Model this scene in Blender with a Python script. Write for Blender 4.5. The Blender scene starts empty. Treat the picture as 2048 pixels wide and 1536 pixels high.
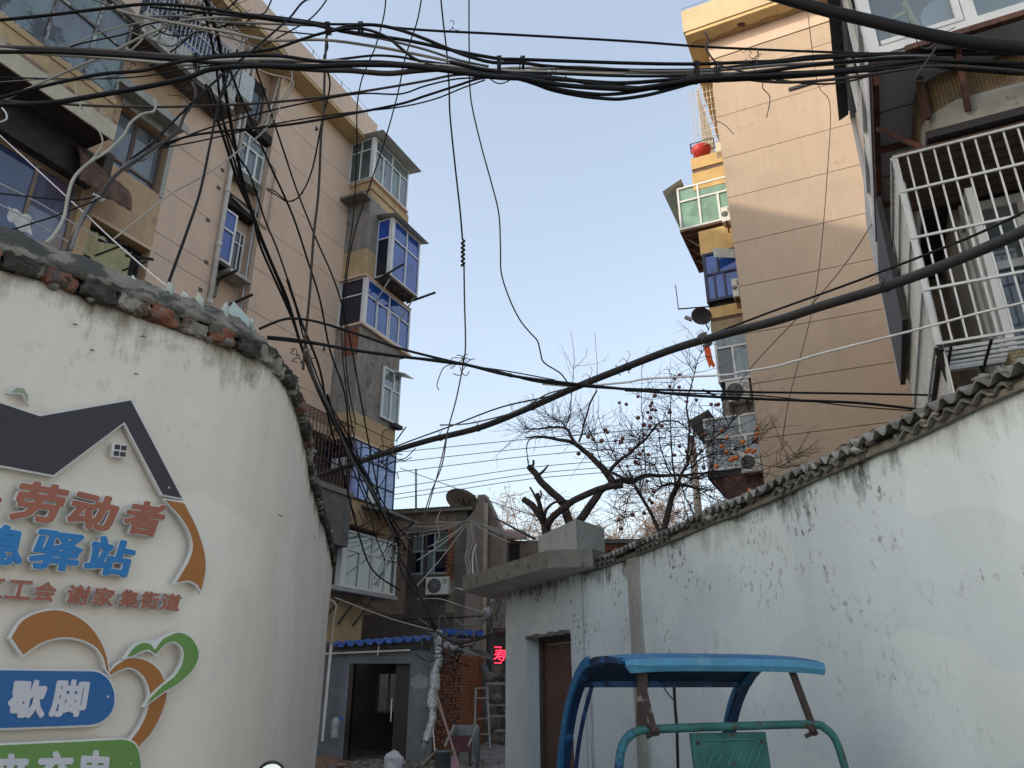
import bpy, bmesh, math, random
from mathutils import Vector, Matrix, noise
from math import sin, cos, tan, atan2, pi, radians, sqrt
random.seed(11)
C = bpy.context.scene.collection
SC = bpy.context.scene
# ------------------------------------------------------------------ camera
PITCH = radians(22.0); FPX = 1500.0; EYE = 1.6
cam = bpy.data.objects.new('camera', bpy.data.cameras.new('camera'))
cam.data.sensor_width = 36; cam.data.lens = FPX / 2048 * 36
cam.data.clip_start = .05; cam.data.clip_end = 1500
cam.location = (0, 0, EYE); cam.rotation_euler = (pi / 2 + PITCH, 0, 0)
C.objects.link(cam); SC.camera = cam
# ------------------------------------------------------------------ light
U_ = Vector((.4274, .9041)); W_ = Vector((.9041, -.4274))       # along the alley / across it
SUN_TRAVEL = Vector((U_.x + 1.05 * W_.x, U_.y + 1.05 * W_.y, -.575)).normalized()
SUN_EL = math.asin(-SUN_TRAVEL.z)
w = bpy.data.worlds.new('World'); SC.world = w; w.use_nodes = True
nt = w.node_tree; bg = nt.nodes['Background']
sky = nt.nodes.new('ShaderNodeTexSky'); sky.sky_type = 'NISHITA'; sky.sun_disc = False
sky.sun_elevation = SUN_EL
sky.sun_rotation = atan2(-SUN_TRAVEL.x, -SUN_TRAVEL.y)
sky.air_density = 1.3; sky.dust_density = 2.5; sky.ozone_density = 1.5
hs = nt.nodes.new('ShaderNodeHueSaturation'); hs.inputs['Saturation'].default_value = .66
nt.links.new(sky.outputs[0], hs.inputs['Color'])
veil = nt.nodes.new('ShaderNodeMixRGB'); veil.inputs[0].default_value = .14
veil.inputs[2].default_value = (3.7, 4.35, 5.5, 1)
nt.links.new(hs.outputs[0], veil.inputs[1])
nt.links.new(veil.outputs[0], bg.inputs[0])
bg.inputs[1].default_value = .15
sl = bpy.data.objects.new('sun', bpy.data.lights.new('sun', 'SUN'))
sl.data.energy = 1.5; sl.data.angle = radians(.9); sl.data.color = (1, .88, .72)
sl.rotation_euler = SUN_TRAVEL.to_track_quat('-Z', 'Y').to_euler(); sl.location = (-20, -30, 40)
C.objects.link(sl)
SC.view_settings.view_transform = 'Standard'; SC.view_settings.look = 'None'
SC.view_settings.gamma = 1; SC.view_settings.exposure = 1.02
SC.view_settings.use_curve_mapping = False
# ------------------------------------------------------------------ photo geometry: pixel -> direction
def ray(px, py):
    U = 768 - py; fw = FPX * cos(PITCH) - U * sin(PITCH)
    return (px - 1024) / fw, (U * cos(PITCH) + FPX * sin(PITCH)) / fw
def P3(px, py, Y):
    a, t = ray(px, py); return Vector((a * Y, Y, EYE + t * Y))
class Fr:                       # a vertical plane in plan: origin, direction, outward normal
    def __init__(s, O, d, n):
        s.O = Vector(O[:2]); s.d = Vector(d[:2]).normalized(); s.n = Vector(n[:2]).normalized()
    def at(s, px, py, n=0):
        a, t = ray(px, py); o = s.O + s.n * n
        k = (a * o.y - o.x) / (s.d.x - a * s.d.y); return k, EYE + t * (o.y + k * s.d.y)
    def P(s, k, n, z):
        p = s.O + s.d * k + s.n * n; return Vector((p.x, p.y, z))
class Cv:                       # a curved wall in plan
    def __init__(s, pts, side):
        q = [Vector(p) for p in pts]; out = []
        for i in range(len(q) - 1):
            a = q[max(i - 1, 0)]; b = q[i]; c = q[i + 1]; d = q[min(i + 2, len(q) - 1)]
            for j in range(8):
                t = j / 8
                out.append(.5 * ((2 * b) + (c - a) * t + (2 * a - 5 * b + 4 * c - d) * t * t + (3 * b - a - 3 * c + d) * t ** 3))
        out.append(q[-1]); s.q = out; s.L = [0]
        for a, b in zip(out, out[1:]): s.L.append(s.L[-1] + (b - a).length)
        s.side = side
    def pos(s, k):
        L = s.L; q = s.q
        i = 0
        while i < len(L) - 2 and L[i + 1] < k: i += 1
        t = (k - L[i]) / (L[i + 1] - L[i]); p = q[i].lerp(q[i + 1], t)
        def tn(m):
            m = max(1, min(len(q) - 2, m)); return (q[m + 1] - q[m - 1]).normalized()
        d = tn(i).lerp(tn(i + 1), max(0, min(1, t))).normalized()
        return p, d, Vector((d.y, -d.x)) * s.side
    def P(s, k, n, z):
        p, d, nn = s.pos(k); p = p + nn * n; return Vector((p.x, p.y, z))
    def at(s, px, py, n=0):
        a, t = ray(px, py); best = None
        for i in range(len(s.q) - 1):
            f0 = s.q[i].x - a * s.q[i].y; f1 = s.q[i + 1].x - a * s.q[i + 1].y
            if f0 * f1 <= 0 and abs(f1 - f0) > 1e-9:
                m = f0 / (f0 - f1); best = (s.L[i] + m * (s.L[i + 1] - s.L[i]), s.q[i].y + m * (s.q[i + 1].y - s.q[i].y)); break
        if best is None:
            i = 0 if abs(s.q[0].x - a * s.q[0].y) < abs(s.q[-1].x - a * s.q[-1].y) else -1
            best = (s.L[i], s.q[i].y)
        return best[0], EYE + t * best[1]
# ------------------------------------------------------------------ materials
MATS = {}
def M(name, col, rough=.85, metal=0, var=.16, scale=3.0, bump=.15, bs=45, col2=None, c2t=.58, c2s=2.2, streak=0, spec=.4, alpha=1, emit=0, drip=None, coat=0, mould=1.0):
    if name in MATS: return MATS[name]
    m = bpy.data.materials.new(name); m.use_nodes = True; n = m.node_tree.nodes; l = m.node_tree.links
    b = n['Principled BSDF']; MATS[name] = m
    b.inputs['Roughness'].default_value = rough; b.inputs['Metallic'].default_value = metal
    b.inputs['Specular IOR Level'].default_value = spec
    if coat: b.inputs['Coat Weight'].default_value = coat; b.inputs['Coat Roughness'].default_value = .03
    geo = n.new('ShaderNodeNewGeometry')
    def noi(sc, stretch=None, det=5, rgh=.6):
        t = n.new('ShaderNodeTexNoise'); t.inputs['Scale'].default_value = sc; t.inputs['Detail'].default_value = det
        t.inputs['Roughness'].default_value = rgh
        if stretch:
            mp = n.new('ShaderNodeMapping'); mp.inputs['Scale'].default_value = stretch
            l.new(geo.outputs['Position'], mp.inputs[0]); l.new(mp.outputs[0], t.inputs['Vector'])
        else: l.new(geo.outputs['Position'], t.inputs['Vector'])
        return t.outputs[0]
    def ramp(src, a, b_, ca=(0, 0, 0, 1), cb=(1, 1, 1, 1)):
        r = n.new('ShaderNodeValToRGB'); r.color_ramp.elements[0].position = a; r.color_ramp.elements[1].position = b_
        r.color_ramp.elements[0].color = ca; r.color_ramp.elements[1].color = cb; l.new(src, r.inputs[0]); return r.outputs[0]
    def mix(f, c1, c2, mode='MIX'):
        x = n.new('ShaderNodeMixRGB'); x.blend_type = mode
        for k, v in ((0, f), (1, c1), (2, c2)):
            if hasattr(v, 'links') or isinstance(v, bpy.types.NodeSocket): l.new(v, x.inputs[k])
            else: x.inputs[k].default_value = v
        return x.outputs[0]
    c = tuple(col) + (1,)
    lo = tuple(max(0, v * (1 - var)) for v in col) + (1,); hi = tuple(min(1, v * (1 + var)) for v in col) + (1,)
    cur = ramp(noi(scale), .3, .7, lo, hi)
    if col2:
        cur = mix(ramp(noi(c2s, det=8, rgh=.68), c2t, c2t + .07), cur, tuple(col2) + (1,))
    if streak:
        f = ramp(noi(1, (5, 5, .35), 6, .7), .42, .72); 
        g = n.new('ShaderNodeMath'); g.operation = 'MULTIPLY'; g.inputs[1].default_value = streak; l.new(f, g.inputs[0])
        cur = mix(g.outputs[0], cur, tuple(v * .45 for v in col) + (1,))
    if drip:   # drip = (top z, length, colour, threshold): dirt runs hanging from an edge
        zt, ln, dc, th = drip
        sx = n.new('ShaderNodeSeparateXYZ'); l.new(geo.outputs['Position'], sx.inputs[0])
        mr = n.new('ShaderNodeMapRange'); mr.inputs[1].default_value = zt - ln; mr.inputs[2].default_value = zt
        l.new(sx.outputs[2], mr.inputs[0])
        pw = n.new('ShaderNodeMath'); pw.operation = 'POWER'; pw.inputs[1].default_value = 1.6; l.new(mr.outputs[0], pw.inputs[0])
        a1 = n.new('ShaderNodeMath'); a1.operation = 'MULTIPLY_ADD'; a1.inputs[1].default_value = .42; l.new(pw.outputs[0], a1.inputs[0])
        w1 = n.new('ShaderNodeMath'); w1.operation = 'MULTIPLY'; w1.inputs[1].default_value = .5; l.new(noi(1, (6, 6, 1.1), 8, .72), w1.inputs[0])
        w2 = n.new('ShaderNodeMath'); w2.operation = 'MULTIPLY_ADD'; w2.inputs[1].default_value = .55; l.new(noi(2.3, None, 7, .7), w2.inputs[0]); l.new(w1.outputs[0], w2.inputs[2])
        l.new(w2.outputs[0], a1.inputs[2])
        cur = mix(ramp(a1.outputs[0], th, th + .17), cur, tuple(dc) + (1,))
        sp = ramp(noi(9, None, 9, .75), .66, .72); pt = ramp(noi(.9, None, 3), .48, .6)
        sm = n.new('ShaderNodeMath'); sm.operation = 'MULTIPLY'; l.new(sp, sm.inputs[0]); l.new(pt, sm.inputs[1])
        cur = mix(sm.outputs[0], cur, tuple(v * .8 for v in dc) + (1,))
        sp2 = ramp(noi(1, (20, 20, 13), 7, .7), .555, .6); pt2 = ramp(noi(1.7, None, 3), .53, .62)      # mould clusters
        m2 = n.new('ShaderNodeMath'); m2.operation = 'MULTIPLY'; l.new(sp2, m2.inputs[0]); l.new(pt2, m2.inputs[1])
        mz = n.new('ShaderNodeMapRange'); mz.inputs[1].default_value = zt - 2.0; mz.inputs[2].default_value = zt - .3; l.new(sx.outputs[2], mz.inputs[0])
        m3 = n.new('ShaderNodeMath'); m3.operation = 'MULTIPLY'; l.new(m2.outputs[0], m3.inputs[0]); l.new(mz.outputs[0], m3.inputs[1]); m5 = n.new('ShaderNodeMath'); m5.operation = 'MULTIPLY'; m5.inputs[1].default_value = mould; l.new(m3.outputs[0], m5.inputs[0]); m3 = m5
        cur = mix(m3.outputs[0], cur, tuple(v * .7 for v in dc) + (1,))
        cur = mix(ramp(noi(.7, (1, 1, 1.7), 2, .4), .545, .56, (0, 0, 0, 1), (.5, .5, .5, 1)), cur, tuple(min(.8, v * 1.13) for v in col) + (1,))      # repainted patches
        ck = n.new('ShaderNodeTexVoronoi'); ck.feature = 'DISTANCE_TO_EDGE'; ck.inputs['Scale'].default_value = .9
        wv = n.new('ShaderNodeMixRGB'); wv.inputs[0].default_value = .25; l.new(geo.outputs['Position'], wv.inputs[1]); nn_ = n.new('ShaderNodeTexNoise'); nn_.inputs['Scale'].default_value = 4; l.new(geo.outputs['Position'], nn_.inputs['Vector']); l.new(nn_.outputs['Color'], wv.inputs[2]); l.new(wv.outputs[0], ck.inputs['Vector'])
        ci = ramp(ck.outputs['Distance'], .0, .0022, (1, 1, 1, 1), (0, 0, 0, 1)); cm = ramp(noi(1.9, None, 2), .57, .62, (0, 0, 0, 1), (.45 * mould,) * 3 + (1,))
        m4 = n.new('ShaderNodeMath'); m4.operation = 'MULTIPLY'; l.new(ci, m4.inputs[0]); l.new(cm, m4.inputs[1])
        cur = mix(m4.outputs[0], cur, tuple(v * .5 for v in col) + (1,))
    l.new(cur, b.inputs['Base Color'])
    if bump:
        bp = n.new('ShaderNodeBump'); bp.inputs['Strength'].default_value = bump; bp.inputs['Distance'].default_value = .02
        l.new(noi(bs, det=6), bp.inputs['Height']); l.new(bp.outputs[0], b.inputs['Normal'])
    if emit:
        b.inputs['Emission Color'].default_value = c; b.inputs['Emission Strength'].default_value = emit
    if alpha < 1: b.inputs['Alpha'].default_value = alpha
    return m
def glass(name, tint, mixf=.5, rough=.04, back=(.02, .02, .02)):
    """window glass seen from outside: opaque glossy sheet with curtain, film, dark room and reflections painted in its colour"""
    return M(name, tint, rough=rough, var=mixf * .35, scale=1.3, bump=.05, bs=2.0, spec=.7, col2=back, c2t=.56, c2s=1.1, streak=.55)  # vertical streaks paint curtain folds and reflections into the pane
def clear_glass(name):
    m = bpy.data.materials.new(name); m.use_nodes = True; n = m.node_tree.nodes; l = m.node_tree.links
    o = n['Material Output']; n.remove(n['Principled BSDF'])
    t = n.new('ShaderNodeBsdfTransparent'); t.inputs[0].default_value = (.82, .88, .9, 1)
    g = n.new('ShaderNodeBsdfGlossy'); g.inputs['Roughness'].default_value = .02
    lw_n = n.new('ShaderNodeLayerWeight'); lw_n.inputs[0].default_value = .5; pw_ = n.new('ShaderNodeMath'); pw_.operation = 'POWER'; pw_.inputs[1].default_value = 3; l.new(lw_n.outputs['Facing'], pw_.inputs[0]); fr = n.new('ShaderNodeMath'); fr.operation = 'MULTIPLY_ADD'; fr.inputs[1].default_value = .5; fr.inputs[2].default_value = .06; l.new(pw_.outputs[0], fr.inputs[0])
    df = n.new('ShaderNodeBsdfDiffuse'); df.inputs[0].default_value = (.5, .56, .62, 1)  # pale diffuse share: dust film that also stands in for bright reflections
    dm = n.new('ShaderNodeMixShader'); dm.inputs[0].default_value = .1; l.new(t.outputs[0], dm.inputs[1]); l.new(df.outputs[0], dm.inputs[2]); t = dm
    x = n.new('ShaderNodeMixShader'); l.new(fr.outputs[0], x.inputs[0]); l.new(t.outputs[0], x.inputs[1]); l.new(g.outputs[0], x.inputs[2])
    l.new(x.outputs[0], o.inputs[0]); return m
def pattern(name, ca, cb, mortar, bw, bh, d, ms=.012, rough=.7, bump=.6, off=.5):
    """small mosaic tiles / far masonry, laid in the plane (d, z)"""
    m = bpy.data.materials.new(name); m.use_nodes = True; n = m.node_tree.nodes; l = m.node_tree.links; b = n['Principled BSDF']
    geo = n.new('ShaderNodeNewGeometry'); dot = n.new('ShaderNodeVectorMath'); dot.operation = 'DOT_PRODUCT'
    dot.inputs[1].default_value = (d[0], d[1], 0); l.new(geo.outputs['Position'], dot.inputs[0])
    sx = n.new('ShaderNodeSeparateXYZ'); l.new(geo.outputs['Position'], sx.inputs[0])
    cx = n.new('ShaderNodeCombineXYZ'); l.new(dot.outputs['Value'], cx.inputs[0]); l.new(sx.outputs[2], cx.inputs[1])
    bt = n.new('ShaderNodeTexBrick'); bt.offset = off
    bt.inputs['Scale'].default_value = 1; bt.inputs['Brick Width'].default_value = bw; bt.inputs['Row Height'].default_value = bh
    bt.inputs['Mortar Size'].default_value = ms; bt.inputs['Mortar Smooth'].default_value = .3
    bt.inputs['Color1'].default_value = ca + (1,); bt.inputs['Color2'].default_value = cb + (1,); bt.inputs['Mortar'].default_value = mortar + (1,)
    l.new(cx.outputs[0], bt.inputs['Vector'])
    no = n.new('ShaderNodeTexNoise'); no.inputs['Scale'].default_value = 2.2; no.inputs['Detail'].default_value = 7; l.new(geo.outputs['Position'], no.inputs['Vector'])
    r = n.new('ShaderNodeValToRGB'); r.color_ramp.elements[0].position = .35; r.color_ramp.elements[1].position = .7
    r.color_ramp.elements[0].color = (.45, .42, .4, 1); r.color_ramp.elements[1].color = (1, 1, 1, 1); l.new(no.outputs[0], r.inputs[0])
    mx = n.new('ShaderNodeMixRGB'); mx.blend_type = 'MULTIPLY'; mx.inputs[0].default_value = 1
    l.new(bt.outputs[0], mx.inputs[1]); l.new(r.outputs[0], mx.inputs[2]); l.new(mx.outputs[0], b.inputs['Base Color'])
    bp = n.new('ShaderNodeBump'); bp.invert = True; bp.inputs['Strength'].default_value = bump; bp.inputs['Distance'].default_value = .01
    l.new(bt.outputs['Fac'], bp.inputs['Height']); l.new(bp.outputs[0], b.inputs['Normal']); b.inputs['Roughness'].default_value = rough
    return m
# ------------------------------------------------------------------ mesh helpers
ORG = {}
class MB:
    def __init__(s): s.v = []; s.f = []; s.sm = False
    def hexa(s, p):
        b = len(s.v); s.v += [Vector(q) for q in p]
        for f in ((0, 3, 2, 1), (4, 5, 6, 7), (0, 1, 5, 4), (1, 2, 6, 5), (2, 3, 7, 6), (3, 0, 4, 7)): s.f.append([b + i for i in f])
        return s
    def box(s, F, k0, k1, n0, n1, z0, z1):
        P = F.P
        return s.hexa([P(k0, n0, z0), P(k1, n0, z0), P(k1, n1, z0), P(k0, n1, z0), P(k0, n0, z1), P(k1, n0, z1), P(k1, n1, z1), P(k0, n1, z1)])
    def wbox(s, x0, x1, y0, y1, z0, z1):
        return s.hexa([(x0, y0, z0), (x1, y0, z0), (x1, y1, z0), (x0, y1, z0), (x0, y0, z1), (x1, y0, z1), (x1, y1, z1), (x0, y1, z1)])
    def beam(s, a, b, w, h=None):
        a = Vector(a); b = Vector(b); h = h or w; d = (b - a).normalized()
        up = Vector((0, 0, 1)) if abs(d.z) < .95 else Vector((0, 1, 0))
        x = d.cross(up).normalized() * w / 2; y = x.normalized().cross(d).normalized() * h / 2
        return s.hexa([a - x - y, a + x - y, a + x + y, a - x + y, b - x - y, b + x - y, b + x + y, b - x + y])
    def tube(s, pts, r, sides=6, cap=True, r1=None, closed=False):
        pts = [Vector(p) for p in pts]; n = len(pts); b0 = len(s.v); prev = None
        for i, p in enumerate(pts):
            if closed: d = (pts[(i + 1) % n] - pts[i - 1])
            else: d = (pts[min(i + 1, n - 1)] - pts[max(i - 1, 0)])
            if d.length < 1e-9: d = Vector((0, 0, 1))
            d.normalize()
            if prev is None:
                x = d.cross(Vector((0, 0, 1)));
                if x.length < .1: x = d.cross(Vector((0, 1, 0)))
            else: x = prev - d * prev.dot(d)
            if x.length < 1e-6: x = d.cross(Vector((.3, .5, .8)))
            x.normalize(); y = d.cross(x); prev = x
            rr = r[i] if isinstance(r, (list, tuple)) else (r if r1 is None else r + (r1 - r) * i / max(1, n - 1))
            for j in range(sides):
                t = 2 * pi * j / sides; s.v.append(p + (x * cos(t) + y * sin(t)) * rr)
        for i in range(n if closed else n - 1):
            i2 = (i + 1) % n
            for j in range(sides):
                k = (j + 1) % sides; s.f.append([b0 + i * sides + j, b0 + i * sides + k, b0 + i2 * sides + k, b0 + i2 * sides + j])
        if cap and not closed:
            s.f.append([b0 + j for j in range(sides)][::-1]); s.f.append([b0 + (n - 1) * sides + j for j in range(sides)])
        s.sm = True; return s
    def grid(s, rows, closed=False):
        b = len(s.v); m = len(rows[0])
        for r in rows: s.v += [Vector(p) for p in r]
        for i in range(len(rows) - 1):
            for j in range(m if closed else m - 1):
                k = (j + 1) % m; s.f.append([b + i * m + j, b + i * m + k, b + (i + 1) * m + k, b + (i + 1) * m + j])
        return s
    def poly(s, a, b):          # two matching outlines -> closed prism
        n = len(a); o = len(s.v); s.v += [Vector(p) for p in a] + [Vector(p) for p in b]
        s.f.append(list(range(o, o + n))); s.f.append(list(range(o + n, o + 2 * n))[::-1])
        for i in range(n):
            j = (i + 1) % n; s.f.append([o + i, o + n + i, o + n + j, o + j])
        return s
    def sphere(s, c, r, seg=8, rings=6, sc=(1, 1, 1)):
        c = Vector(c); rows = []
        for i in range(rings + 1):
            t = pi * i / rings
            rows.append([c + Vector((sin(t) * cos(2 * pi * j / seg) * r * sc[0], sin(t) * sin(2 * pi * j / seg) * r * sc[1], cos(t) * r * sc[2])) for j in range(seg)])
        s.grid(rows, True); s.sm = True; return s
    def disc(s, c, ax, r, th, seg=20):
        ax = Vector(ax).normalized(); x = ax.orthogonal().normalized(); y = ax.cross(x); c = Vector(c)
        a = [c + (x * cos(2 * pi * j / seg) + y * sin(2 * pi * j / seg)) * r for j in range(seg)]
        return s.poly(a, [p + ax * th for p in a])
    def mesh(s, name, mat, org):
        me = bpy.data.meshes.new(name); me.from_pydata([tuple(v - org) for v in s.v], [], s.f)
        if mat:
            for m_ in (mat if isinstance(mat, (list, tuple)) else [mat]): me.materials.append(m_)
        bm = bmesh.new(); bm.from_mesh(me); bmesh.ops.recalc_face_normals(bm, faces=bm.faces)
        for f in bm.faces: f.smooth = s.sm
        bm.to_mesh(me); bm.free()
        return me
    def obj(s, name, mat, parent=None, label=None, cat=None, group=None, kind=None, sharp=True):
        if parent is not None: org = ORG[parent.name]
        else:
            xs = [v.x for v in s.v]; ys = [v.y for v in s.v]; zs = [v.z for v in s.v]
            org = Vector(((min(xs) + max(xs)) / 2, (min(ys) + max(ys)) / 2, min(zs)))
        o = bpy.data.objects.new(name, s.mesh(name, mat, org)); C.objects.link(o); ORG[o.name] = org
        if parent is not None: o.parent = parent
        else: o.location = org
        if label: o['label'] = label
        if cat and parent is None: o['category'] = cat
        if group: o['group'] = group
        if kind: o['kind'] = kind
        return o
def thing(name, label, cat, loc, group=None):
    o = bpy.data.objects.new(name, None); C.objects.link(o); o.location = loc; o.empty_display_size = .2
    ORG[o.name] = Vector(loc); o['label'] = label; o['category'] = cat
    if group: o['group'] = group
    return o
def inst(name, me, parent, loc, rot=(0, 0, 0), scale=(1, 1, 1)):       # one more piece on shared mesh data
    o = bpy.data.objects.new(name, me); C.objects.link(o); o.location = Vector(loc) - (ORG[parent.name] if parent else Vector())
    o.rotation_euler = rot; o.scale = scale
    if parent: o.parent = parent
    return o
def cr(pts, sub=5):
    q = [Vector(p) for p in pts]; out = []
    for i in range(len(q) - 1):
        a = q[max(i - 1, 0)]; b = q[i]; c = q[i + 1]; d = q[min(i + 2, len(q) - 1)]
        for j in range(sub):
            t = j / sub
            out.append(.5 * ((2 * b) + (c - a) * t + (2 * a - 5 * b + 4 * c - d) * t * t + (3 * b - a - 3 * c + d) * t ** 3))
    out.append(q[-1]); return out
# windows: frame mesh (a part), its panes (sub-parts)
def window(G, k0, k1, z0, z1, parent, fm, pm, cols=(0, .5, 1), tr=None, tcols=None, bar=.045, dep=.07, name='window', mull=None, n=0, jit=True):
    f = MB(); mull = mull or bar
    if k0 > k1: k0, k1 = k1, k0
    f.box(G, k0, k1, n, n + dep, z0, z0 + bar).box(G, k0, k1, n, n + dep, z1 - bar, z1)
    f.box(G, k0, k0 + bar, n + .001, n + dep - .001, z0 + bar, z1 - bar).box(G, k1 - bar, k1, n + .001, n + dep - .001, z0 + bar, z1 - bar)
    zt = z1 if tr is None else z0 + (z1 - z0) * tr
    W = k1 - k0
    if tr is not None: f.box(G, k0 + bar, k1 - bar, n + .002, n + dep - .002, zt - mull / 2, zt + mull / 2)
    for c in cols[1:-1]: f.box(G, k0 + W * c - mull / 2, k0 + W * c + mull / 2, n + .003, n + dep - .003, z0 + bar, zt - (mull / 2 if tr else bar))
    tc = tcols or cols
    if tr is not None:
        for c in tc[1:-1]: f.box(G, k0 + W * c - mull / 2, k0 + W * c + mull / 2, n + .003, n + dep - .003, zt + mull / 2, z1 - bar)
    fo = f.obj(name, fm, parent)
    def pane(a, b, c, d, i):
        off = n + .018 + (.012 * (i % 2)); m_ = pm[i % len(pm)] if isinstance(pm, (list, tuple)) else pm
        MB().box(G, a, b, off, off + .006, c, d).obj('pane', m_, fo)
    for i, (a, b) in enumerate(zip(cols, cols[1:])): pane(k0 + W * a + .02, k0 + W * b - .02, z0 + .02, zt - .02, i)
    if tr is not None:
        for i, (a, b) in enumerate(zip(tc, tc[1:])): pane(k0 + W * a + .02, k0 + W * b - .02, zt + .02, z1 - .02, i + 1)
    return fo
def ac_unit(G, k, z, label, w=.8, h=.54, d=.28, n=.0, group=None, brk=True, dirt=0):
    """outdoor air conditioner box: cabinet, fan grille of rings, brackets; fan looks along +n"""
    t = thing('air_conditioner', label, 'air conditioner', G.P(k + w / 2, n + d / 2, z), group)
    wh = M('ac_white', (.62, .61, .57), rough=.5, var=.1, streak=.25, bump=.05); dk = M('ac_dark', (.06, .065, .07), rough=.6)
    b = MB(); e = .02
    b.hexa([G.P(k, n, z), G.P(k + w, n, z), G.P(k + w, n + d - e, z), G.P(k, n + d - e, z), G.P(k, n, z + h), G.P(k + w, n, z + h), G.P(k + w, n + d - e, z + h), G.P(k, n + d - e, z + h)])
    b.hexa([G.P(k, n + d - e, z), G.P(k + w, n + d - e, z), G.P(k + w - e, n + d, z + e), G.P(k + e, n + d, z + e), G.P(k, n + d - e, z + h), G.P(k + w, n + d - e, z + h), G.P(k + w - e, n + d, z + h - e), G.P(k + e, n + d, z + h - e)])
    b.obj('cabinet', wh, t)
    c = G.P(k + w * .38, n + d, z + h / 2); nn = Vector((G.n.x, G.n.y, 0)); R = min(h * .42, w * .36)
    fd = MB().disc(c + nn * .001, nn, R, .006, 24).obj('fan_grille', dk, t)
    g = MB(); x = Vector((G.d.x, G.d.y, 0)); y = Vector((0, 0, 1))
    for q in range(1, 6):
        rr = R * q / 5; g.tube([c + nn * .014 + (x * cos(a_) + y * sin(a_)) * rr for a_ in [2 * pi * j / 20 for j in range(20)]], .004, 4, closed=True)
    for j in range(6):
        a_ = pi * j / 6; g.beam(c + nn * .02 - (x * cos(a_) + y * sin(a_)) * R, c + nn * .02 + (x * cos(a_) + y * sin(a_)) * R, .006)
    g.obj('guard_ring', M('ac_guard', (.3, .3, .29), rough=.5), t)
    gr = MB()
    for q in range(4): gr.box(G, k + w * .72, k + w * .94, n + d, n + d + .008, z + h * .62 + q * .04, z + h * .62 + q * .04 + .014)
    gr.obj('badge', dk, t)
    if brk:
        rb = M('rust_iron', (.09, .05, .035), rough=.85, col2=(.16, .07, .03), c2t=.5)
        for kk in (k + .12, k + w - .12):
            q = MB(); q.beam(G.P(kk, -.02 + n - .12, z - .02), G.P(kk, n + d + .04, z - .02), .035, .035)
            q.beam(G.P(kk, n - .12, z - .3), G.P(kk, n + d, z - .03), .03, .012); q.obj('bracket', rb, t)
    return t
# ------------------------------------------------------------------ shared materials
white_pvc = M('white_frame', (.66, .67, .66), rough=.45, var=.08, bump=.04, streak=.12)
alu = M('aluminium_frame', (.42, .43, .44), rough=.4, metal=.5, var=.1, bump=.05)
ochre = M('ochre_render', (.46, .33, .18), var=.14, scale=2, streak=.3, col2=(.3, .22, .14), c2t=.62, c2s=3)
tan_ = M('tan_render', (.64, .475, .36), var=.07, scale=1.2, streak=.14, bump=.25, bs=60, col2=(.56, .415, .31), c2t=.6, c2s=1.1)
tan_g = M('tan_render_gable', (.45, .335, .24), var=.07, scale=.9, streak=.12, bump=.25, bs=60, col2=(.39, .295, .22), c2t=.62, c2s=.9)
joint = M('joint_dark', (.12, .08, .055), var=.1, bump=0)
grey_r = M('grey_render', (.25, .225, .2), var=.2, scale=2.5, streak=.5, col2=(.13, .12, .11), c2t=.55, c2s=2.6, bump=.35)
conc = M('old_concrete', (.2, .19, .165), var=.25, scale=5, streak=.35, col2=(.09, .085, .075), c2t=.55, c2s=5, bump=.5, bs=30)
conc_l = M('pale_concrete', (.36, .36, .33), var=.14, scale=4, streak=.3, col2=(.2, .2, .18), c2t=.6, c2s=4, bump=.35, bs=35)
rust = M('rust_iron', (.09, .05, .035), rough=.85, col2=(.16, .07, .03), c2t=.5)
iron = M('dark_iron', (.035, .03, .03), rough=.7)
dark_in = M('dark_interior', (.022, .02, .018), rough=.9, bump=0)
g_teal = glass('glass_teal', (.16, .21, .21), .5)
g_grey = glass('glass_grey', (.15, .18, .2), .6)
g_blue = glass('glass_blue', (.02, .075, .36), .5, back=(.01, .03, .14))
g_navy = glass('glass_navy', (.006, .01, .035), .4)
g_green = glass('glass_green', (.2, .34, .24), .35, back=(.14, .25, .17))
g_dark = glass('glass_dark', (.03, .035, .04), .5)
pvc_pipe = M('pvc_pipe', (.6, .56, .5), rough=.5, var=.1, streak=.3, bump=.05)
red_brick = M('red_brick', (.25, .09, .05), var=.3, scale=9, col2=(.13, .06, .04), c2t=.5, c2s=7, bump=.5, bs=60)
# ------------------------------------------------------------------ ground
g = MB(); G0 = [(-60, -12), (60, -12), (60, 140), (-60, 140)]
nx, ny = 60, 76
rows = []
for j in range(ny + 1):
    yy = -12 + 152 * (j / ny) ** 1.0
    rows.append([(-60 + 120 * i / nx, yy, -.02 + .015 * noise.noise(Vector((i * .7, j * .7, 0)))) for i in range(nx + 1)])
g.grid(rows); g.obj('ground', M('ground_earth', (.13, .115, .1), var=.3, scale=1.5, col2=(.2, .19, .17), c2t=.55, bump=.5, bs=20), kind='structure')
al = MB(); rows = []
for j in range(60):
    yy = .0 + j * .6
    rows.append([(x, yy, .02 + .012 * noise.noise(Vector((x * 2, yy * 2, 3)))) for x in [-5 + i * .5 for i in range(19)]])
al.grid(rows); al.obj('alley_pavement', M('alley_cement', (.21, .2, .18), var=.25, scale=3, col2=(.1, .095, .085), c2t=.52, c2s=2.5, bump=.4), kind='structure')
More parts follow.
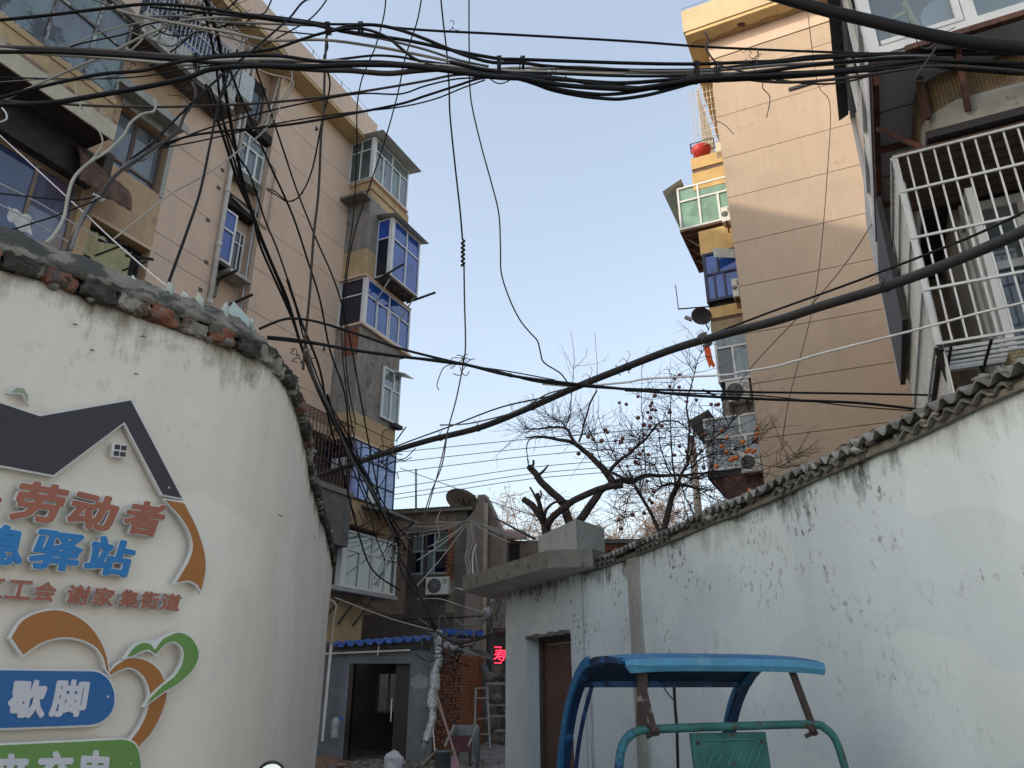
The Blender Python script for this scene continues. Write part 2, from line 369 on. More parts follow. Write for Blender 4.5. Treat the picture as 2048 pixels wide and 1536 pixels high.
# ------------------------------------------------------------------ left curved wall
LW = Cv([(-4.35, -.66), (-3.3, .594), (-2.5, 1.551), (-2.1, 2.029), (-1.84, 2.34), (-1.639, 2.58), (-1.472, 2.78), (-1.304, 2.981), (-1.215, 3.1), (-1.158, 3.26), (-1.142, 3.51), (-1.187, 3.88), (-1.268, 4.33), (-1.433, 5.13), (-1.547, 5.74), (-1.72, 6.68), (-1.809, 7.26), (-2.02, 8.4), (-2.3, 9.8)], 1)
LT = LW.L[-1]; ZT = 3.0
wall_white = M('whitewash_left', (.75, .675, .585), rough=.9, var=.035, scale=1.2, bump=.28, bs=7, streak=.12, mould=.12, drip=(3.0, .75, (.15, .12, .07), .86), col2=(.69, .64, .58), c2t=.6, c2s=1.6)
lw = thing('curved_wall', 'whitewashed curved wall with brick coping and the mounted sign, left of the alley', 'wall', LW.P(LT * .4, 0, 0))
b = MB(); N = 150; rows = []
zs = [0, .4, .8, 1.2, 1.6, 2.0, 2.3, 2.6, 2.8, 2.95, 3.0]
for z in zs: rows.append([LW.P(LT * i / N, .012 * noise.noise(Vector((LT * i / N * 1.3, z * 1.3, 1))) + .003 * noise.noise(Vector((LT * i / N * 9, z * 7, 5))), z - (.03 * abs(noise.noise(Vector((LT * i / N * 6, 0, 9)))) if z == 3.0 else 0)) for i in range(N + 1)])
for z in zs[::-1]: rows.append([LW.P(LT * i / N, -.26, z) for i in range(N + 1)])
b.grid(rows); b.sm = True
n0 = len(b.v)
b.obj('render', wall_white, lw)
# coping bricks: a course of headers, each its own object, sharing a few meshes
bm_l = [M('coping_brick_red', (.25, .1, .06), var=.35, scale=14, col2=(.1, .085, .07), c2t=.48, c2s=11, bump=.9, bs=50), M('coping_brick_black', (.06, .055, .045), var=.4, scale=12, col2=(.2, .18, .15), c2t=.6, c2s=13, bump=1, bs=50), M('coping_brick_pale', (.3, .27, .23), var=.3, scale=12, col2=(.13, .08, .055), c2t=.5, c2s=13, bump=1, bs=50)]
def brick_mesh(name, L, D, H, mat, seed, rough=.006, cuts=1):
    rnd = random.Random(seed); bm = bmesh.new(); bmesh.ops.create_cube(bm, size=1)
    bmesh.ops.subdivide_edges(bm, edges=bm.edges, cuts=cuts, use_grid_fill=True)
    for v in bm.verts:
        c = v.co.copy(); edge = sum(abs(abs(q) - .5) < .01 for q in c)
        v.co = Vector((c.x * L, c.y * D, c.z * H)) * (1 - .035 * max(0, edge - 1) * (cuts > 1))
        o = Vector((seed * 3.1, 0, 0)); v.co += Vector([noise.noise(v.co * 28 + o + Vector((i * 7, 0, 0))) for i in range(3)]) * rough * 1.6 * (cuts > 1) + Vector([rnd.uniform(-1, 1) for _ in range(3)]) * rough * (.35 if cuts > 1 else 1)
    me = bpy.data.meshes.new(name); bm.to_mesh(me); bm.free(); me.materials.append(mat)
    return me
cb = [brick_mesh('coping_brick', .12, .25, .066, bm_l[i % 3], i, .012, 5) for i in range(9)]
k = .05; i = 0
while k < LT - .1:
    p, d, nn = LW.pos(k); jt = random.random()
    q = p + nn * (-.085 + random.uniform(-.012, .012))
    dark = k > 5.0
    me = cb[random.choice([0, 3, 1, 4, 6, 7, 2, 5, 0]) if not dark else random.choice([1, 4, 7, 1, 4, 2, 0])]
    inst('brick', me, lw, (q.x, q.y, 3.03 + random.uniform(-.006, .006)), (random.uniform(-.04, .04), random.uniform(-.05, .05), atan2(d.y, d.x) + random.uniform(-.05, .05)), (random.uniform(.93, 1.04), 1, random.uniform(.9, 1.05)))
    k += .131 + random.uniform(-.004, .004)
cap = MB(); rows = []
prof = [(.02, 3.055), (.035, 3.07), (.01, 3.095), (-.04, 3.14), (-.09, 3.2), (-.13, 3.225), (-.2, 3.2), (-.27, 3.08), (-.26, 3.0)]
N2 = 620
for pn, pz in prof: rows.append([LW.P(LT * i / N2, pn + .022 * noise.noise(Vector((LT * i / N2 * 7, pz * 9, 2))) + .012 * noise.noise(Vector((LT * i / N2 * 31, pz * 40, 2))), pz + .024 * noise.noise(Vector((LT * i / N2 * 5, pn * 12, 7))) + .014 * noise.noise(Vector((LT * i / N2 * 27, pn * 30, 7)))) for i in range(N2 + 1)])
cap.grid(rows); cap.sm = True
cap.obj('mortar_cap', M('mortar_cap', (.22, .195, .155), var=.3, scale=9, col2=(.06, .056, .045), c2t=.46, c2s=6, bump=1.0, bs=30), lw)
lm_ = random.Random(31)
for q_ in range(46):
    kk = lm_.uniform(2.2, 9); MBs = MB().sphere(LW.P(kk, lm_.uniform(.0, .03), 3.0 + lm_.uniform(-.01, .05)), lm_.uniform(.012, .03), 7, 5, (1.4, 1, .7))
    for v in MBs.v: v += Vector((noise.noise(v * 40), noise.noise(v * 40 + Vector((4, 0, 0))), noise.noise(v * 40 + Vector((0, 4, 0))))) * .01
    MBs.obj('mortar_lump', conc, lw)
mj = MB()
mj.grid([[LW.P(LT * i / N, -.02, 2.99) for i in range(N + 1)], [LW.P(LT * i / N, -.02, 3.08) for i in range(N + 1)], [LW.P(LT * i / N, -.24, 3.08) for i in range(N + 1)]])
mj.obj('mortar_bed', M('mortar_bed', (.09, .085, .07), var=.4, scale=14, bump=.8), lw)
shard_m = M('shard_glass', (.36, .43, .4), rough=.18, var=.15, bump=.1, spec=.8)
for (px, py, h) in [(352, 610, .07), (388, 600, .05), (418, 605, .07), (462, 640, .065), (497, 655, .10), (470, 655, .045), (530, 668, .06), (585, 760, .05), (608, 860, .05), (340, 600, .03), (285, 560, .03), (636, 1010, .05), (622, 935, .045)]:
    kk, zz = LW.at(px, py, -.1); r = random.Random(px)
    p0 = LW.P(kk, -.1, 3.17); dx = Vector((cos(r.uniform(-.6, .6)), sin(r.uniform(-.6, .6)), 0)); th = Vector((-dx.y, dx.x, 0)) * .004
    w_ = h * r.uniform(.8, 1.3); o = [p0 - dx * w_ * .5, p0 + dx * w_ * .5, p0 + dx * w_ * .45 + Vector((0, 0, .02 + h * r.uniform(.2, .6))), p0 + dx * w_ * r.uniform(-.3, .3) + Vector((0, 0, .02 + h))]
    MB().poly([q - th for q in o], [q + th for q in o]).obj('glass_shard', shard_m, lw)
for px, py in [(283, 673), (268, 748), (147, 649), (180, 700), (556, 1030), (626, 1074)]:
    kk, zz = LW.at(px, py); c = LW.P(kk, 0, zz); _, d, nn = LW.pos(kk); nn = Vector((nn.x, nn.y, 0)); d = Vector((d.x, d.y, 0))
    MB().tube([c - nn * .01, c + nn * .012, c + nn * .02 + d * .006 + Vector((0, 0, -.006)), c + nn * .012 + d * .01], .0022, 5).obj('rusty_nail', rust, lw)
# ------------------------------------------------------------------ the mounted sign (cut-out letters and shapes, white edged)
edge_w = M('sign_edge_white', (.66, .65, .63), rough=.5, var=.05, bump=.03)
def outline_off(q, d):
    n = len(q); A = sum(q[i][0] * q[(i + 1) % n][1] - q[(i + 1) % n][0] * q[i][1] for i in range(n)); s = 1 if A > 0 else -1; out = []
    for i in range(n):
        a = Vector(q[i - 1]); b_ = Vector(q[i]); c = Vector(q[(i + 1) % n]); e1 = (b_ - a); e2 = (c - b_)
        if e1.length < 1e-9 or e2.length < 1e-9: out.append(tuple(b_)); continue
        e1.normalize(); e2.normalize(); n1 = Vector((e1.y, -e1.x)) * s; n2 = Vector((e2.y, -e2.x)) * s; m_ = n1 + n2
        if m_.length < .3: m_ = n1
        m_.normalize(); out.append(tuple(b_ + m_ * min(d / max(.4, m_.dot(n1)), d * 2.2)))
    return out
def plate(px, mat, parent, name, z0=.02, th=.022, rim=.006):
    q = [LW.at(x, y, .03) for x, y in px]
    q = [(a, b_) for a, b_ in q]
    bo = outline_off(q, rim)
    MB().poly([LW.P(a, z0, z) for a, z in bo], [LW.P(a, z0 + th, z) for a, z in bo]).obj(name + '_edge', edge_w, parent)
    return MB().poly([LW.P(a, z0 + th - .004, z) for a, z in q], [LW.P(a, z0 + th + .0035, z) for a, z in q]).obj(name, mat, parent)
def smooth2(pts, sub=5): return [(p.x, p.y) for p in cr([(x, y, 0) for x, y in pts], sub)]
dark_s = M('sign_dark', (.035, .028, .036), rough=.5, var=.1, bump=.05)
org_s = M('sign_orange', (.34, .125, .022), rough=.45, var=.06, bump=.03)
grn_s = M('sign_green', (.12, .25, .055), rough=.45, var=.06, bump=.03)
blu_s = M('sign_blue', (.005, .10, .30), rough=.45, var=.06, bump=.03)
red_s = M('sign_brown_red', (.33, .105, .06), rough=.5, var=.1, bump=.03)
let_b = M('sign_letter_blue', (.01, .17, .43), rough=.45, var=.08, bump=.03)
let_w = M('sign_letter_white', (.55, .54, .58), rough=.5, var=.04, bump=.02)
def sg(name, label, px, py): 
    k_, z_ = LW.at(px, py); return thing(name, label, 'sign', LW.P(k_, .02, z_))
hs_ = sg('house_emblem', 'dark twin-gabled house roof cut-out mounted at the top of the left wall sign', 150, 880)
plate([(-70, 792), (0, 815), (70, 838), (251, 806), (352, 999), (315, 992), (239, 848), (97, 954), (0, 936), (-70, 926)], dark_s, hs_, 'roof_shape')
ho = [LW.at(x, y, .03) for x, y in [(215, 890), (244, 894), (241, 921), (213, 917)]]
MB().poly([LW.P(a, .02, z) for a, z in ho], [LW.P(a, .042, z) for a, z in ho]).obj('window_shape', edge_w, hs_)
for cx, cy in [(224.5, 898), (237.5, 900), (222.5, 911), (235.5, 912.5)]:
    q = [LW.at(cx + a, cy + b_, .03) for a, b_ in ((-5, -4.6), (5, -3.8), (4.6, 5), (-5.4, 4.4))]
    MB().poly([LW.P(a, .04, z) for a, z in q], [LW.P(a, .0455, z) for a, z in q]).obj('window_pane_shape', dark_s, hs_)
r1 = sg('orange_ribbon', 'orange leaf-shaped ribbon cut-out hanging below the right eave of the dark house emblem', 370, 1090)
plate([(320, 1003), (357, 1010)] + smooth2([(366, 1028), (382, 1060), (396, 1105), (398, 1142), (390, 1182)], 4) + smooth2([(385, 1172), (368, 1163), (342, 1166)], 3) + smooth2([(352, 1150), (368, 1122), (375, 1095), (368, 1065), (350, 1035)], 4), org_s, r1, 'ribbon')
r2 = sg('orange_arc', 'broad orange arc cut-out above the blue pill-shaped board', 110, 1250)
plate(smooth2([(14, 1276), (36, 1243), (71, 1226), (113, 1223), (155, 1242), (184, 1273), (201, 1310), (207, 1345)], 5) + smooth2([(203, 1338), (195, 1312), (176, 1290), (142, 1277), (108, 1276), (71, 1287), (37, 1310)], 5), org_s, r2, 'ribbon', z0=.018)
r3 = sg('orange_heart_half', 'orange curved band cut-out looping from the blue board down to the green board', 290, 1400)
plate(smooth2([(209, 1346), (227, 1328), (255, 1317), (284, 1323), (307, 1341), (321, 1370), (321, 1398), (309, 1432), (290, 1466), (264, 1494)], 4) + smooth2([(251, 1480), (270, 1455), (284, 1424), (290, 1392), (284, 1364), (270, 1345), (250, 1335), (227, 1341), (211, 1350)], 4), org_s, r3, 'ribbon', z0=.016)
r4 = sg('green_heart', 'green open heart outline cut-out crossing the orange band', 320, 1330)
plate(smooth2([(241, 1314), (255, 1296), (272, 1287), (287, 1290), (295, 1302)], 4) + smooth2([(312, 1279), (341, 1267), (366, 1276), (379, 1299), (378, 1321), (366, 1344), (341, 1367), (312, 1384), (279, 1408)], 5) + smooth2([(289, 1393), (312, 1371), (338, 1350), (352, 1324), (352, 1299), (336, 1284), (315, 1290), (297, 1310)], 5)[:-1] + smooth2([(297, 1309), (284, 1300), (267, 1304), (250, 1313)], 4), grn_s, r4, 'heart_outline', z0=.03)
r5 = sg('green_bird', 'tiny grey-green wing-shaped cut-out above the dark house emblem', 30, 790)
plate([(12, 790), (25, 781), (38, 783), (46, 796), (47, 810), (38, 792), (25, 790)], M('sign_pale_green', (.3, .34, .22), rough=.5), r5, 'wing')
FONT_OFF = {}
def char_mesh(ch, off, size=1.0):
    c = bpy.data.curves.new('t', 'FONT'); c.body = ch; c.size = 1; c.offset = off; c.extrude = .5; c.resolution_u = 2
    o = bpy.data.objects.new('t', c); C.objects.link(o); dg = bpy.context.evaluated_depsgraph_get(); dg.update()
    me = bpy.data.meshes.new_from_object(o.evaluated_get(dg)); C.objects.unlink(o); bpy.data.objects.remove(o); bpy.data.curves.remove(c); return me
CORE = {}
def put_char(ch, quad, surf, parent, mat, n0, th, bold=.03, edge=None, name='letter'):
    """letter laid into the four corners (tl, tr, br, bl) measured on the wall"""
    if ch not in CORE:
        m0 = char_mesh(ch, 0); xs = [v.co.x for v in m0.vertices]; ys = [v.co.y for v in m0.vertices]; CORE[ch] = (min(xs), max(xs), min(ys), max(ys)); bpy.data.meshes.remove(m0)
    x0, x1, y0, y1 = CORE[ch]; Q = [Vector(q) for q in quad]
    x0 -= bold; x1 += bold; y0 -= bold; y1 += bold
    def lay(off, na, nb, mt, nm):
        base = char_mesh(ch, 0); org = ORG[parent.name]; V = []; F_ = []
        sh = [(0, 0)] + ([(off * cos(2 * pi * q / 10), off * sin(2 * pi * q / 10)) for q in range(10)] if off else [])
        if off > .045: sh += [(off * .5 * cos(2 * pi * q / 6), off * .5 * sin(2 * pi * q / 6)) for q in range(6)]
        for i_, (ox, oy) in enumerate(sh):
            n_ = len(V)
            for v in base.vertices:
                fx = (v.co.x + ox - x0) / (x1 - x0); fy = (y1 - v.co.y - oy) / (y1 - y0); s = 0 if v.co.z < 0 else 1
                q = Q[0] * (1 - fx) * (1 - fy) + Q[1] * fx * (1 - fy) + Q[2] * fx * fy + Q[3] * (1 - fx) * fy
                V.append(surf.P(q.x, na + (nb - na) * s + i_ * .00012, q.y) - org)
            F_ += [[n_ + k_ for k_ in p_.vertices] for p_ in base.polygons]
        me = bpy.data.meshes.new(nm); me.from_pydata(V, [], F_); bpy.data.meshes.remove(base)
        me.materials.append(mt); me.update()
        o = bpy.data.objects.new(nm, me); C.objects.link(o); o.parent = parent; ORG[o.name] = org
    if edge: lay(bold + edge, n0, n0 + th, edge_w, name + '_edge'); lay(bold, n0 + th - .001, n0 + th + .0045, mat, name)
    else: lay(bold, n0, n0 + th, mat, name)
def LQ(*p): return [LW.at(x, y, .03) for x, y in p]
def row(t, chars, mat, **kw):
    for ch, q in chars: put_char(ch, LQ(*q), LW, t, mat, **kw)
t1 = sg('wall_lettering', 'top line of wall lettering, large brown-red characters ending in 劳动者', 180, 1020)
row(t1, [('外', [(-88, 950), (6, 960), (-14, 1040), (-112, 1030)]), ('劳', [(33, 962), (131, 978), (108, 1053), (5, 1042)]), ('动', [(144, 980), (234, 1003), (210, 1068), (117, 1056)]), ('者', [(248, 1001), (328, 1012), (304, 1079), (230, 1067)])], red_s, n0=.02, th=.022, bold=.04, edge=.024)
t2 = sg('wall_lettering', 'second line of wall lettering, large blue characters ending in 息驿站', 150, 1110)
row(t2, [('息', [(-42, 1046), (48, 1060), (32, 1136), (-62, 1128)]), ('驿', [(66, 1060), (164, 1072), (144, 1148), (42, 1138)]), ('站', [(180, 1070), (265, 1090), (246, 1158), (152, 1147)])], let_b, n0=.02, th=.022, bold=.038, edge=.024)
t3 = sg('wall_lettering', 'third line of wall lettering, small brown-red characters 工会 谢家集街道', 200, 1190)
row(t3, [('区', [(-44, 1157), (4, 1160), (-6, 1198), (-56, 1194)]), ('工', [(10, 1161), (60, 1164), (51, 1202), (-1, 1198)]), ('会', [(66, 1163), (108, 1168), (98, 1206), (53, 1202)]), ('谢', [(131, 1169), (175, 1175), (164, 1212), (119, 1207)]), ('家', [(183, 1174), (223, 1180), (214, 1216), (172, 1211)]), ('集', [(234, 1179), (271, 1184), (263, 1219), (225, 1214)]), ('街', [(276, 1183), (312, 1187), (303, 1221), (267, 1217)]), ('道', [(318, 1186), (355, 1191), (347, 1224), (307, 1220)])], red_s, n0=.02, th=.016, bold=.028, edge=.03)
t4 = sg('blue_board', 'blue pill-shaped board with white characters 歇脚 on the left wall', 100, 1400)
plate([(-90, 1340), (0, 1341), (176, 1343)] + smooth2([(188, 1346), (206, 1360), (217, 1388), (213, 1420), (192, 1442), (168, 1449)], 4) + [(0, 1455), (-90, 1458)], blu_s, t4, 'board')
row(t4, [('歇', [(12, 1358), (85, 1360), (76, 1436), (0, 1436)]), ('脚', [(99, 1358), (169, 1360), (157, 1433), (84, 1434)])], let_w, n0=.042, th=.007, bold=.042)
t5 = sg('green_board', 'green rounded board with white characters 来充电, lowest on the left wall', 150, 1520)
plate([(-90, 1494), (0, 1489), (234, 1478)] + smooth2([(244, 1480), (258, 1488), (267, 1510), (269, 1550), (262, 1595), (235, 1612)], 4) + [(0, 1618), (-90, 1622)], grn_s, t5, 'board')
row(t5, [('来', [(-30, 1506), (52, 1505), (44, 1590), (-38, 1592)]), ('充', [(66, 1501), (138, 1500), (130, 1584), (58, 1587)]), ('电', [(152, 1497), (215, 1501), (206, 1580), (143, 1582)])], let_w, n0=.042, th=.007, bold=.045)
for tt, px, py in ((hs_, 326, 979), (t4, 204, 1393), (t5, 249, 1525)):
    kk, zz = LW.at(px, py, .045); MB().disc(LW.P(kk, .044, zz), (LW.pos(kk)[2].x, LW.pos(kk)[2].y, 0), .004, .003, 8).obj('screw', alu, tt)

# ------------------------------------------------------------------ left apartment block
L = Fr((-5.48, 21.9), U_, W_)
lb = thing('apartment_building', 'tan six-storey apartment block with blue and white enclosed balconies, left of the alley', 'building', L.P(-8, -4, 0))
ROOF = 19.45
b = MB(); b.box(L, -30, 2.0, -9, -.62, 0, ROOF); b.obj('wall', tan_, lb, label='rear body of the block')
# projecting wall sections in front of the core, laid as render panels between recessed joints
zj = [0, 1.45, 2.85, 4.25, 5.6, 7.05, 8.4, 9.75, 11.2, 12.5, 13.88, 15.2, 16.63, 17.9, ROOF]
back = MB(); back.box(L, -4.05, 2.0, -.6, -.03, 0, ROOF).box(L, -7.25, -5.45, -.6, -.03, 0, ROOF); back.obj('joint_backing', joint, lb)
def panel(a, b_, z0, z1, n=0, m=tan_, G=L, par=None, nb=-.03): MB().box(G, a, b_, nb - .02, n, z0 + .008, z1 - .008).obj('render_panel', m, par or lb)
for z0, z1 in zip(zj, zj[1:]):
    panel(-4.05, 1.98, z0, z1)
za = [0, 1.4, 2.8, 4.2, 5.6, 7.0, 8.4, 9.9, 11.22, 11.76, 13.0, 14.4, 15.9, 17.4, ROOF]
for z0, z1 in zip(za, za[1:]): panel(-7.25, -5.45, z0, z1)
# the return faces of the recess
MB().box(L, -4.07, -4.05, -.6, .0, 0, ROOF).obj('recess_side', tan_, lb)
rw = MB().box(L, -5.45, -4.07, -.62, -.45, 0, ROOF); rw.obj('recess_wall', tan_, lb)
# section with the big windows (openings left free)
def wall_with_holes(G, k0, k1, z0, z1, holes, n0, n1, mat, par, name='wall'):
    ks = sorted({k0, k1, *[h[0] for h in holes], *[h[1] for h in holes]}); zz = sorted({z0, z1, *[h[2] for h in holes], *[h[3] for h in holes]})
    m_ = MB()
    for a, b_ in zip(ks, ks[1:]):
        run = None
        for c, d in zip(zz, zz[1:]):
            cx, cz = (a + b_) / 2, (c + d) / 2
            solid = not any(h[0] < cx < h[1] and h[2] < cz < h[3] for h in holes)
            if solid and run is None: run = [c, d]
            elif solid: run[1] = d
            elif run: m_.box(G, a, b_, n0, n1, *run); run = None
        if run: m_.box(G, a, b_, n0, n1, *run)
    return m_.obj(name, mat, par)
brownish = M('brown_render', (.5, .34, .21), var=.12, scale=1.3, streak=.25, bump=.25, bs=60, col2=(.27, .19, .14), c2t=.6, c2s=1.4)
W1 = (-8.75, -7.36, 12.75, 14.4); W2 = (-8.8, -7.28, 10.15, 11.2); W0 = (-12.2, -9.15, 9.2, 11.7)
wall_with_holes(L, -30, -7.252, 0, ROOF, [W1, W2, W0], -.6, 0, brownish, lb)
hood = MB().box(L, -9.35, -7.25, 0, .38, 14.62, 14.74).box(L, -9.35, -7.2, .38, .42, 14.56, 14.78); hood.obj('window_hood', conc_l, lb)
MB().box(L, -8.8, -7.2, 0, .03, 14.4, 14.62).obj('lintel', conc_l, lb)
window(L, W1[0], W1[1], W1[2], W1[3], lb, M('brown_steel_frame', (.13, .09, .07), rough=.6), g_grey, cols=(0, .42, .45, 1), tr=.2, n=-.28, bar=.06)
MB().box(L, W1[1] + .0, W1[1] + .12, 0, .02, 12.7, 14.5).obj('window_trim', conc_l, lb)
fr = MB(); fr.box(L, W2[0] - .06, W2[1] + .06, 0, .03, W2[3], W2[3] + .07).box(L, W2[1], W2[1] + .07, 0, .03, W2[2], W2[3]); fr.obj('window_trim', tan_, lb)
window(L, W2[0], W2[1], W2[2], W2[3], lb, iron, g_dark, cols=(0, .85, 1), n=-.35)
ct = MB(); rows = []
for j in range(4): rows.append([L.P(-8.75 + 1.15 * i / 20, -.2 + .04 * sin(i * 1.9 + j * .4), 11.02 - .2 * j - .22 * (i / 20) * (j > 0)) for i in range(21)])
ct.grid(rows); ct.sm = True; ct.obj('yellow_cloth', M('pale_yellow_cloth', (.45, .42, .24), var=.15, scale=3), lb)
for kk in (-8.55, -7.85): 
    q = MB(); q.beam(L.P(kk, 0, 10.75), L.P(kk + .25, .62, 10.62), .06, .05).beam(L.P(kk, 0, 10.35), L.P(kk + .2, .5, 10.58), .04, .03); q.obj('air_conditioner_bracket', iron, lb)
# street-level window left, drying lines
window(L, W0[0], W0[1], W0[2], W0[3], lb, M('tan_steel_frame', (.27, .19, .13), rough=.6), [glass('glass_posters', (.12, .13, .19), 1.2, back=(.2, .12, .2)), glass('glass_blue_film', (.05, .07, .16), .8)], cols=(0, .3, .68, .98, 1), n=-.1, bar=.07)
# lower canopy and the big bay over it
cream = M('cream_render', (.52, .46, .34), var=.1, scale=3, streak=.25, col2=(.32, .2, .13), c2t=.64, c2s=3)
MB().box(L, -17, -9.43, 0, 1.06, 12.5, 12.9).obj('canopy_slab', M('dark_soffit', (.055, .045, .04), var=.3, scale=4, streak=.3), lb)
MB().box(L, -17, -9.42, 1.06, 1.1, 12.42, 12.82).obj('canopy_fascia', cream, lb)
MB().box(L, -17, -9.44, .9, 1.085, 12.82, 12.93).obj('canopy_upstand', M('stained_render', (.26, .17, .12), var=.3, scale=5, col2=(.42, .36, .27), c2t=.5, c2s=5), lb)
dk = MB().box(L, -17, -9.1, -.02, .25, 11.72, 12.5).box(L, -9.2, -9.0, 0, .6, 11.9, 12.5); dk.obj('dark_recess', M('recess_shade', (.05, .042, .036), var=.4, scale=3), lb)  # dark box stands in for the shaded recess under the canopy
bay = MB().box(L, -17, -9.47, 0, .9, 12.82, 13.5); bay.obj('bay_parapet', ochre, lb)
MB().box(L, -17, -9.45, .9, .93, 13.42, 13.56).obj('bay_sill', ochre, lb)
MB().box(L, -17, -9.6, 0, .1, 13.5, 16.1).obj('bay_interior', M('bay_curtain', (.25, .25, .25), var=.3, scale=1), lb)
window(L, -17, -9.5, 13.56, 15.75, lb, M('stained_frame', (.1, .085, .08), rough=.5, col2=(.4, .4, .38), c2t=.5, c2s=6), [g_grey, g_teal], cols=(0, .28, .46, .62, .78, .9, 1), tr=.62, n=.86, bar=.05, mull=.06)
MB().box(L, -17, -9.4, 0, 1.02, 15.76, 15.98).obj('bay_roof_slab', conc, lb)
MB().box(L, -17, -9.45, 0, .92, 15.98, 16.6).obj('bay_upper_parapet', tan_, lb)
# rusty curled sheet under the canopy end
rows = []
for j in range(7):
    t_ = j / 6; rows.append([L.P(-9.75 + 1.25 * i / 14, .25 + .55 * sin(t_ * 1.5) + .02 * sin(i * 2.2), 12.25 - .95 * t_ ** 1.4 + .12 * cos(i / 14 * 3) * (1 - t_)) for i in range(15)])
m_ = MB().grid(rows); m_.grid([[p + Vector((.02, .01, .01)) for p in r] for r in rows]); m_.sm = True
m_.obj('rusty_awning_sheet', M('rusty_sheet', (.085, .048, .035), var=.35, scale=6, col2=(.14, .075, .05), c2t=.5, c2s=5, bump=.3), lb)
# caged balcony above the recess
MB().box(L, -9.15, -6.1, 0, .62, 15.95, 16.1).obj('balcony_slab', M('dark_slab', (.08, .065, .055), var=.3, scale=5), lb)  # slab in a dark brown tone
MB().box(L, -9.1, -6.15, .5, .6, 16.1, 16.75).obj('balcony_parapet', M('pale_parapet', (.5, .49, .43), var=.1, streak=.3), lb)
cg = MB()
for i in range(26): cg.beam(L.P(-9.1 + .118 * i, .66, 16.3), L.P(-9.1 + .118 * i, .66, 18.6), .02)
for z_ in (16.3, 16.8, 17.3, 17.8, 18.3, 18.6): cg.beam(L.P(-9.1, .68, z_), L.P(-6.15, .68, z_), .025)
for i in range(6): cg.beam(L.P(-6.15, .1 + .112 * i, 16.3), L.P(-6.15, .1 + .112 * i, 18.6), .02)
cg.obj('balcony_cage', M('grille_white', (.55, .56, .57), rough=.4, var=.1, streak=.2), lb)
MB().box(L, -9.0, -6.2, .02, .1, 16.2, 18.4).obj('balcony_glazing', g_navy, lb)
MB().box(L, -8.1, -7.3, .2, .55, 16.15, 16.95).obj('stored_bundle', M('blue_bundle', (.12, .18, .4), var=.3, scale=8), lb)
# white boxed sill shelves beside the recess
aw = MB().box(L, -6.15, -5.5, .02, .5, 16.85, 17.75); aw.obj('metal_shade_box', M('pale_sheet', (.47, .5, .48), rough=.4, var=.1, streak=.2), lb)
MB().box(L, -6.9, -5.45, .0, .56, 16.7, 16.84).obj('shade_ledge', conc, lb)
# recess windows and pipes
def at_(px, py, n=0): return L.at(px, py, n)
window(L, at_(476, 300, -.2)[0], -4.1, 15.3, 16.62, lb, white_pvc, [g_teal, g_grey], cols=(0, .34, .7, 1), tr=.68, tcols=(0, .34, 1), n=-.25, bar=.06, mull=.07)
MB().box(L, -5.4, -4.08, -.44, -.02, 16.7, 17.0).obj('dark_opening', dark_in, lb)
MB().box(L, -5.42, -4.1, -.44, -.12, 13.95, 14.3).obj('dark_opening', dark_in, lb)
MB().box(L, -5.42, -4.1, -.44, -.14, 15.0, 15.26).obj('window_sill', conc, lb)
window(L, -5.42, -4.85, 12.1, 13.7, lb, white_pvc, g_blue, cols=(0, 1), tr=.62, n=-.1, bar=.06)
window(L, -4.78, -4.25, 12.2, 13.5, lb, white_pvc, g_dark, cols=(0, .7, 1), tr=.7, n=-.38, bar=.04)
MB().box(L, -5.42, -4.84, -.42, -.04, 12.0, 12.1).obj('window_sill', iron, lb)
MB().box(L, -5.3, -4.9, -.44, -.3, 11.2, 12.0).obj('dirty_drip', conc, lb)
window(L, -5.35, -4.3, 17.4, 18.8, lb, M('brown_frame', (.16, .11, .08), rough=.6), g_dark, cols=(0, .5, 1), n=-.4)
shelf = MB().box(L, -4.95, -4.15, -.42, .1, 11.88, 11.98); shelf.obj('air_conditioner_shelf', M('dirty_white_metal', (.4, .37, .34), rough=.6, streak=.4), lb)
for kk, zz in ((-4.95, 11.7), (-4.3, 11.3)):
    q = MB().beam(L.P(kk, -.42, zz), L.P(kk, .35, zz + .12), .05, .06).beam(L.P(kk, -.42, zz - .4), L.P(kk, -.2, zz + .04), .04, .03); q.obj('air_conditioner_bracket', iron, lb)
def pipe(pts, r, mat, par, name='drainpipe', seg=8, coll=0):
    m_ = MB().tube([L.P(*p) for p in pts], r, seg)
    if coll:
        a = Vector(L.P(*pts[0])); b_ = Vector(L.P(*pts[-1])); nn = int((a - b_).length / coll)
        for i in range(1, nn): 
            c = a.lerp(b_, i / nn); m_.tube([c - (b_ - a).normalized() * .06, c + (b_ - a).normalized() * .06], r * 1.22, seg)
    return m_.obj(name, mat, par)
pipe([(-5.5, .1, 19.2), (-5.42, .1, 9.0)], .065, pvc_pipe, lb, coll=1.6)
pipe([(-5.2, .02, 19.2), (-5.25, .02, 15.6)], .06, pvc_pipe, lb, coll=1.6)
pipe([(-4.1, .06, 16.0), (-3.86, .08, 15.9), (-3.84, .08, 13.95), (-3.9, .07, 13.85), (-5.1, -.1, 14.2)], .03, M('beige_pipe', (.45, .36, .26), rough=.5), lb, coll=0)
pipe([(-4.2, -.1, 15.0), (-4.14, -.2, 9)], .028, alu, lb)
pipe([(-4.15, -.02, 19.3), (-4.3, -.1, 17.4), (-4.6, -.15, 16.7)], .025, pvc_pipe, lb)
for (kk, zz) in ((-5.72, 14.62), (-5.75, 14.02), (-5.72, 11.72), (-5.75, 10.9), (-5.9, 12.9)):
    MB().box(L, kk, kk + .12, -.01, .012, zz, zz + .1).obj('wall_hole', joint, lb)
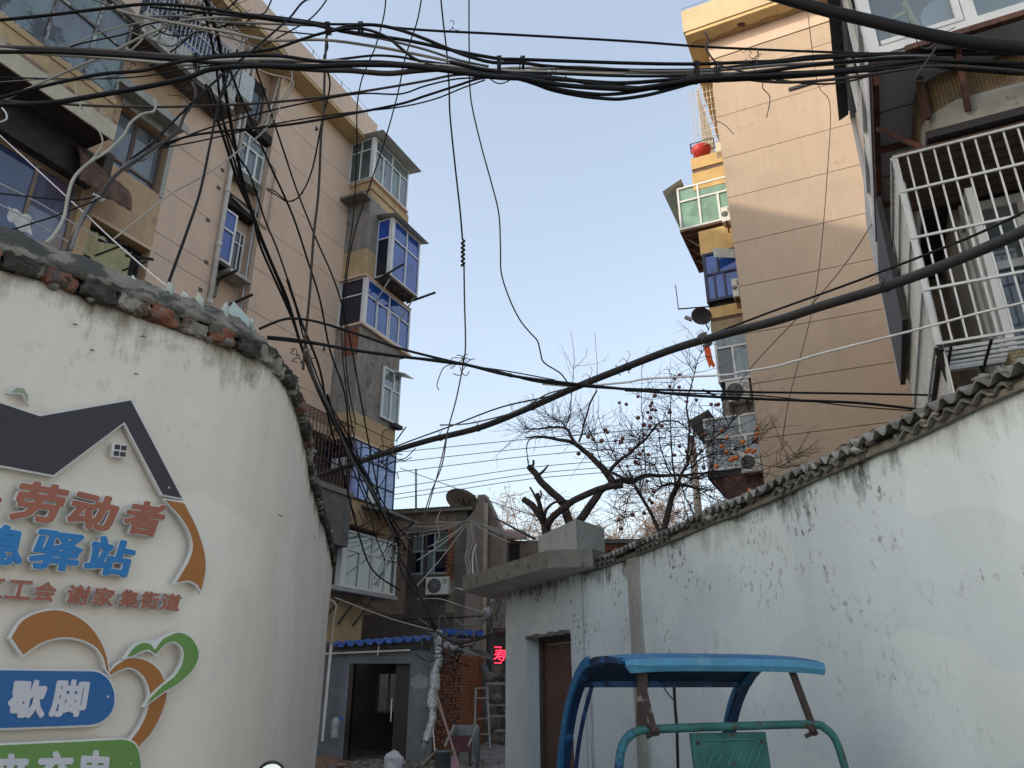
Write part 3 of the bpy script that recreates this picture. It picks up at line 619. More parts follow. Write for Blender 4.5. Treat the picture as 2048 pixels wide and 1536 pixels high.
# eaves
ev = MB().box(L, -30, -.3, -.5, .6, 19.45, 19.55).box(L, -30, -6.2, .6, .72, 19.0, 19.2); ev.obj('eave_soffit', M('yellow_soffit', (.5, .37, .19), var=.14, scale=2, col2=(.3, .2, .11), c2t=.62, c2s=2.5), lb)
MB().box(L, -30, .1, .5, .62, 19.55, 20.5).obj('eave_fascia', tan_, lb)
MB().box(L, -30, .1, -9, .5, 19.56, 19.75).obj('roof', conc, lb)
MB().box(L, -.5, 1.9, -.3, .62, 19.5, 19.6).obj('eave_end', tan_, lb)
q = MB().tube([L.P(-5 + i * .5, .6, 20.7 + .05 * sin(i)) for i in range(10)], .008, 4)
for i in range(0, 10, 3): q.beam(L.P(-5 + i * .5, .6, 20.5), L.P(-5 + i * .5, .6, 20.75), .02)
q.obj('roof_wire', iron, lb)
# the bay with enclosed balconies at the alley corner
BS = Fr(L.P(-.35, 0, 0), W_, -U_)                     # its side face, looking at the street
ys = M('bay_side_render', (.36, .28, .17), var=.16, scale=1.6, streak=.35, col2=(.2, .17, .13), c2t=.56, c2s=2)
def bayblock(z0, z1, m, n=.93, k1=1.95, name='bay_wall'): return MB().box(L, -.33, k1, 0, n, z0, z1).obj(name, m, lb)
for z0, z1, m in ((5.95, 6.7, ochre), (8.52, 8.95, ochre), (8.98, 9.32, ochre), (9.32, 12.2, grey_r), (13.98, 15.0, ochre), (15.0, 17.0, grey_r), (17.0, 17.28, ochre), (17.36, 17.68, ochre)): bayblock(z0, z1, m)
bayblock(0, 4.08, ochre, .3, 1.75)
for z_ in (8.95, 17.28): bayblock(z_, z_ + (.03 if z_ < 10 else .08), joint, .91, 1.93, 'bay_joint')
core = MB().box(L, -.2, 1.8, 0, .6, 4.1, 17.7); core.obj('bay_core', M('bay_core_dark', (.05, .05, .055)), lb)
for z0, z1, s1, n1 in ((8.45, 8.53, 2.02, 1.0), (12.18, 12.26, 2.5, 1.03), (13.93, 14.0, 2.35, 1.02), (17.68, 17.75, 1.8, 1.02)): MB().box(L, -.4, s1, 0, n1, z0, z1).obj('bay_band', tan_, lb)
# enclosed balconies: front (along the alley) and side
def enclosure(z0, z1, s0, s1, n, fm, pm, pms, cols, tr, tcols=None, roof=0, side_cols=(0, 1), depth=None, post=.1, bar=.055):
    d = depth or n
    window(L, s0 + post, s1, z0, z1, lb, fm, pm, cols=cols, tr=tr, tcols=tcols, n=n - .07, bar=bar, mull=.055)
    S = Fr(L.P(s0, 0, 0), W_, -U_)
    window(S, n - d, n - post, z0, z1, lb, fm, pms, cols=side_cols, tr=tr, n=-.07, bar=.03, mull=.04)
    MB().box(L, s0 - .005, s0 + post, n - post - .005, n + .005, z0, z1).obj('corner_post', fm, lb)
    if roof:
        r_ = MB(); ny_ = 26; A = []; B_ = []
        for i in range(ny_ * 2 + 1):
            kk = s0 - .15 + (s1 - s0 + .35) * i / (ny_ * 2); dz = .018 * (i % 2)
            A.append(L.P(kk, n - d, z1 + .16 + dz)); B_.append(L.P(kk, n + roof, z1 + .01 + dz))
        r_.grid([A, B_]); r_.grid([[p + Vector((0, 0, .02)) for p in A], [p + Vector((0, 0, .02)) for p in B_]])
        r_.obj('sheet_roof', M('white_sheet_roof', (.5, .5, .47), rough=.5, var=.12, streak=.2), lb)
enclosure(17.75, 19.45, -.45, 1.72, .99, white_pvc, [g_teal, g_grey], glass('glass_side_dark', (.07, .1, .1), .5), (0, .25, .5, .75, 1), .72, (0, .5, 1), roof=.42, side_cols=(0, .5, 1))
enclosure(12.28, 13.92, -.3, 2.35, 1.0, white_pvc, g_blue, g_navy, (0, .24, .48, .52, .74, 1), .64, (0, .5, 1), roof=0)
enclosure(14.15, 16.35, .2, 1.95, 1.52, white_pvc, g_blue, [g_navy, g_blue], (0, .5, 1), .66, roof=.22, depth=.6, side_cols=(0, 1))
und = MB().box(L, .2, 1.95, .93, 1.5, 14.08, 14.15)
for i in range(4): und.beam(L.P(.3 + .5 * i, .9, 14.05), L.P(.3 + .5 * i, 1.55, 14.05), .05)
und.obj('balcony_floor', M('wood_floor', (.12, .09, .07), var=.4, scale=7), lb)
for kk in (.3, 1.75):
    MB().beam(L.P(kk, .93, 13.2), L.P(kk, 1.5, 14.05), .035).obj('brace', alu, lb)
MB().beam(L.P(.15, 1.2, 14.05), L.P(.15, 2.1, 14.35), .05).obj('strut', iron, lb); MB().beam(L.P(1.9, 1.1, 14.0), L.P(2.0, 2.2, 14.2), .06).obj('strut', iron, lb)
MB().box(Fr(L.P(-.35, 0, 0), W_, -U_), -.15, .95, .0, .45, 16.88, 16.96).obj('side_ledge', M('ledge_sheet', (.16, .15, .14), var=.3), lb)
# third-floor window let into the corner, with its sheet hood and brace
window(L, 1.0, 1.98, 9.52, 11.28, lb, white_pvc, g_teal, cols=(0, .5, 1), tr=.62, tcols=(0, .62, 1), n=.95, bar=.06)
MB().hexa([L.P(1.5, .9, 11.32), L.P(2.1, .9, 11.32), L.P(2.15, 1.4, 11.16), L.P(1.6, 1.4, 11.16), L.P(1.5, .9, 11.35), L.P(2.1, .9, 11.35), L.P(2.15, 1.4, 11.19), L.P(1.6, 1.4, 11.19)]).obj('window_hood', white_pvc, lb)
MB().box(L, 1.6, 2.05, .93, 1.15, 9.38, 9.5).obj('window_sill', iron, lb); MB().beam(L.P(2.0, .93, 9.0), L.P(2.0, 1.3, 9.45), .03).obj('brace', iron, lb)
MB().box(L, -.36, -.33, .35, .9, 11.2, 12.1).obj('exposed_brick_patch', red_brick, lb)
# second-floor blue steel glazing
ba = Fr(L.P(0, 0, 0), U_, W_)
steel_b = M('blue_steel', (.015, .02, .06), rough=.5)
pale_b = glass('glass_pale_blue', (.14, .24, .55), .5, back=(.08, .14, .42)); wht_p = M('white_board_pane', (.55, .58, .56), rough=.5)
fo = MB(); K = [-.3 + i * .46 for i in range(6)]; Z = [6.72, 7.3, 7.95, 8.45]
for kk in K: fo.beam(L.P(kk, .98, Z[0]), L.P(kk, .98, Z[-1]), .035)
for z_ in Z: fo.beam(L.P(K[0], .985, z_), L.P(K[-1], .985, z_), .035)
fo = fo.obj('window', steel_b, lb)
for i in range(5):
    for j in range(3): MB().box(L, K[i] + .01, K[i + 1] - .01, .965, .972, Z[j] + .01, Z[j + 1] - .01).obj('pane', wht_p if (i, j) == (2, 0) else pale_b, fo)
MB().box(BS, 0, .95, .0, .03, 6.72, 8.45).obj('side_glazing', g_navy, lb)
for a_, b_ in ((.35, .6), (.65, .9)): MB().box(BS, a_, b_, .03, .045, 7.3, 7.85).obj('side_pane', wht_p, lb)
MB().hexa([L.P(.4, .9, 6.55), L.P(2.3, .9, 6.5), L.P(2.4, 1.75, 6.3), L.P(.5, 1.75, 6.35), L.P(.4, .9, 6.62), L.P(2.3, .9, 6.57), L.P(2.4, 1.75, 6.38), L.P(.5, 1.75, 6.43)]).obj('lean_to_sheet', conc, lb)
for i in range(3): MB().beam(L.P(.5 + i * .8, .9, 5.95), L.P(.7 + i * .8, 1.6, 6.35), .035).obj('strut', rust, lb)
# first-floor white enclosure
k0 = L.at(722, 1100, .8)[0]
enclosure(4.2, 5.82, -.1, 2.65, .8, white_pvc, glass('glass_sage', (.13, .16, .14), .3, back=(.09, .11, .1)), g_dark, (0, .27, .5, .54, .78, 1), .66, (0, .5, 1), post=.16, bar=.07)
MB().box(L, -.6, 2.7, 0, .88, 4.08, 4.2).obj('balcony_floor', M('dirty_white_slab', (.36, .35, .33), var=.2, streak=.3), lb)
for kk in (-.1, .6, 1.3): MB().beam(L.P(kk, .3, 3.25), L.P(kk + .25, .8, 4.07), .05).obj('strut', iron, lb)
for kk in (-.28, 0, .3, .6): MB().tube([L.P(kk, .95, 6.4), L.P(kk + .1, 1.1, 6.0), L.P(kk - .05, 1.0, 5.9)], .015, 5).obj('bent_rebar', rust, lb)
# rusty cage on the next balcony towards the street
cgt = MB(); c0, c1, cn = -2.6, -.45, 1.15
for i in range(15):
    kk = c0 + (c1 - c0) * i / 14; cgt.beam(L.P(kk, cn, 6.75), L.P(kk, cn, 8.7), .022); cgt.beam(L.P(kk, 0, 8.95), L.P(kk, cn, 8.7), .022)
for z_ in (6.8, 7.4, 8.0, 8.7): cgt.beam(L.P(c0, cn, z_), L.P(c1, cn, z_), .025)
for i in range(8):
    nn_ = cn * i / 7; cgt.beam(L.P(c0, nn_, 6.75), L.P(c0, nn_, 8.95 - .25 * i / 7), .022)
for z_ in (7.4, 8.0): cgt.beam(L.P(c0, 0, z_), L.P(c0, cn, z_), .025)
cgt.obj('window_cage', M('rust_cage', (.13, .055, .04), rough=.8, var=.3, scale=10), lb)
MB().box(L, -2.7, -.4, 0, 1.2, 5.2, 6.6).obj('concrete_box', M('box_concrete', (.13, .125, .115), var=.25, scale=4, streak=.5, bump=.5), lb)
MB().box(L, -2.75, -.38, 0, 1.25, 6.6, 6.75).obj('balcony_slab', conc, lb)
MB().box(L, -2.5, -.6, .3, 1.0, 6.76, 7.3).obj('stored_junk', dark_in, lb)
MB().box(L, -2.4, -.45, .02, .12, 6.76, 8.6).obj('dark_opening', dark_in, lb)
# ------------------------------------------------------------------ right whitewashed wall with its corrugated roof edge
RW = Cv([(-.1, 12.56), (.42, 11.34), (.89, 10.23), (1.24, 9.5), (1.6, 8.2), (1.88, 7.0), (2.1, 6.2), (2.25, 5.4), (2.37, 4.81), (2.48, 4.34), (2.55, 3.86), (2.66, 3.4), (2.9, 2.2), (3.15, .6), (3.3, -1.5)], 1)
RT = RW.L[-1]
wall_r = M('whitewash_right', (.63, .715, .75), rough=.9, var=.04, scale=1.3, bump=.3, bs=9, streak=.1, drip=(3.02, 1.35, (.05, .06, .05), .86), col2=(.57, .645, .675), c2t=.6, c2s=1.2)
rw_ = thing('roadside_wall', 'pale bluish whitewashed wall with doorway, right of the alley behind the tricycle', 'wall', RW.P(RT * .5, 0, 0))
kd0 = RW.at(1145, 1400)[0]; kd1 = RW.at(1054, 1400)[0]; kd0, kd1 = sorted((kd0, kd1)); ZD = 2.27
def wallgrid(k0, k1, z0, z1, name='render', nz=8, nk=None, n0=0):
    nk = nk or max(2, int((k1 - k0) / .12)); b = MB(); rows = []
    for j in range(nz + 1):
        z = z0 + (z1 - z0) * j / nz
        rows.append([RW.P(k0 + (k1 - k0) * i / nk, n0 + .012 * noise.noise(Vector((i * .3 + k0, z * 1.5, 4))), z) for i in range(nk + 1)])
    for j in range(nz, -1, -1):
        z = z0 + (z1 - z0) * j / nz
        rows.append([RW.P(k0 + (k1 - k0) * i / nk, -.38, z) for i in range(nk + 1)])
    b.grid(rows)
    for i in (0, nk): b.f.append([r * (nk + 1) + i for r in range(2 * nz + 2)])
    b.sm = False; return b.obj(name, wall_r, rw_)
kp = RW.at(1170, 1300)[0]
wallgrid(0, kd0, 0, 3.0, nz=6); wallgrid(kd0, kd1, ZD, 3.0, nz=2, name='lintel'); wallgrid(kd1, kp - .05, 0, 3.0, nz=6); wallgrid(kp, RT, 0, 3.03, nz=12)
MB().grid([[RW.P(kp - .06, -.05, z) for z in (0, 3)], [RW.P(kp + .01, -.05, z) for z in (0, 3)]]).obj('dark_joint', M('seam_joint', (.11, .11, .1), var=.3, scale=5), rw_)  # dark grey strip behind the gap between the two wall pieces
ka = RW.at(1268, 1300)[0]; kb_ = RW.at(1290, 1300)[0]; ka, kb_ = sorted((ka, kb_))
p_ = MB(); p_.box(RW, ka, kb_, -.05, .035, 0, 3.0); p_.obj('pilaster_strip', M('strip_cement', (.36, .37, .35), var=.15, scale=4, streak=.35), rw_)
# door behind the opening: brown leaf, dark lintel
dl = MB().hexa([RW.P(kd1 - .02, -.3, 0), RW.P(kd0 + .1, -.3, 0), RW.P(kd0 + .1, -.25, 0), RW.P(kd1 - .02, -.25, 0), RW.P(kd1 - .02, -.3, ZD - .06), RW.P(kd0 + .1, -.3, ZD - .06), RW.P(kd0 + .1, -.25, ZD - .06), RW.P(kd1 - .02, -.25, ZD - .06)])
dl.obj('door', M('brown_door', (.13, .075, .06), rough=.6, var=.25, scale=4, streak=.4), rw_)
fr_ = MB(); fr_.box(RW, kd0, kd0 + .1, -.3, -.2, 0, ZD).box(RW, kd1 - .07, kd1, -.3, -.22, 0, ZD).box(RW, kd0, kd1, -.3, -.22, ZD - .07, ZD); fr_.obj('door_frame', M('door_frame_dark', (.07, .05, .045), rough=.6), rw_)
MB().box(RW, kd0 + .25, kd1 - .2, -.24, -.22, ZD - .1, ZD - .085).obj('lock_hasp', alu, rw_)
lc = MB(); rr = random.Random(4)
for i in range(9):
    kk = kd0 + (kd1 - kd0) * (i + .5) / 9; lc.box(RW, kk - .06, kk + .06, -.02, .03 + rr.uniform(0, .02), ZD - rr.uniform(.0, .02), ZD + rr.uniform(.02, .05))
lc.obj('broken_lintel_edge', conc, rw_)
MB().tube([RW.P(RW.at(1180, 1300)[0], .02, .0), RW.P(RW.at(1180, 1300)[0], .02, 1.5)], .012, 5).obj('cable_run', alu, rw_)
# corrugated sheets, one object each, overlapping
shm = [M('asbestos_sheet', (.27, .27, .245), var=.25, scale=6, col2=(.09, .095, .08), c2t=.5, c2s=5, bump=.8, bs=30), M('asbestos_sheet_dark', (.15, .15, .135), var=.3, scale=7, col2=(.3, .3, .28), c2t=.57, c2s=6, bump=.8, bs=30)]
k = kp - .25; i = 0
while k < RT - .7:
    wd = .74; cols_ = 37
    top, bot, top2, bot2 = [], [], [], []; rr = random.Random(i); skew = rr.uniform(-.03, .03)
    for j in range(cols_ + 1):
        kk = k + wd * j / cols_; ph = 2 * pi * (kk) / .125
        dz = .028 * sin(ph) + .012 * (i % 2) + .01 * noise.noise(Vector((kk * 3, i, 0)))
        ov = .11 + skew + .012 * noise.noise(Vector((kk * 20, 1, i)))
        bot.append(RW.P(kk, ov, 3.08 + dz)); top.append(RW.P(kk, -.85, 3.36 + dz))
    b = MB(); b.grid([bot, top]); b.grid([[p + Vector((0, 0, .017)) for p in bot], [p + Vector((0, 0, .017)) for p in top]])
    b.grid([bot, [p + Vector((0, 0, .017)) for p in bot]]); b.sm = True
    b.obj('roof_sheet', shm[(i * 7) % 3 % 2], rw_); k += wd - .1; i += 1
for i_ in range(7):
    k = kp + .1 + i_ * 1.45; rr = random.Random(50 + i_); b = MB(); bot, top = [], []
    for j in range(28):
        kk = k + .9 * j / 27; dz = .024 * sin(2 * pi * kk / .125 + 1.3)
        bot.append(RW.P(kk, .085 + .02 * noise.noise(Vector((kk * 16, 4, i_))), 3.03 + dz)); top.append(RW.P(kk, -.4, 3.13 + dz))
    b.grid([bot, top]); b.grid([[p + Vector((0, 0, .016)) for p in bot], [p + Vector((0, 0, .016)) for p in top]]); b.grid([bot, [p + Vector((0, 0, .016)) for p in bot]]); b.sm = True
    b.obj('under_sheet', shm[1], rw_)
rr = random.Random(71)
for i_ in range(60):
    kk = rr.uniform(kp, RT - 1.5); q = MB().sphere(RW.P(kk, rr.uniform(.0, .1), rr.uniform(3.05, 3.14)), rr.uniform(.015, .045), 7, 5, (1.4, 1, .6))
    for v in q.v: v += Vector([noise.noise(v * 30 + Vector((9 * a, 0, 0))) for a in range(3)]) * .018
    q.obj('mortar_lump', conc if rr.random() < .7 else conc_l, rw_)
bt = MB()
k = kp
while k < RT - 1.2:
    ln = 1.1; bt.box(RW, k, k + ln * .5, -.02, .05, 3.0, 3.035).box(RW, k + ln * .5, k + ln, -.02, .04, 3.002, 3.033); k += ln
bt.obj('eave_batten', conc, rw_)
mor = MB(); rows = []
for pn, pz in ((-.02, 3.0), (.03, 3.02), (.02, 3.07), (-.1, 3.1), (-.3, 3.1)):
    rows.append([RW.P(kp + (RT - kp) * q / 260, pn + .025 * noise.noise(Vector((q * .5, pz * 8, 1))), pz + .02 * noise.noise(Vector((q * .4, pn * 9, 6)))) for q in range(261)])
mor.grid(rows); mor.sm = True; mor.obj('mortar_fill', conc, rw_)
for px_, h_ in ((1640, .12), (1668, .1), (1700, .09)):
    kk = RW.at(px_, 930, -.1)[0]; r_ = random.Random(px_)
    MB().hexa([RW.P(kk + a, -.2 + b__, 3.14 + z + a * .1) for z in (0, .06) for a, b__ in ((0, 0), (.22, .02), (.2, .13), (-.02, .1))]).obj('loose_brick', bm_l[0], rw_)
# ------------------------------------------------------------------ porch slab and planter block at its left end
SLB = [(-.78, 12.2), (.46, 9.72), (1.02, 9.62), (1.55, 10.4), (.9, 13.0), (-.35, 13.4)]
sb = thing('porch_slab', 'weathered concrete canopy slab sticking out over the doorway at the left end of the right wall', 'canopy', (.3, 11.2, 3.0))
q = MB(); q.poly([(x, y, 3.005) for x, y in SLB], [(x, y, 3.23) for x, y in SLB]); q.obj('slab', conc, sb)
q = MB(); q.poly([(x * .985 + .01, y * .99 + .12, 3.0) for x, y in SLB], [(x * .985 + .01, y * .99 + .12, 3.012) for x, y in SLB]); q.obj('soffit', M('soffit_paint', (.4, .4, .37), var=.15, scale=3, streak=.2, col2=(.22, .22, .2), c2t=.6), sb)
blk = [(.4, 11.45), (.87, 10.15), (1.32, 10.75), (.9, 12.0)]
q = MB(); q.poly([(x, y, 3.235) for x, y in blk], [(x, y, 3.72) for x, y in blk])
o = q.obj('planter_block', M('planter_render', (.40, .43, .40), var=.12, scale=3, streak=.3, col2=(.17, .18, .15), c2t=.61, c2s=3.5, bump=.4), None, 'pale grey-green rendered block on the porch slab in front of the pruned tree', 'planter')
# ------------------------------------------------------------------ right apartment block (gable towards the camera)
R = Fr((6.04, 17.5), W_, -U_)
rb = thing('apartment_building', 'tall tan apartment block with blank gable wall half in sun, right of the alley', 'building', R.P(4, -5, 0))
MB().box(R, .0, 11, -14, -.04, 0, 20.0).obj('wall', joint, rb)
MB().box(R, -.003, .02, -14, -.05, 0, 20.0).obj('alley_wall', ochre, rb)
zr = [0, 1.5, 2.95, 4.35, 5.8, 7.23, 8.67, 10.07, 11.46, 12.8, 14.28, 15.63, 17.12, 18.55, 19.3]
ksp = [-.01, 11]
for z0, z1 in zip(zr, zr[1:]):
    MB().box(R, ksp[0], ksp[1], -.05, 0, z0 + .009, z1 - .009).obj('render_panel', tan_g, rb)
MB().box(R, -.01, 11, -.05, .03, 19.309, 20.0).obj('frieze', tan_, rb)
e = MB(); e.box(R, -.55, 11, -.3, .6, 19.98, 20.1); e.box(R, -.55, 0, -14, -.3, 19.98, 20.1); e.obj('eave_soffit', M('yellow_soffit_gable', (.56, .4, .19), var=.12, scale=2, col2=(.33, .2, .09), c2t=.62, c2s=2.5), rb)
e = MB(); e.box(R, -.6, 11, .5, .64, 20.1, 20.95); e.box(R, -.6, -.46, -14, .5, 20.1, 20.95); e.obj('eave_fascia', M('fascia_gable', (.55, .42, .25), var=.08, scale=2, streak=.15, col2=(.42, .3, .16), c2t=.62), rb)
# jagged peeled render under the soffit
rr = random.Random(9); A = []; B_ = []
for i in range(90):
    kk = -.45 + i * .09; A.append(R.P(kk, .02, 19.975)); B_.append(R.P(kk, .18 + .16 * noise.noise(Vector((i * .22, 0, 0))) + .04 * rr.random(), 19.96))
MB().grid([A, B_]).obj('peeled_render', M('peeled', (.42, .26, .11), var=.2, scale=6), rb)
MB().sphere(R.P(1.05, .3, 19.98), .09, 8, 4, (1.4, 1, .2)).obj('spalled_hole', rust, rb)
MB().tube([R.P(-.6, .66, 21.02), R.P(2, .66, 21.03), R.P(6, .66, 21.02)], .008, 4).obj('roof_wire', iron, rb)
MB().box(R, 2.02, 2.72, .0, .05, 17.28, 17.37).obj('dark_slot', iron, rb)
# bays on its alley side, seen end-on
Bf = Fr(R.P(0, -1.7, 0), -W_, -U_)      # plane facing the street; k grows towards the alley
def bx(p0, p1, m, name, n0=-2.6, n1=0, par=rb):
    k0, z1 = Bf.at(*p0, n1); k1, z0 = Bf.at(*p1, n1); return MB().box(Bf, min(k0, k1), max(k0, k1), n0, n1, min(z0, z1), max(z0, z1)).obj(name, m, par)
ykl = lambda px, py, n=0: Bf.at(px, py, n)
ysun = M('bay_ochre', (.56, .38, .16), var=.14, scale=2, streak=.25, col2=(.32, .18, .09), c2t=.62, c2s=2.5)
def hz(px, py): return Bf.at(px, py, 0)[1]
kb0 = .0
def blk_(pxl, py0, py1, m, name='bay_wall', n0=-2.6, n1=0):
    k1 = Bf.at(pxl, (py0 + py1) / 2)[0]; z1 = hz(pxl, py0); z0 = hz(pxl, py1)
    MB().box(Bf, kb0, k1, n0, n1, z0, z1).obj(name, m, rb); return k1, z0, z1
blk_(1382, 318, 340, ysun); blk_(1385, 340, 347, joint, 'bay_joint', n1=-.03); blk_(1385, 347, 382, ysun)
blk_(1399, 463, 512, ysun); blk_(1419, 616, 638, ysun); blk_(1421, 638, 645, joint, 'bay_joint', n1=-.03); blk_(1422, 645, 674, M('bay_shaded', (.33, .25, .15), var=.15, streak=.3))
blk_(1445, 800, 836, grey_r); blk_(1452, 945, 1010, red_brick)
blk_(1440, 1010, 1300, red_brick)
dkcore = M('bay_core_right', (.05, .055, .055)); MB().box(Bf, 0, Bf.at(1410, 500)[0], -2.4, -.2, 3, 15.2).obj('bay_core', dkcore, rb)
def win_(pl, py0, py1, pr, fm, pm, cols, tr, tcols=None, bar=.06, n=-.05, roof=False, side=None):
    k1 = Bf.at(pl, (py0 + py1) / 2)[0]; z1 = hz(pl, py0); z0 = hz(pl, py1)
    window(Bf, 0, k1, z0, z1, rb, fm, pm, cols=cols, tr=tr, tcols=tcols, bar=bar, mull=.06, n=n)
    S = Fr(Bf.P(k1, 0, 0), U_, -W_)
    window(S, 0.02, 2.6, z0, z1, rb, fm, side or pm, cols=(0, .25, .5, .75, 1), tr=.7, n=-.06)
    if roof:
        A = []; B_ = []
        for i in range(31):
            s_ = -.15 + 2.9 * i / 30; dz = .02 * (i % 2); p = Bf.P(k1 - .2, -s_, z1 + .2 + dz); q_ = Bf.P(k1 + .42, -s_, z1 - .08 + dz); A.append(p); B_.append(q_)
        b = MB().grid([A, B_]); b.grid([[p + Vector((0, 0, .02)) for p in A], [p + Vector((0, 0, .02)) for p in B_]]); b.obj('sheet_roof', M('white_sheet_roof2', (.5, .5, .46), rough=.5, var=.1), rb)
    return k1, z0, z1
kg, zg0, zg1 = win_(1357, 377, 462, 1448, white_pvc, g_green, (0, .28, .62, 1), .66, (0, .62, 1), roof=True)
# timber floor under the green window, running back
fl = MB(); fl.box(Bf, 0, kg + .02, -2.7, .02, zg0 - .08, zg0)
for i in range(7): fl.beam(Bf.P(1.2, -.2 - .38 * i, zg0 - .12), Bf.P(kg, -.2 - .38 * i, zg0 - .12), .06)
for i in range(4): fl.beam(Bf.P(1.2, -.2 - .7 * i, zg0 - .6), Bf.P(kg - .1, -.3 - .7 * i, zg0 - .14), .04)
fl.obj('timber_floor', M('dark_timber', (.12, .065, .04), var=.4, scale=6), rb)
win_(1409, 508, 606, 1478, steel_b, g_blue, (0, .5, .75, 1), .55, (0, .62, 1), bar=.08)
win_(1432, 672, 766, 1500, white_pvc, [g_dark, g_teal], (0, .08, .55, 1), .72, (0, 1))
win_(1411, 838, 944, 1514, white_pvc, [g_grey, g_teal], (0, .33, .55, 1), .6, (0, .4, 1), roof=True)
wl = MB(); k_, z_ = Bf.at(1430, 765); wl.box(Bf, 0, Bf.at(1442, 800)[0], -2.6, .02, hz(1442, 800) - .02, hz(1442, 790)); wl.obj('balcony_floor', iron, rb)
wl = MB(); wl.box(Bf, 0, Bf.at(1415, 950)[0], -2.6, .02, hz(1415, 958), hz(1415, 945)); wl.obj('balcony_floor', iron, rb)
tr_ = MB(); tr_.poly([Bf.P(Bf.at(1425, 960)[0], .01, hz(1425, 960)), Bf.P(0, .01, hz(1425, 960)), Bf.P(0, .01, hz(1470, 1020)), Bf.P(Bf.at(1465, 1010)[0], .01, hz(1465, 1012))], [Bf.P(Bf.at(1425, 960)[0], -2.5, hz(1425, 960)), Bf.P(0, -2.5, hz(1425, 960)), Bf.P(0, -2.5, hz(1470, 1020)), Bf.P(Bf.at(1465, 1010)[0], -2.5, hz(1465, 1012))]); tr_.obj('dark_bracket_wall', M('dark_brick', (.09, .05, .04), var=.4, scale=6), rb)  # bracket wall in one dark brown brick tone
MB().hexa([Bf.P(a, n_, z) for z in (hz(1462, 520), hz(1470, 530) + .5) for a, n_ in ((.2, .05), (.75, .35), (.73, .38), (.2, .08))]).obj('open_casement', M('open_pane', (.5, .55, .56), rough=.2), rb)
# white cage at the top
kc1, zc0 = Bf.at(1425, 300); cgk = MB(); zt = 19.95; z0c = hz(1425, 285); kk1 = Bf.at(1398, 185)[0]
for i in range(9): cgk.beam(Bf.P(.1 + .11 * i, .0, z0c), Bf.P(.1 + .11 * i, .0, zt), .022)
for i in range(22): cgk.beam(Bf.P(kk1 + .05, -.12 * i, z0c), Bf.P(kk1 + .05, -.12 * i, zt), .022)
for j in range(10):
    z_ = z0c + (zt - z0c) * j / 9; cgk.beam(Bf.P(0, .01, z_), Bf.P(kk1 + .05, .01, z_), .022); cgk.beam(Bf.P(kk1 + .06, 0, z_), Bf.P(kk1 + .06, -2.6, z_), .022)
cgk.obj('balcony_cage', M('grille_rusty_white', (.5, .47, .43), rough=.5, col2=(.28, .13, .06), c2t=.56, c2s=9), rb)
blk_(1432, 285, 318, M('cream_block', (.55, .5, .4), var=.1, streak=.2), n0=-1)
# things hanging on it
rk = MB(); k1, z1 = Bf.at(1382, 303); k0 = Bf.at(1430, 303)[0]
for nn_ in (.0, -.5): rk.beam(Bf.P(k0, nn_, z1 + .28), Bf.P(k1, nn_, z1 + .28), .025).beam(Bf.P(k1, nn_, z1 - .1), Bf.P(k1, nn_, z1 + .28), .025).beam(Bf.P(k0, nn_, z1 - .1), Bf.P(k0, nn_, z1 + .28), .025)
rk.beam(Bf.P(k1, 0, z1 + .28), Bf.P(k1, -.5, z1 + .28), .025); rk.obj('balcony_rail', iron, rb)
bs_ = MB(); c_ = Bf.P((k0 + k1) / 2 + .08, -.25, z1 - .12); rows = []
for j, (rr_, zz_) in enumerate(((.24, 0), (.3, .1), (.32, .22), (.30, .22), (.26, .04))): rows.append([c_ + Vector((cos(2 * pi * i / 18) * rr_, sin(2 * pi * i / 18) * rr_, zz_ + .08)) for i in range(18)])
bs_.grid(rows, True); bs_.sm = True
bs_.sphere(c_ + Vector((0, 0, .14)), .25, 12, 6, (1, 1, .8))
bs_.obj('red_basin', M('red_plastic', (.42, .03, .02), rough=.4), None, 'round red plastic basin on the yellow balcony ledge of the right block', 'basin')
def acr(px, py, pxr, pyb, label, par=None):
    k1, z1 = Bf.at(px, py, .3); k0, z0 = Bf.at(pxr, pyb, .3)
    G = Fr(Bf.P(0, 0, 0), W_, -U_); return ac_unit(G, -k1, z0, label, w=abs(k1 - k0), h=abs(z1 - z0), n=.02, group='air conditioners on the right apartment block')
acr(1441, 415, 1462, 440, 'small white air conditioner beside the green window of the right block')
acr(1462, 558, 1480, 592, 'white air conditioner beside the dark blue window of the right block')
acr(1450, 764, 1502, 798, 'white air conditioner under the white-framed window, middle of the right block')
acr(1478, 906, 1524, 942, 'white air conditioner behind the persimmon branches, lowest on the right block')
# aerial, dish, orange cloth
ta = thing('tv_aerial', 'dark L-shaped aerial rod reaching out left from the right block', 'aerial', Bf.P(*[(lambda q: (q[0], 0, q[1]))(Bf.at(1415, 614))][0]))
def BP(px, py, n=0): k, z = Bf.at(px, py, n); return Bf.P(k, n, z)
MB().tube([BP(1420, 613), BP(1356, 618)], .022, 5).obj('arm', iron, ta); MB().tube([BP(1357, 618), BP(1351, 570)], .014, 5).obj('rod', iron, ta)
td = thing('satellite_dish', 'small dark satellite dish edge-on with its feed arm, on the right block', 'satellite dish', BP(1405, 640))
rows = []
cc = BP(1403, 632, .1); ax = Vector((-.35, -.5, -.85)).normalized(); x_ = Vector((1, -.3, 0)).normalized(); y_ = ax.cross(x_).normalized(); x_ = y_.cross(ax)
for j in range(6):
    r_ = .3 * j / 5; rows.append([cc + (x_ * cos(2 * pi * i / 16) + y_ * sin(2 * pi * i / 16)) * r_ - ax * (.1 - .1 * (j / 5) ** 2) for i in range(16)])
o = MB().grid(rows, True); o.sm = True; o.obj('dish', M('dish_dark', (.1, .1, .1), rough=.5), td)
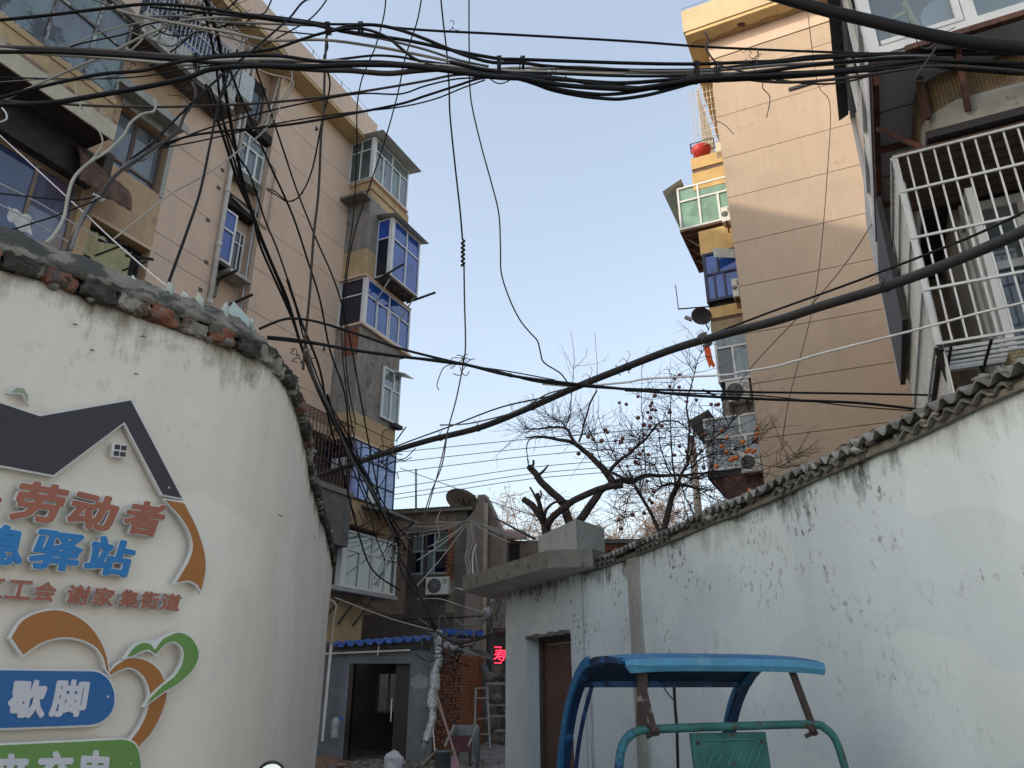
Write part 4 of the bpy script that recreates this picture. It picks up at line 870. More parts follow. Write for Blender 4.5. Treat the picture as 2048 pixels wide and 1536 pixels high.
MB().tube([cc, BP(1385, 636, .2), BP(1374, 638, .25)], .014, 5).obj('feed_arm', iron, td); MB().beam(BP(1370, 634, .25), BP(1384, 640, .2), .09).obj('feed_head', M('dish_feed', (.25, .27, .28)), td); MB().tube([cc, BP(1418, 660, .0)], .02, 5).obj('mount', iron, td)
cl = MB(); rows = []
for j in range(9):
    rows.append([BP(1405 + 13 * i / 6 + 1.5 * j + .8 * sin(j + i), 690 + 5.4 * j - 2 * i * (j == 0) + (3 * sin(i * 1.7) if j > 6 else 0), .25 + .04 * sin(i * 2 + j)) for i in range(7)])
cl.grid(rows); cl.sm = True; cl.obj('orange_cloth', M('orange_cloth', (.75, .13, .03), rough=.7, var=.2, scale=9), None, 'bright orange cloth hanging from the right block near the thick cable', 'cloth')
# ------------------------------------------------------------------ near right building: lower caged balcony, upper glazed box
K_ = Vector((3.69, 5.9)); N = Fr(K_, W_, -U_); Nu = Fr(K_, U_, -W_)     # N: k to the right, n to the camera; Nu: k away along the alley
nb = thing('corner_building', 'near building at the upper right with mosaic tile parapet, caged balcony and glazed balcony above', 'building', (6, 8, 0))
tile = pattern('mosaic_tile', (.36, .25, .09), (.24, .15, .07), (.11, .09, .07), .032, .032, W_, .006, .35, .5, 0)
tile2 = pattern('mosaic_tile_yellow', (.38, .3, .1), (.28, .2, .08), (.12, .1, .07), .05, .03, W_, .006, .4)
nwall = M('near_wall', (.4, .37, .32), var=.12, streak=.35)
MB().box(N, .55, 9, -9, -1.35, 3.0, 7.3).obj('wall', nwall, nb, label='lower body')
MB().box(N, .25, 9, -9, -1.0, 7.3, 11).obj('upper_wall', M('upper_room_wall', (.5, .52, .54), var=.1), nb)
MB().box(N, .5, 9, -1.35, -.02, 3.2, 4.2).obj('tile_apron', tile2, nb)
# curved mosaic parapet on its slab
prof_ = [(2.2, -.0), (.62, -.0)] + [(.62 - .3 * sin(a), -.3 + .3 * cos(a)) for a in [radians(15 * i) for i in range(1, 7)]] + [(.32, -1.2), (.32, -3.4)]
pr = [(9.0, 0.0)] + prof_
rows = [[N.P(a, b_, z) for a, b_ in pr] for z in (6.78, 7.52)]; q = MB().grid(rows); q.sm = True; q.obj('tile_parapet', tile, nb)
rows = [[N.P(a, b_ + (.03 if i < 3 else .0) , z) for i, (a, b_) in enumerate(pr)] for z in (6.5, 6.79)]; q = MB().grid(rows); q.sm = True; q.obj('parapet_skirt', M('skirt_render', (.38, .37, .33), var=.2, scale=4, streak=.3, col2=(.2, .18, .15), c2t=.55, c2s=4, bump=.4), nb)
MB().box(N, .3, 9, -3.4, .06, 6.42, 6.5).obj('slab', iron, nb)
# lower cage: front
gw = M('grille_bar', (.58, .59, .57), rough=.4, var=.1, streak=.2, bump=.05)
ZB, ZC = 4.35, 6.33
cage = thing('window_cage', 'white tube grille cage round the lower balcony of the near right building', 'cage', N.P(0, 0, ZB))
kk = 0; 
front = MB().box(N, -.02, .03, -.03, .02, ZB, ZC); front.obj('corner_post', gw, cage)
bar_me = MB().box(Fr((0, 0), W_, -U_), -.008, .008, -.008, .008, 0, ZC - ZB).mesh('grille_bar', gw, Vector())
i = 1
while .113 * i < 3.2: inst('bar', bar_me, cage, N.P(.113 * i, 0, ZB)); i += 1
i = 1
while .12 * i < 3.5: inst('bar', bar_me, cage, Nu.P(.12 * i, 0, ZB)); i += 1
for z_ in (4.35, 4.88, 5.42, 5.93, 6.33):
    MB().box(N, -.015, 3.3, .011, .03, z_ - .01, z_ + .012).obj('rail', gw, cage); MB().box(Nu, 0, 3.5, .011, .03, z_ - .015, z_ + .018).obj('rail', gw, cage)
for j in range(1, 5): MB().box(N, 0, 3.3, -.12 * j - .02, -.12 * j + .0, ZB - .02 + .001 * j, ZB + .01).obj('floor_bar', gw, cage)
MB().box(N, 0, 3.3, -.66, -.6, ZB - .03, ZB + .02).obj('floor_beam', gw, cage)
for j in range(6):
    MB().beam(N.P(.1 + .3 * j, -.02, ZB - .02), N.P(.1 + .3 * j, -1.3, ZB - .02), .02).obj('floor_bar', iron, cage)
MB().beam(N.P(0.02, -.0, ZB - .03), N.P(.02, -3.4, ZB - .03), .04).obj('floor_beam', iron, cage)
for j in range(4): MB().beam(N.P(.05 + .32 * j, -.62, ZB - .02), N.P(.5 + .1 * j, -1.2, ZB - .75), .03).obj('strut', iron, cage)
MB().beam(N.P(.0, -.05, ZB - .02), N.P(.25, -1.2, ZB - .9), .05).obj('strut', iron, cage)
MB().beam(N.P(.1, -1.15, ZB - .4), N.P(1.6, -1.15, ZB - .4), .04).obj('lower_rail', gw, cage)
# slatted white side screen + black board beyond the cage
for j in range(28):
    MB().box(Nu, .05 + .125 * j, .12 + .125 * j, -.05, -.035, ZB - .5, ZC - .25).obj('side_slat', M('slat_grey', (.6, .6, .57), rough=.6, streak=.2), cage)
MB().box(Nu, 1.5, 3.6, .04, .1, 5.3, 6.9).obj('black_board', M('black_board', (.03, .027, .028), rough=.6), nb)
ro = MB(); 
for j in range(7): ro.box(N, 0, 3.3, -.16 * j - .15, -.16 * j - .02, 6.36 + .004 * (j % 2), 6.4)
ro.obj('cage_roof_boards', M('brown_board', (.12, .075, .06), var=.3, scale=6), cage)
# glazed door and window behind the cage
window(N, .62, 3.4, 4.3, 6.35, nb, white_pvc, [glass('glass_near', (.1, .13, .17), .9), g_grey], cols=(0, .2, .36, .62, 1), tr=.62, n=-1.25, bar=.1, mull=.09)
window(N, 1.05, 2.6, 4.25, 6.0, nb, white_pvc, g_grey, cols=(0, .5, 1), tr=.7, n=-1.1, bar=.12, mull=.1)
window(Nu, .45, 1.25, 4.3, 6.1, nb, white_pvc, g_teal, cols=(0, .5, 1), n=-.65, bar=.08)
MB().box(N, .1, .6, -3.0, -2.9, 3.6, 6.4).obj('recess_wall', M('recess_brown', (.3, .22, .17), streak=.3), nb)
# upper glazed box on steel
ub = thing('glazed_balcony', 'white framed glazed balcony box with stool inside on rusty steel frame, top right corner', 'balcony', N.P(1.5, .2, 7.2))
F0 = .46; kL = -.06; ZU = 7.2; ZR = 9.3; D_ = 3.05
cg_ = clear_glass('clear_pane')
wf = MB()
wf.box(N, kL, kL + .1, F0 - .06, F0, ZU, ZR)                         # wide white post
for a, b_ in ((.76, .86), (2.2, 2.3), (3.8, 3.9)): wf.box(N, a, b_, F0 - .06, F0 + .005, ZU + .1, ZR)
wf.box(N, kL + .1, 6, F0 - .061, F0 + .01, ZU, ZU + .1)
wf.box(N, kL + .12, .75, F0 - .03, F0 + .02, ZU + .1, ZU + .15).box(N, .69, .75, F0 - .03, F0 + .018, ZU + .15, ZR)
wf.box(N, kL, 6, F0 - .07, F0, ZR, ZR + .12)
wf = wf.obj('front_frame', white_pvc, ub)
for a, b_ in ((kL + .1, .76), (.86, 2.2), (2.3, 3.8), (3.9, 5.9)): MB().box(N, a, b_, F0 - .04, F0 - .034, ZU + .1, ZR).obj('pane', cg_, wf)
S = Fr(N.P(kL, 0, 0), U_, -W_)
window(S, -F0 + .02, D_, ZU, ZR, ub, white_pvc, [M('side_panel_white', (.6, .62, .64), rough=.4, var=.05), g_navy], cols=(0, .27, .33, .6, .66, 1), tr=.36, tcols=(0, .27, .33, .6, .66, 1), n=-.06, bar=.09, mull=.07, name='side_window')
MB().box(S, -F0 + .02, D_, -.0, .02, ZU - .02, ZU + .12).obj('side_rail', alu, ub)
MB().box(N, kL + .02, 6, -D_, F0 - .02, ZU - .03, ZU).obj('floor_sheet', M('floor_sheet_grey', (.46, .48, .51), var=.15, scale=2, rough=.6, streak=.1), ub)
for j in range(5): MB().box(N, kL + .02, .9, -D_ + .6 * j + .3, -D_ + .6 * j + .31, ZU - .036, ZU - .03).obj('sheet_seam', iron, ub)
rf = M('rust_beam', (.085, .04, .03), rough=.8, var=.3, scale=8, col2=(.16, .07, .045), c2t=.5)
def bm_(a, b_, w_=.05): MB().beam(a, b_, w_, w_).obj('steel_beam', rf, ub)
bm_(N.P(kL + .03, F0 - .03, ZU - .06), N.P(kL + .03, -D_, ZU - .06), .06); bm_(N.P(kL + .3, F0 + .0, ZU - .03), N.P(6, F0 + .0, ZU - .03), .06)
bm_(N.P(kL + .03, -.95, ZU - .07), N.P(.6, -.95, ZU - .07)); bm_(N.P(kL + .03, -.5, ZU - .1), N.P(.45, -.35, 6.45), .045)
bm_(N.P(kL + .03, -2.1, ZU - .07), N.P(.5, -2.1, ZU - .07)); bm_(N.P(kL + .03, F0 - .1, ZU - .1), N.P(kL + .03, F0 - .16, ZU - .2), .04)
bm_(N.P(.36, F0 - .4, ZU - .06), N.P(.36, -.03, 6.7), .05); bm_(N.P(.68, .28, ZU - .03), N.P(.68, .04, 6.62), .05)
bm_(N.P(.68, F0, ZU - .07), N.P(.68, -.4, ZU - .07), .05)
# side awning of corrugated sheet
A = []; B_ = []
for i in range(81):
    s_ = -.8 + (D_ + .8) * i / 80; dz = .012 * sin(i * pi / 1.0 + .5 * pi) ; A.append(S.P(s_, .02, ZR + .05 + dz)); B_.append(S.P(s_, .16, ZR - .02 + dz))
q = MB().grid([A, B_]); q.grid([[p + Vector((0, 0, .02)) for p in A], [p + Vector((0, 0, .02)) for p in B_]]); q.obj('side_awning', M('grey_corrugated', (.13, .13, .125), var=.25, scale=5, bump=.3), ub)
MB().box(N, kL - .1, 6, -D_, F0 + .1, ZR + .12, ZR + .18).obj('roof', M('box_roof', (.6, .61, .62)), ub)
# chair and round thing seen through the upper glass
chm = M('yellow_wood', (.55, .47, .2), rough=.5)
ch = thing('stool', 'pale yellow wooden stool with legs in the air behind the upper right glass', 'stool', N.P(.35, .15, ZU + .02))
def NP(px, py, n): k, z = N.at(px, py, n); return N.P(k, n, z)
for n_ in (.2, -.1):
    MB().beam(NP(1808, 4, n_), NP(1862, 104, n_), .04, .03).obj('leg', chm, ch); MB().beam(NP(1812, 24, n_), NP(1770, 46, n_), .03, .03).obj('rung', chm, ch)
MB().beam(NP(1770, 46, .2), NP(1795, 88, .2), .035, .03).obj('leg', chm, ch); MB().box(N, .1, .5, -.15, .22, ZU + .02, ZU + .06).obj('seat', chm, ch)
q = MB().disc(NP(1880, 34, .2), (-U_.x, -U_.y, -.1), .17, .04, 28); q.obj('round_tray', M('tray_grey', (.5, .53, .58), rough=.4), None, 'round pale grey tray standing behind the upper right glass beside the stool', 'tray')
# ------------------------------------------------------------------ buildings closing the alley
Mf = Fr((-3.6, 26.5), (.97, -.244), (-.244, -.97))
mb_ = thing('back_house', 'two-storey brown rendered house with dish on its roof at the end of the alley', 'house', Mf.P(1.5, -2, 0))
mbr = M('brown_wall', (.21, .165, .13), var=.2, scale=2, streak=.4, col2=(.12, .1, .085), c2t=.56, c2s=2)
mdk = M('dark_wall', (.075, .07, .065), var=.3, scale=2, streak=.3)
mgr = M('mouldy_wall', (.12, .125, .1), var=.25, scale=2, streak=.5)
wall_with_holes(Mf, -1.6, 2.1, 0, 7.3, [(-.05, 1.42, 5.2, 6.7)], -6, 0, mbr, mb_)
MB().box(Mf, 1.72, 2.12, -.1, .03, 3.0, 7.25).obj('mould_strip', mgr, mb_)
MB().box(Mf, -.05, 1.4, -.1, .02, 3.0, 5.18).obj('dark_panel', mdk, mb_)
MB().box(Mf, -1.6, 3.0, -.1, .015, 2.0, 3.9).obj('dark_band', mdk, mb_)
window(Mf, -.03, 1.4, 5.22, 6.68, mb_, M('old_white_frame', (.42, .43, .42), rough=.6, streak=.3), [g_navy, g_teal], cols=(0, .3, .62, 1), tr=.55, n=-.3, bar=.06)
for i in range(2): MB().beam(Mf.P(.1 + .55 * i, .05, 4.8), Mf.P(.1 + .55 * i, .05, 6.7), .09).obj('dark_post', iron, mb_)
bh = MB(); bme = brick_mesh('house_brick', .23, .1, .058, red_brick, 3, .004)
for j in range(24):
    for i in range(1): inst('brick', bme, mb_, Mf.P(1.53 + (.03 if j % 2 else -.03), .02, 5.0 + .072 * j), (0, 0, atan2(-.244, .97)))
MB().box(Mf, -1.7, 2.35, -6, .25, 7.3, 7.4).obj('roof_slab', conc, mb_)
A = []; B_ = []
for i in range(61): kk = -1.3 + 3 * i / 60; dz = .035 * (i % 2); A.append(Mf.P(kk, .3, 7.42 + dz)); B_.append(Mf.P(kk, -3, 7.8 + dz))
MB().grid([A, B_]).obj('corrugated_roof', M('grey_tin', (.22, .22, .22), rough=.6), mb_)
MB().poly([Mf.P(2.1, .06, 0), Mf.P(2.75, .06, 0), Mf.P(2.75, .06, 7.85), Mf.P(2.5, .06, 7.85), Mf.P(2.4, .06, 7.35), Mf.P(2.1, .06, 7.0)], [Mf.P(2.1, -.5, 0), Mf.P(2.75, -.5, 0), Mf.P(2.75, -.5, 7.85), Mf.P(2.5, -.5, 7.85), Mf.P(2.4, -.5, 7.35), Mf.P(2.1, -.5, 7.0)]).obj('gable_pier', M('pier_render', (.25, .21, .18), var=.15, streak=.4), mb_)
MB().poly([Mf.P(2.75, -.1, 0), Mf.P(3.35, -.1, 0), Mf.P(3.35, -.1, 6.5), Mf.P(2.75, -.1, 7.8)], [Mf.P(2.75, -.7, 0), Mf.P(3.35, -.7, 0), Mf.P(3.35, -.7, 6.5), Mf.P(2.75, -.7, 7.8)]).obj('gable_wall', mbr, mb_)
MB().tube([Mf.P(2.85, .2, 0), Mf.P(2.82, .2, 7.5)], .085, 8).obj('drainpipe', M('beige_pipe2', (.3, .25, .19), rough=.6, streak=.3), mb_)
# satellite dish
sd = thing('satellite_dish', 'big tan satellite dish on the roof of the house at the end of the alley', 'satellite dish', Mf.P(1.7, -.3, 7.45))
cc = P3(925, 1002, 26); ax = Vector((.28, -.55, .62)).normalized(); ax = Vector((-.25, -.45, -.8)).normalized(); x_ = Vector((.95, -.1, .35)).normalized(); x_ = (x_ - ax * x_.dot(ax)).normalized(); y_ = ax.cross(x_)
rows = []
for j in range(8):
    r_ = .62 * j / 7; rows.append([cc + (x_ * cos(2 * pi * i / 28) + y_ * sin(2 * pi * i / 28)) * r_ + ax * .14 * ((j / 7) ** 2 - 1) for i in range(28)])
q = MB().grid(rows, True); q.sm = True; q.obj('dish', M('dish_tan', (.34, .29, .22), rough=.5, var=.15), sd)
MB().tube([cc + ax * -.1, cc + Vector((.1, 0, -.35)), P3(937, 1020, 26)], .03, 6).obj('mount', iron, sd); q = MB()
for s_ in (-.25, .25): q.beam(cc - ax * .1 + x_ * s_, P3(937, 1018, 26.1), .03)
q.obj('strut', iron, sd)
ac_unit(Mf, .77, 4.47, 'white air conditioner on the dark wall below the window of the back house', w=.82, h=.58, group='')['group'] = 'wall air conditioners in the alley'
# low house further right
lh = thing('low_house', 'low brown house with reddish roof behind the wires, right of the back house', 'house', (0.2, 29, 0))
Lf = Fr(P3(995, 1100, 29).xy, (1, -.05), (-.05, -1)); zt_ = EYE + ray(1030, 1082)[1] * 29
MB().box(Lf, -.3, 2.6, -4, 0, 0, zt_).obj('wall', mbr, lh)
MB().hexa([Lf.P(-.2, .2, zt_), Lf.P(1.15, .2, zt_), Lf.P(1.05, -1.5, zt_ + .6), Lf.P(-.2, -1.5, zt_ + .65), Lf.P(-.2, .2, zt_ + .08), Lf.P(1.15, .2, zt_ + .08), Lf.P(1.05, -1.5, zt_ + .68), Lf.P(-.2, -1.5, zt_ + .73)]).obj('roof', M('red_tin', (.2, .11, .09), var=.25, streak=.3, scale=5), lh)
MB().box(Lf, .45, .85, -.05, .04, 3, zt_ - .1).obj('doorway', dark_in, lh)
for j in range(13):
    for i in range(3): inst('brick', bme, lh, Lf.P(1.0 + .25 * i + (.12 if j % 2 else 0), .02, 5.3 + .075 * j))
# brick parapet seen over the right wall
bp_ = thing('brick_parapet', 'dark brick roof parapet just above the corrugated edge, below the persimmon tree', 'wall', P3(1300, 1090, 14))
Pf = Fr(P3(1205, 1100, 14.5).xy, (1, -.03), (-.03, -1)); z_ = EYE + ray(1300, 1085)[1] * 14.5
MB().box(Pf, -.2, 4, -.25, 0, 2.5, z_ - .02).obj('wall', M('parapet_core', (.16, .075, .045), var=.3, scale=8), bp_)
MB().box(Pf, -.2, 4, -.3, .05, z_ - .02, z_ + .06).obj('coping', conc, bp_)
for j in range(9):
    for i in range(8): inst('brick', bme, bp_, Pf.P(-.05 + .25 * i + (.12 if j % 2 else 0), .0, z_ - .75 + .078 * j))
# ------------------------------------------------------------------ grey hut with blue roof
Hf = Fr((-4.6, 19.1), (1, 0), (0, -1))
hut = thing('grey_hut', 'grey cement hut with open dark doorway and blue sheet roof in the alley', 'hut', (-3.4, 20.5, 0))
def hp(px, py, n=0): return Hf.at(px, py, n)
hc = M('hut_cement', (.155, .165, .18), var=.15, scale=2, streak=.3, col2=(.21, .215, .215), c2t=.57, c2s=1.4, bump=.3)
dk0 = hp(694, 1400)[0]; dk1 = hp(817, 1400)[0]; zt2 = hp(750, 1327)[1]; kr = hp(866, 1400)[0]
wall_with_holes(Hf, -.6, kr, 0, 2.6, [(dk0, dk1, 0, zt2)], -.24, 0, hc, hut)
MB().box(Hf, -.6, kr, -3.6, -3.4, 0, 2.6).box(Hf, -.8, -.6, -3.4, -.24, 0, 2.6).box(Hf, kr - .2, kr, -3.4, -.24, 0, 2.6).obj('rear_walls', mdk, hut)
MB().box(Hf, dk0, dk0 + .1, -.3, -.02, 0, zt2).box(Hf, dk1 - .36, dk1 - .02, -.3, -.22, 0, zt2).obj('door', M('hut_door', (.022, .009, .007), rough=.45, var=.2), hut)
window(Hf, hp(735, 1360)[0], hp(785, 1360)[0], 1.0, 1.95, hut, M('inner_frame', (.08, .085, .085)), g_navy, cols=(0, .5, .9, 1), n=-1.5)
MB().box(Hf, dk1 - .42, dk1 - .4, -.16, -.12, .85, 1.35).obj('door_pull', M('steel_bright', (.5, .5, .5), rough=.3, metal=.8), hut)
pa = [(1140 / 4.57 + 600, 1200 + 680 / 4.57)]
pp = [(823, 1358), (838, 1345), (858, 1358), (862, 1372), (852, 1376), (830, 1378), (820, 1370)]
MB().poly([Hf.P(hp(x, y)[0], .002, hp(x, y)[1]) for x, y in pp], [Hf.P(hp(x, y)[0], .014, hp(x, y)[1]) for x, y in pp]).obj('cement_patch', M('patch_pale', (.25, .27, .28), bump=.3), hut)
pp = [(824, 1376), (856, 1374), (858, 1420), (850, 1445), (832, 1430), (822, 1405)]
MB().poly([Hf.P(hp(x, y)[0], .001, hp(x, y)[1]) for x, y in pp], [Hf.P(hp(x, y)[0], .009, hp(x, y)[1]) for x, y in pp]).obj('cement_patch', M('patch_mid', (.17, .18, .18), bump=.3), hut)
MB().beam(Hf.P(-.2, .12, 2.32), Hf.P(hp(822, 1290)[0], .12, 2.42), .04).obj('gutter_pipe', pvc_pipe, hut)
MB().beam(Hf.P(1.4, .12, 2.3), Hf.P(1.42, .12, 2.6), .03).obj('gutter_pipe', pvc_pipe, hut)
blue_rf = M('blue_sheet', (.02, .09, .38), rough=.45, var=.15, scale=4, col2=(.08, .16, .4), c2t=.6, c2s=5)
k0_, z0_ = hp(668, 1284, .35); k1_, z1_ = hp(880, 1268, .35); nrib = 11
for i in range(nrib):
    a = k0_ + (k1_ - k0_) * i / nrib; b_ = k0_ + (k1_ - k0_) * (i + 1) / nrib; w_ = b_ - a
    zA = z0_ + (z1_ - z0_) * i / nrib - .05; A = [(a, 0), (a + w_ * .18, .07), (a + w_ * .34, .07), (a + w_ * .5, 0), (b_, .0)]
    lo = [Hf.P(x, .35, zA + z) for x, z in A]; hi = [Hf.P(x, -3.4, zA + z + .16) for x, z in A]
    m_ = MB().grid([lo, hi]); m_.grid([lo, [p + Vector((0, 0, -.06)) for p in lo]]); m_.obj('roof_sheet', blue_rf, hut)
MB().hexa([Hf.P(x, n_, z) for z in (z1_ + .0, z1_ + .13) for x, n_ in ((k1_, .3), (k1_ + 1.0, -.4), (k1_ + 1.0, -1.6), (k1_, -1.6))]).obj('roof_edge', blue_rf, hut)
MB().box(Hf, -.5, kr, -.2, .1, 2.45, z0_ - .02).obj('under_eave', mdk, hut)
MB().beam(P3(663, 1288, 18.7), P3(645, 1482, 18.7), .06).obj('downpipe', pvc_pipe, hut)
# brick wall running back from the hut, bricks one by one
bw = thing('brick_wall', 'weathered red brick wall running back from the grey hut', 'wall', (Hf.P(kr, 0, 0)))
p0 = Hf.P(kr + .03, -.1, 0).xy; p1 = P3(964, 1450, 25).xy; Wf = Fr(p0, (p1 - p0), (1, -.25)); Wf.n = Vector((Wf.d.y, -Wf.d.x)); Lw = (p1 - p0).length
MB().box(Wf, 0, Lw, -.22, -.03, 0, 2.45).obj('mortar_core', M('brick_mortar', (.13, .1, .085), var=.3, scale=8), bw)
bms = [brick_mesh('wall_brick', .235, .12, .062, M('brick_%s' % n_, c_, var=.35, scale=11, bump=.7), 20 + i, .008) for i, (n_, c_) in enumerate((('orange', (.3, .105, .045)), ('brown', (.2, .07, .035)), ('dark', (.1, .05, .035))))]
nb_ = 0; rr = random.Random(5); ROWS = 31; KF = 2.45
for j in range(ROWS):
    kk = .12 * (j % 2)
    while kk < KF and nb_ < 298:
        if not (j > 27 and rr.random() < .3): inst('brick', bms[rr.choice([0, 0, 1, 1, 2])], bw, Wf.P(kk + .12, -.03 + rr.uniform(-.012, .02), .06 + .078 * j), (0, 0, atan2(Wf.d.y, Wf.d.x) + rr.uniform(-.03, .03))); nb_ += 1
        kk += .258
far = MB()
for j in range(ROWS):
    kk = KF + .14 + .12 * (j % 2)
    while kk < Lw - .1: far.box(Wf, kk + .01, kk + .235, -.09, .03 + rr.uniform(-.012, .012), .03 + .078 * j, .092 + .078 * j); kk += .258
far.obj('far_brick_courses', bms[0].materials[0], bw, kind='stuff')
# ------------------------------------------------------------------ cargo tricycle with its blue canopy
O_ = Vector((.575, 4.05)); r_ax = Vector((.96, .28)); f_ax = Vector((-.28, .96))
def TP(r, f, z): p = O_ + r_ax * r + f_ax * f; return Vector((p.x, p.y, z))
TF = Fr(O_, r_ax, -f_ax)
tri = thing('cargo_tricycle', 'teal cargo tricycle with curved blue sheet canopy parked in front of the white wall', 'tricycle', TP(.55, .2, 0.03))
blue_c = M('canopy_blue', (.015, .12, .27), rough=.6, var=.2, scale=5, col2=(.06, .2, .33), c2t=.56, c2s=6, bump=.2, streak=.3)
navy_c = M('canopy_under', (.012, .03, .075), rough=.6, var=.2)
navy_t = M('tube_navy', (.008, .03, .09), rough=.5, var=.3, scale=8, col2=(.02, .1, .28), c2t=.52, c2s=7)
teal_c = M('teal_paint', (.03, .135, .125), rough=.6, var=.3, scale=9, col2=(.07, .04, .03), c2t=.57, c2s=13, bump=.35, streak=.35)
teal_b = M('teal_blue_paint', (.03, .15, .19), rough=.6, var=.3, scale=11, col2=(.01, .03, .15), c2t=.49, c2s=12, bump=.3)
rust_p = M('rusty_post', (.05, .034, .03), rough=.8, var=.3, scale=12, col2=(.26, .24, .22), c2t=.6, c2s=14)
def T_at(px, py, f=0):
    k, z = TF.at(px, py, -f); return TP(k, f, z)
W_T = 1.085
prof = [(-.06, 1.735), (0, 1.752), (.12, 1.768), (.28, 1.768), (.42, 1.75), (.52, 1.72), (.6, 1.68), (.66, 1.635)]
def cpt(r, f, z, lift=0):
    e = r / W_T; return TP(r, f, z + lift - .012 * (2 * e - 1) ** 4)
ra = [-.03, 0] + [W_T * i / 10 for i in range(1, 10)] + [W_T, W_T + .05]
c = MB(); c.grid([[cpt(r, f + (.05 * (r < 0)), z) for r in ra] for f, z in prof]); c.grid([[cpt(r, f + (.05 * (r < 0)), z, -.012) for r in ra] for f, z in prof])
c.sm = True; c.obj('canopy', blue_c, tri)
c = MB(); c.grid([[cpt(r, f, z, -.016) for r in ra[1:-1]] for f, z in prof]); c.obj('canopy_lining', navy_c, tri)
c = MB(); c.grid([[cpt(r, -.062, 1.738) for r in ra], [cpt(r, -.066, 1.715 - .012 * (0 if r < .03 else 1)) for r in ra], [cpt(r, -.05, 1.675 + (.04 if r < .0 else 0) + .0 * r) for r in ra]])
c.obj('canopy_lip', M('canopy_lip_blue', (.07, .25, .40), rough=.5, var=.18, scale=7, col2=(.16, .3, .38), c2t=.58, c2s=7, streak=.25), tri)
def arc(r0): return [TP(r0, f, z) for f, z in ((.0, 1.72), (.2, 1.738), (.42, 1.72), (.56, 1.67), (.68, 1.58), (.79, 1.46), (.88, 1.3), (.95, 1.12), (1.0, .9), (1.02, .6))]
for r0 in (.0, W_T):
    q = MB(); a = cr(arc(r0), 3)
    for p, p2 in zip(a, a[1:]): q.beam(p, p2 + (p2 - p) * .03, .05, .03)
    q.obj('canopy_pillar', navy_t, tri)
    q = MB(); a2 = [p + Vector((-.03, 0, .012)) for p in a[6:]]
    for p, p2 in zip(a2, a2[1:]): q.beam(p, p2 + (p2 - p) * .03, .02, .055)
    q.obj('canopy_edge_strip', blue_c, tri)
    q = MB(); a = cr([TP(r0 + (.06 if r0 == 0 else -.06), f, z) for f, z in ((.62, 1.6), (.8, 1.38), (.93, 1.1), (.97, .7))], 4); q.tube(a, .014, 6); q.obj('inner_tube', navy_t, tri)
MB().beam(TP(0, .66, 1.615), TP(W_T, .66, 1.615), .04, .035).obj('cross_bar', navy_t, tri); MB().beam(TP(0, .0, 1.7), TP(W_T, 0, 1.7), .03).obj('cross_bar', navy_t, tri)
rail = cr([T_at(1232, 1600), T_at(1238, 1536), T_at(1243, 1498), T_at(1256, 1474), T_at(1280, 1461), T_at(1315, 1458), T_at(1450, 1453), T_at(1620, 1449), T_at(1650, 1457), T_at(1671, 1480), T_at(1690, 1536), T_at(1704, 1600)], 4)
MB().tube(rail[:15], .0215, 10).obj('rail_bend', teal_b, tri); MB().tube(rail[14:], .021, 10).obj('back_rail', teal_c, tri)
k0, z0 = TF.at(1384, 1467); k1, _ = TF.at(1534, 1465)
pn = MB().poly([TP(k0, .012, z0), TP(k1, .012, z0), TP(k1 + .02, .012, .95), TP(k0 + .02, .012, .95)], [TP(k0, .03, z0), TP(k1, .03, z0), TP(k1 + .02, .03, .95), TP(k0 + .02, .03, .95)]); pn.obj('back_panel', teal_c, tri)
pr_ = MB()
for i in range(6):
    a = k0 + .06 + .055 * i; pr_.beam(TP(a, .008, 1.2 + .02 * (i % 2)), TP(a + .06, .008, 1.3 + .015 * (i % 2)), .008, .006)
a = cr([TP(k0 + .03, .008, z0 - .09), TP(k0 + .045, .008, z0 - .05), TP(k0 + .09, .008, z0 - .035), TP(k1 - .09, .008, z0 - .035), TP(k1 - .045, .008, z0 - .05), TP(k1 - .03, .008, z0 - .09)], 3); pr_.tube(a, .004, 4)
pr_.obj('embossed_rib', M('teal_worn', (.05, .2, .19), rough=.45), tri)
for kk in (k0 + .035, k1 - .03): MB().disc(TP(kk, .006, z0 - .045), (f_ax.x, f_ax.y, 0), .011, .006, 10).obj('bolt', rust_p, tri)
def post(a, b_, w_, h_, nm='post', m=rust_p): MB().beam(a, b_, w_, h_).obj(nm, m, tri)
post(T_at(1284, 1335), T_at(1284, 1460), .05, .02); post(T_at(1290, 1386, -.01), T_at(1309, 1462, -.01), .026, .02); post(T_at(1578, 1326), T_at(1625, 1452), .034, .02)
for px in (1306, 1622):
    q = MB(); p = T_at(px, 1458, -.02); q.tube([p + Vector((-.03, 0, .02)), p + Vector((.01, 0, .0)), p + Vector((.02, 0, -.03))], .014, 6); q.disc(p, (f_ax.x, f_ax.y, 0), .02, -.02, 6); q.beam(p + Vector((-.035, 0, -.035)), p + Vector((.03, 0, -.01)), .012, .02); q.obj('clamp', rust_p, tri)
blk_r = M('black_rubber', (.02, .02, .021), rough=.6)
MB().tube([T_at(1348, 1371, .7), T_at(1350, 1410, .7), T_at(1354, 1460, .7), T_at(1356, 1540, .7)], .009, 6).obj('wiper_rod', blk_r, tri)
MB().tube([T_at(1326, 1372, .66), T_at(1336, 1388, .68), T_at(1347, 1400, .7)], .004, 5).obj('loose_cable', blk_r, tri)
MB().box(TF, -.02, W_T + .02, .1, 1.5, .55, .6).obj('bed_floor', teal_c, tri)
for a in (-.02, W_T): MB().box(TF, a, a + .03, .1, 1.5, .6, .88).obj('bed_side', teal_c, tri)
MB().box(TF, -.02, W_T + .02, 1.5, 1.53, .6, .86).obj('tailgate', teal_c, tri)
MB().box(TF, .2, .9, -.35, -.02, .62, .72).obj('seat', blk_r, tri)
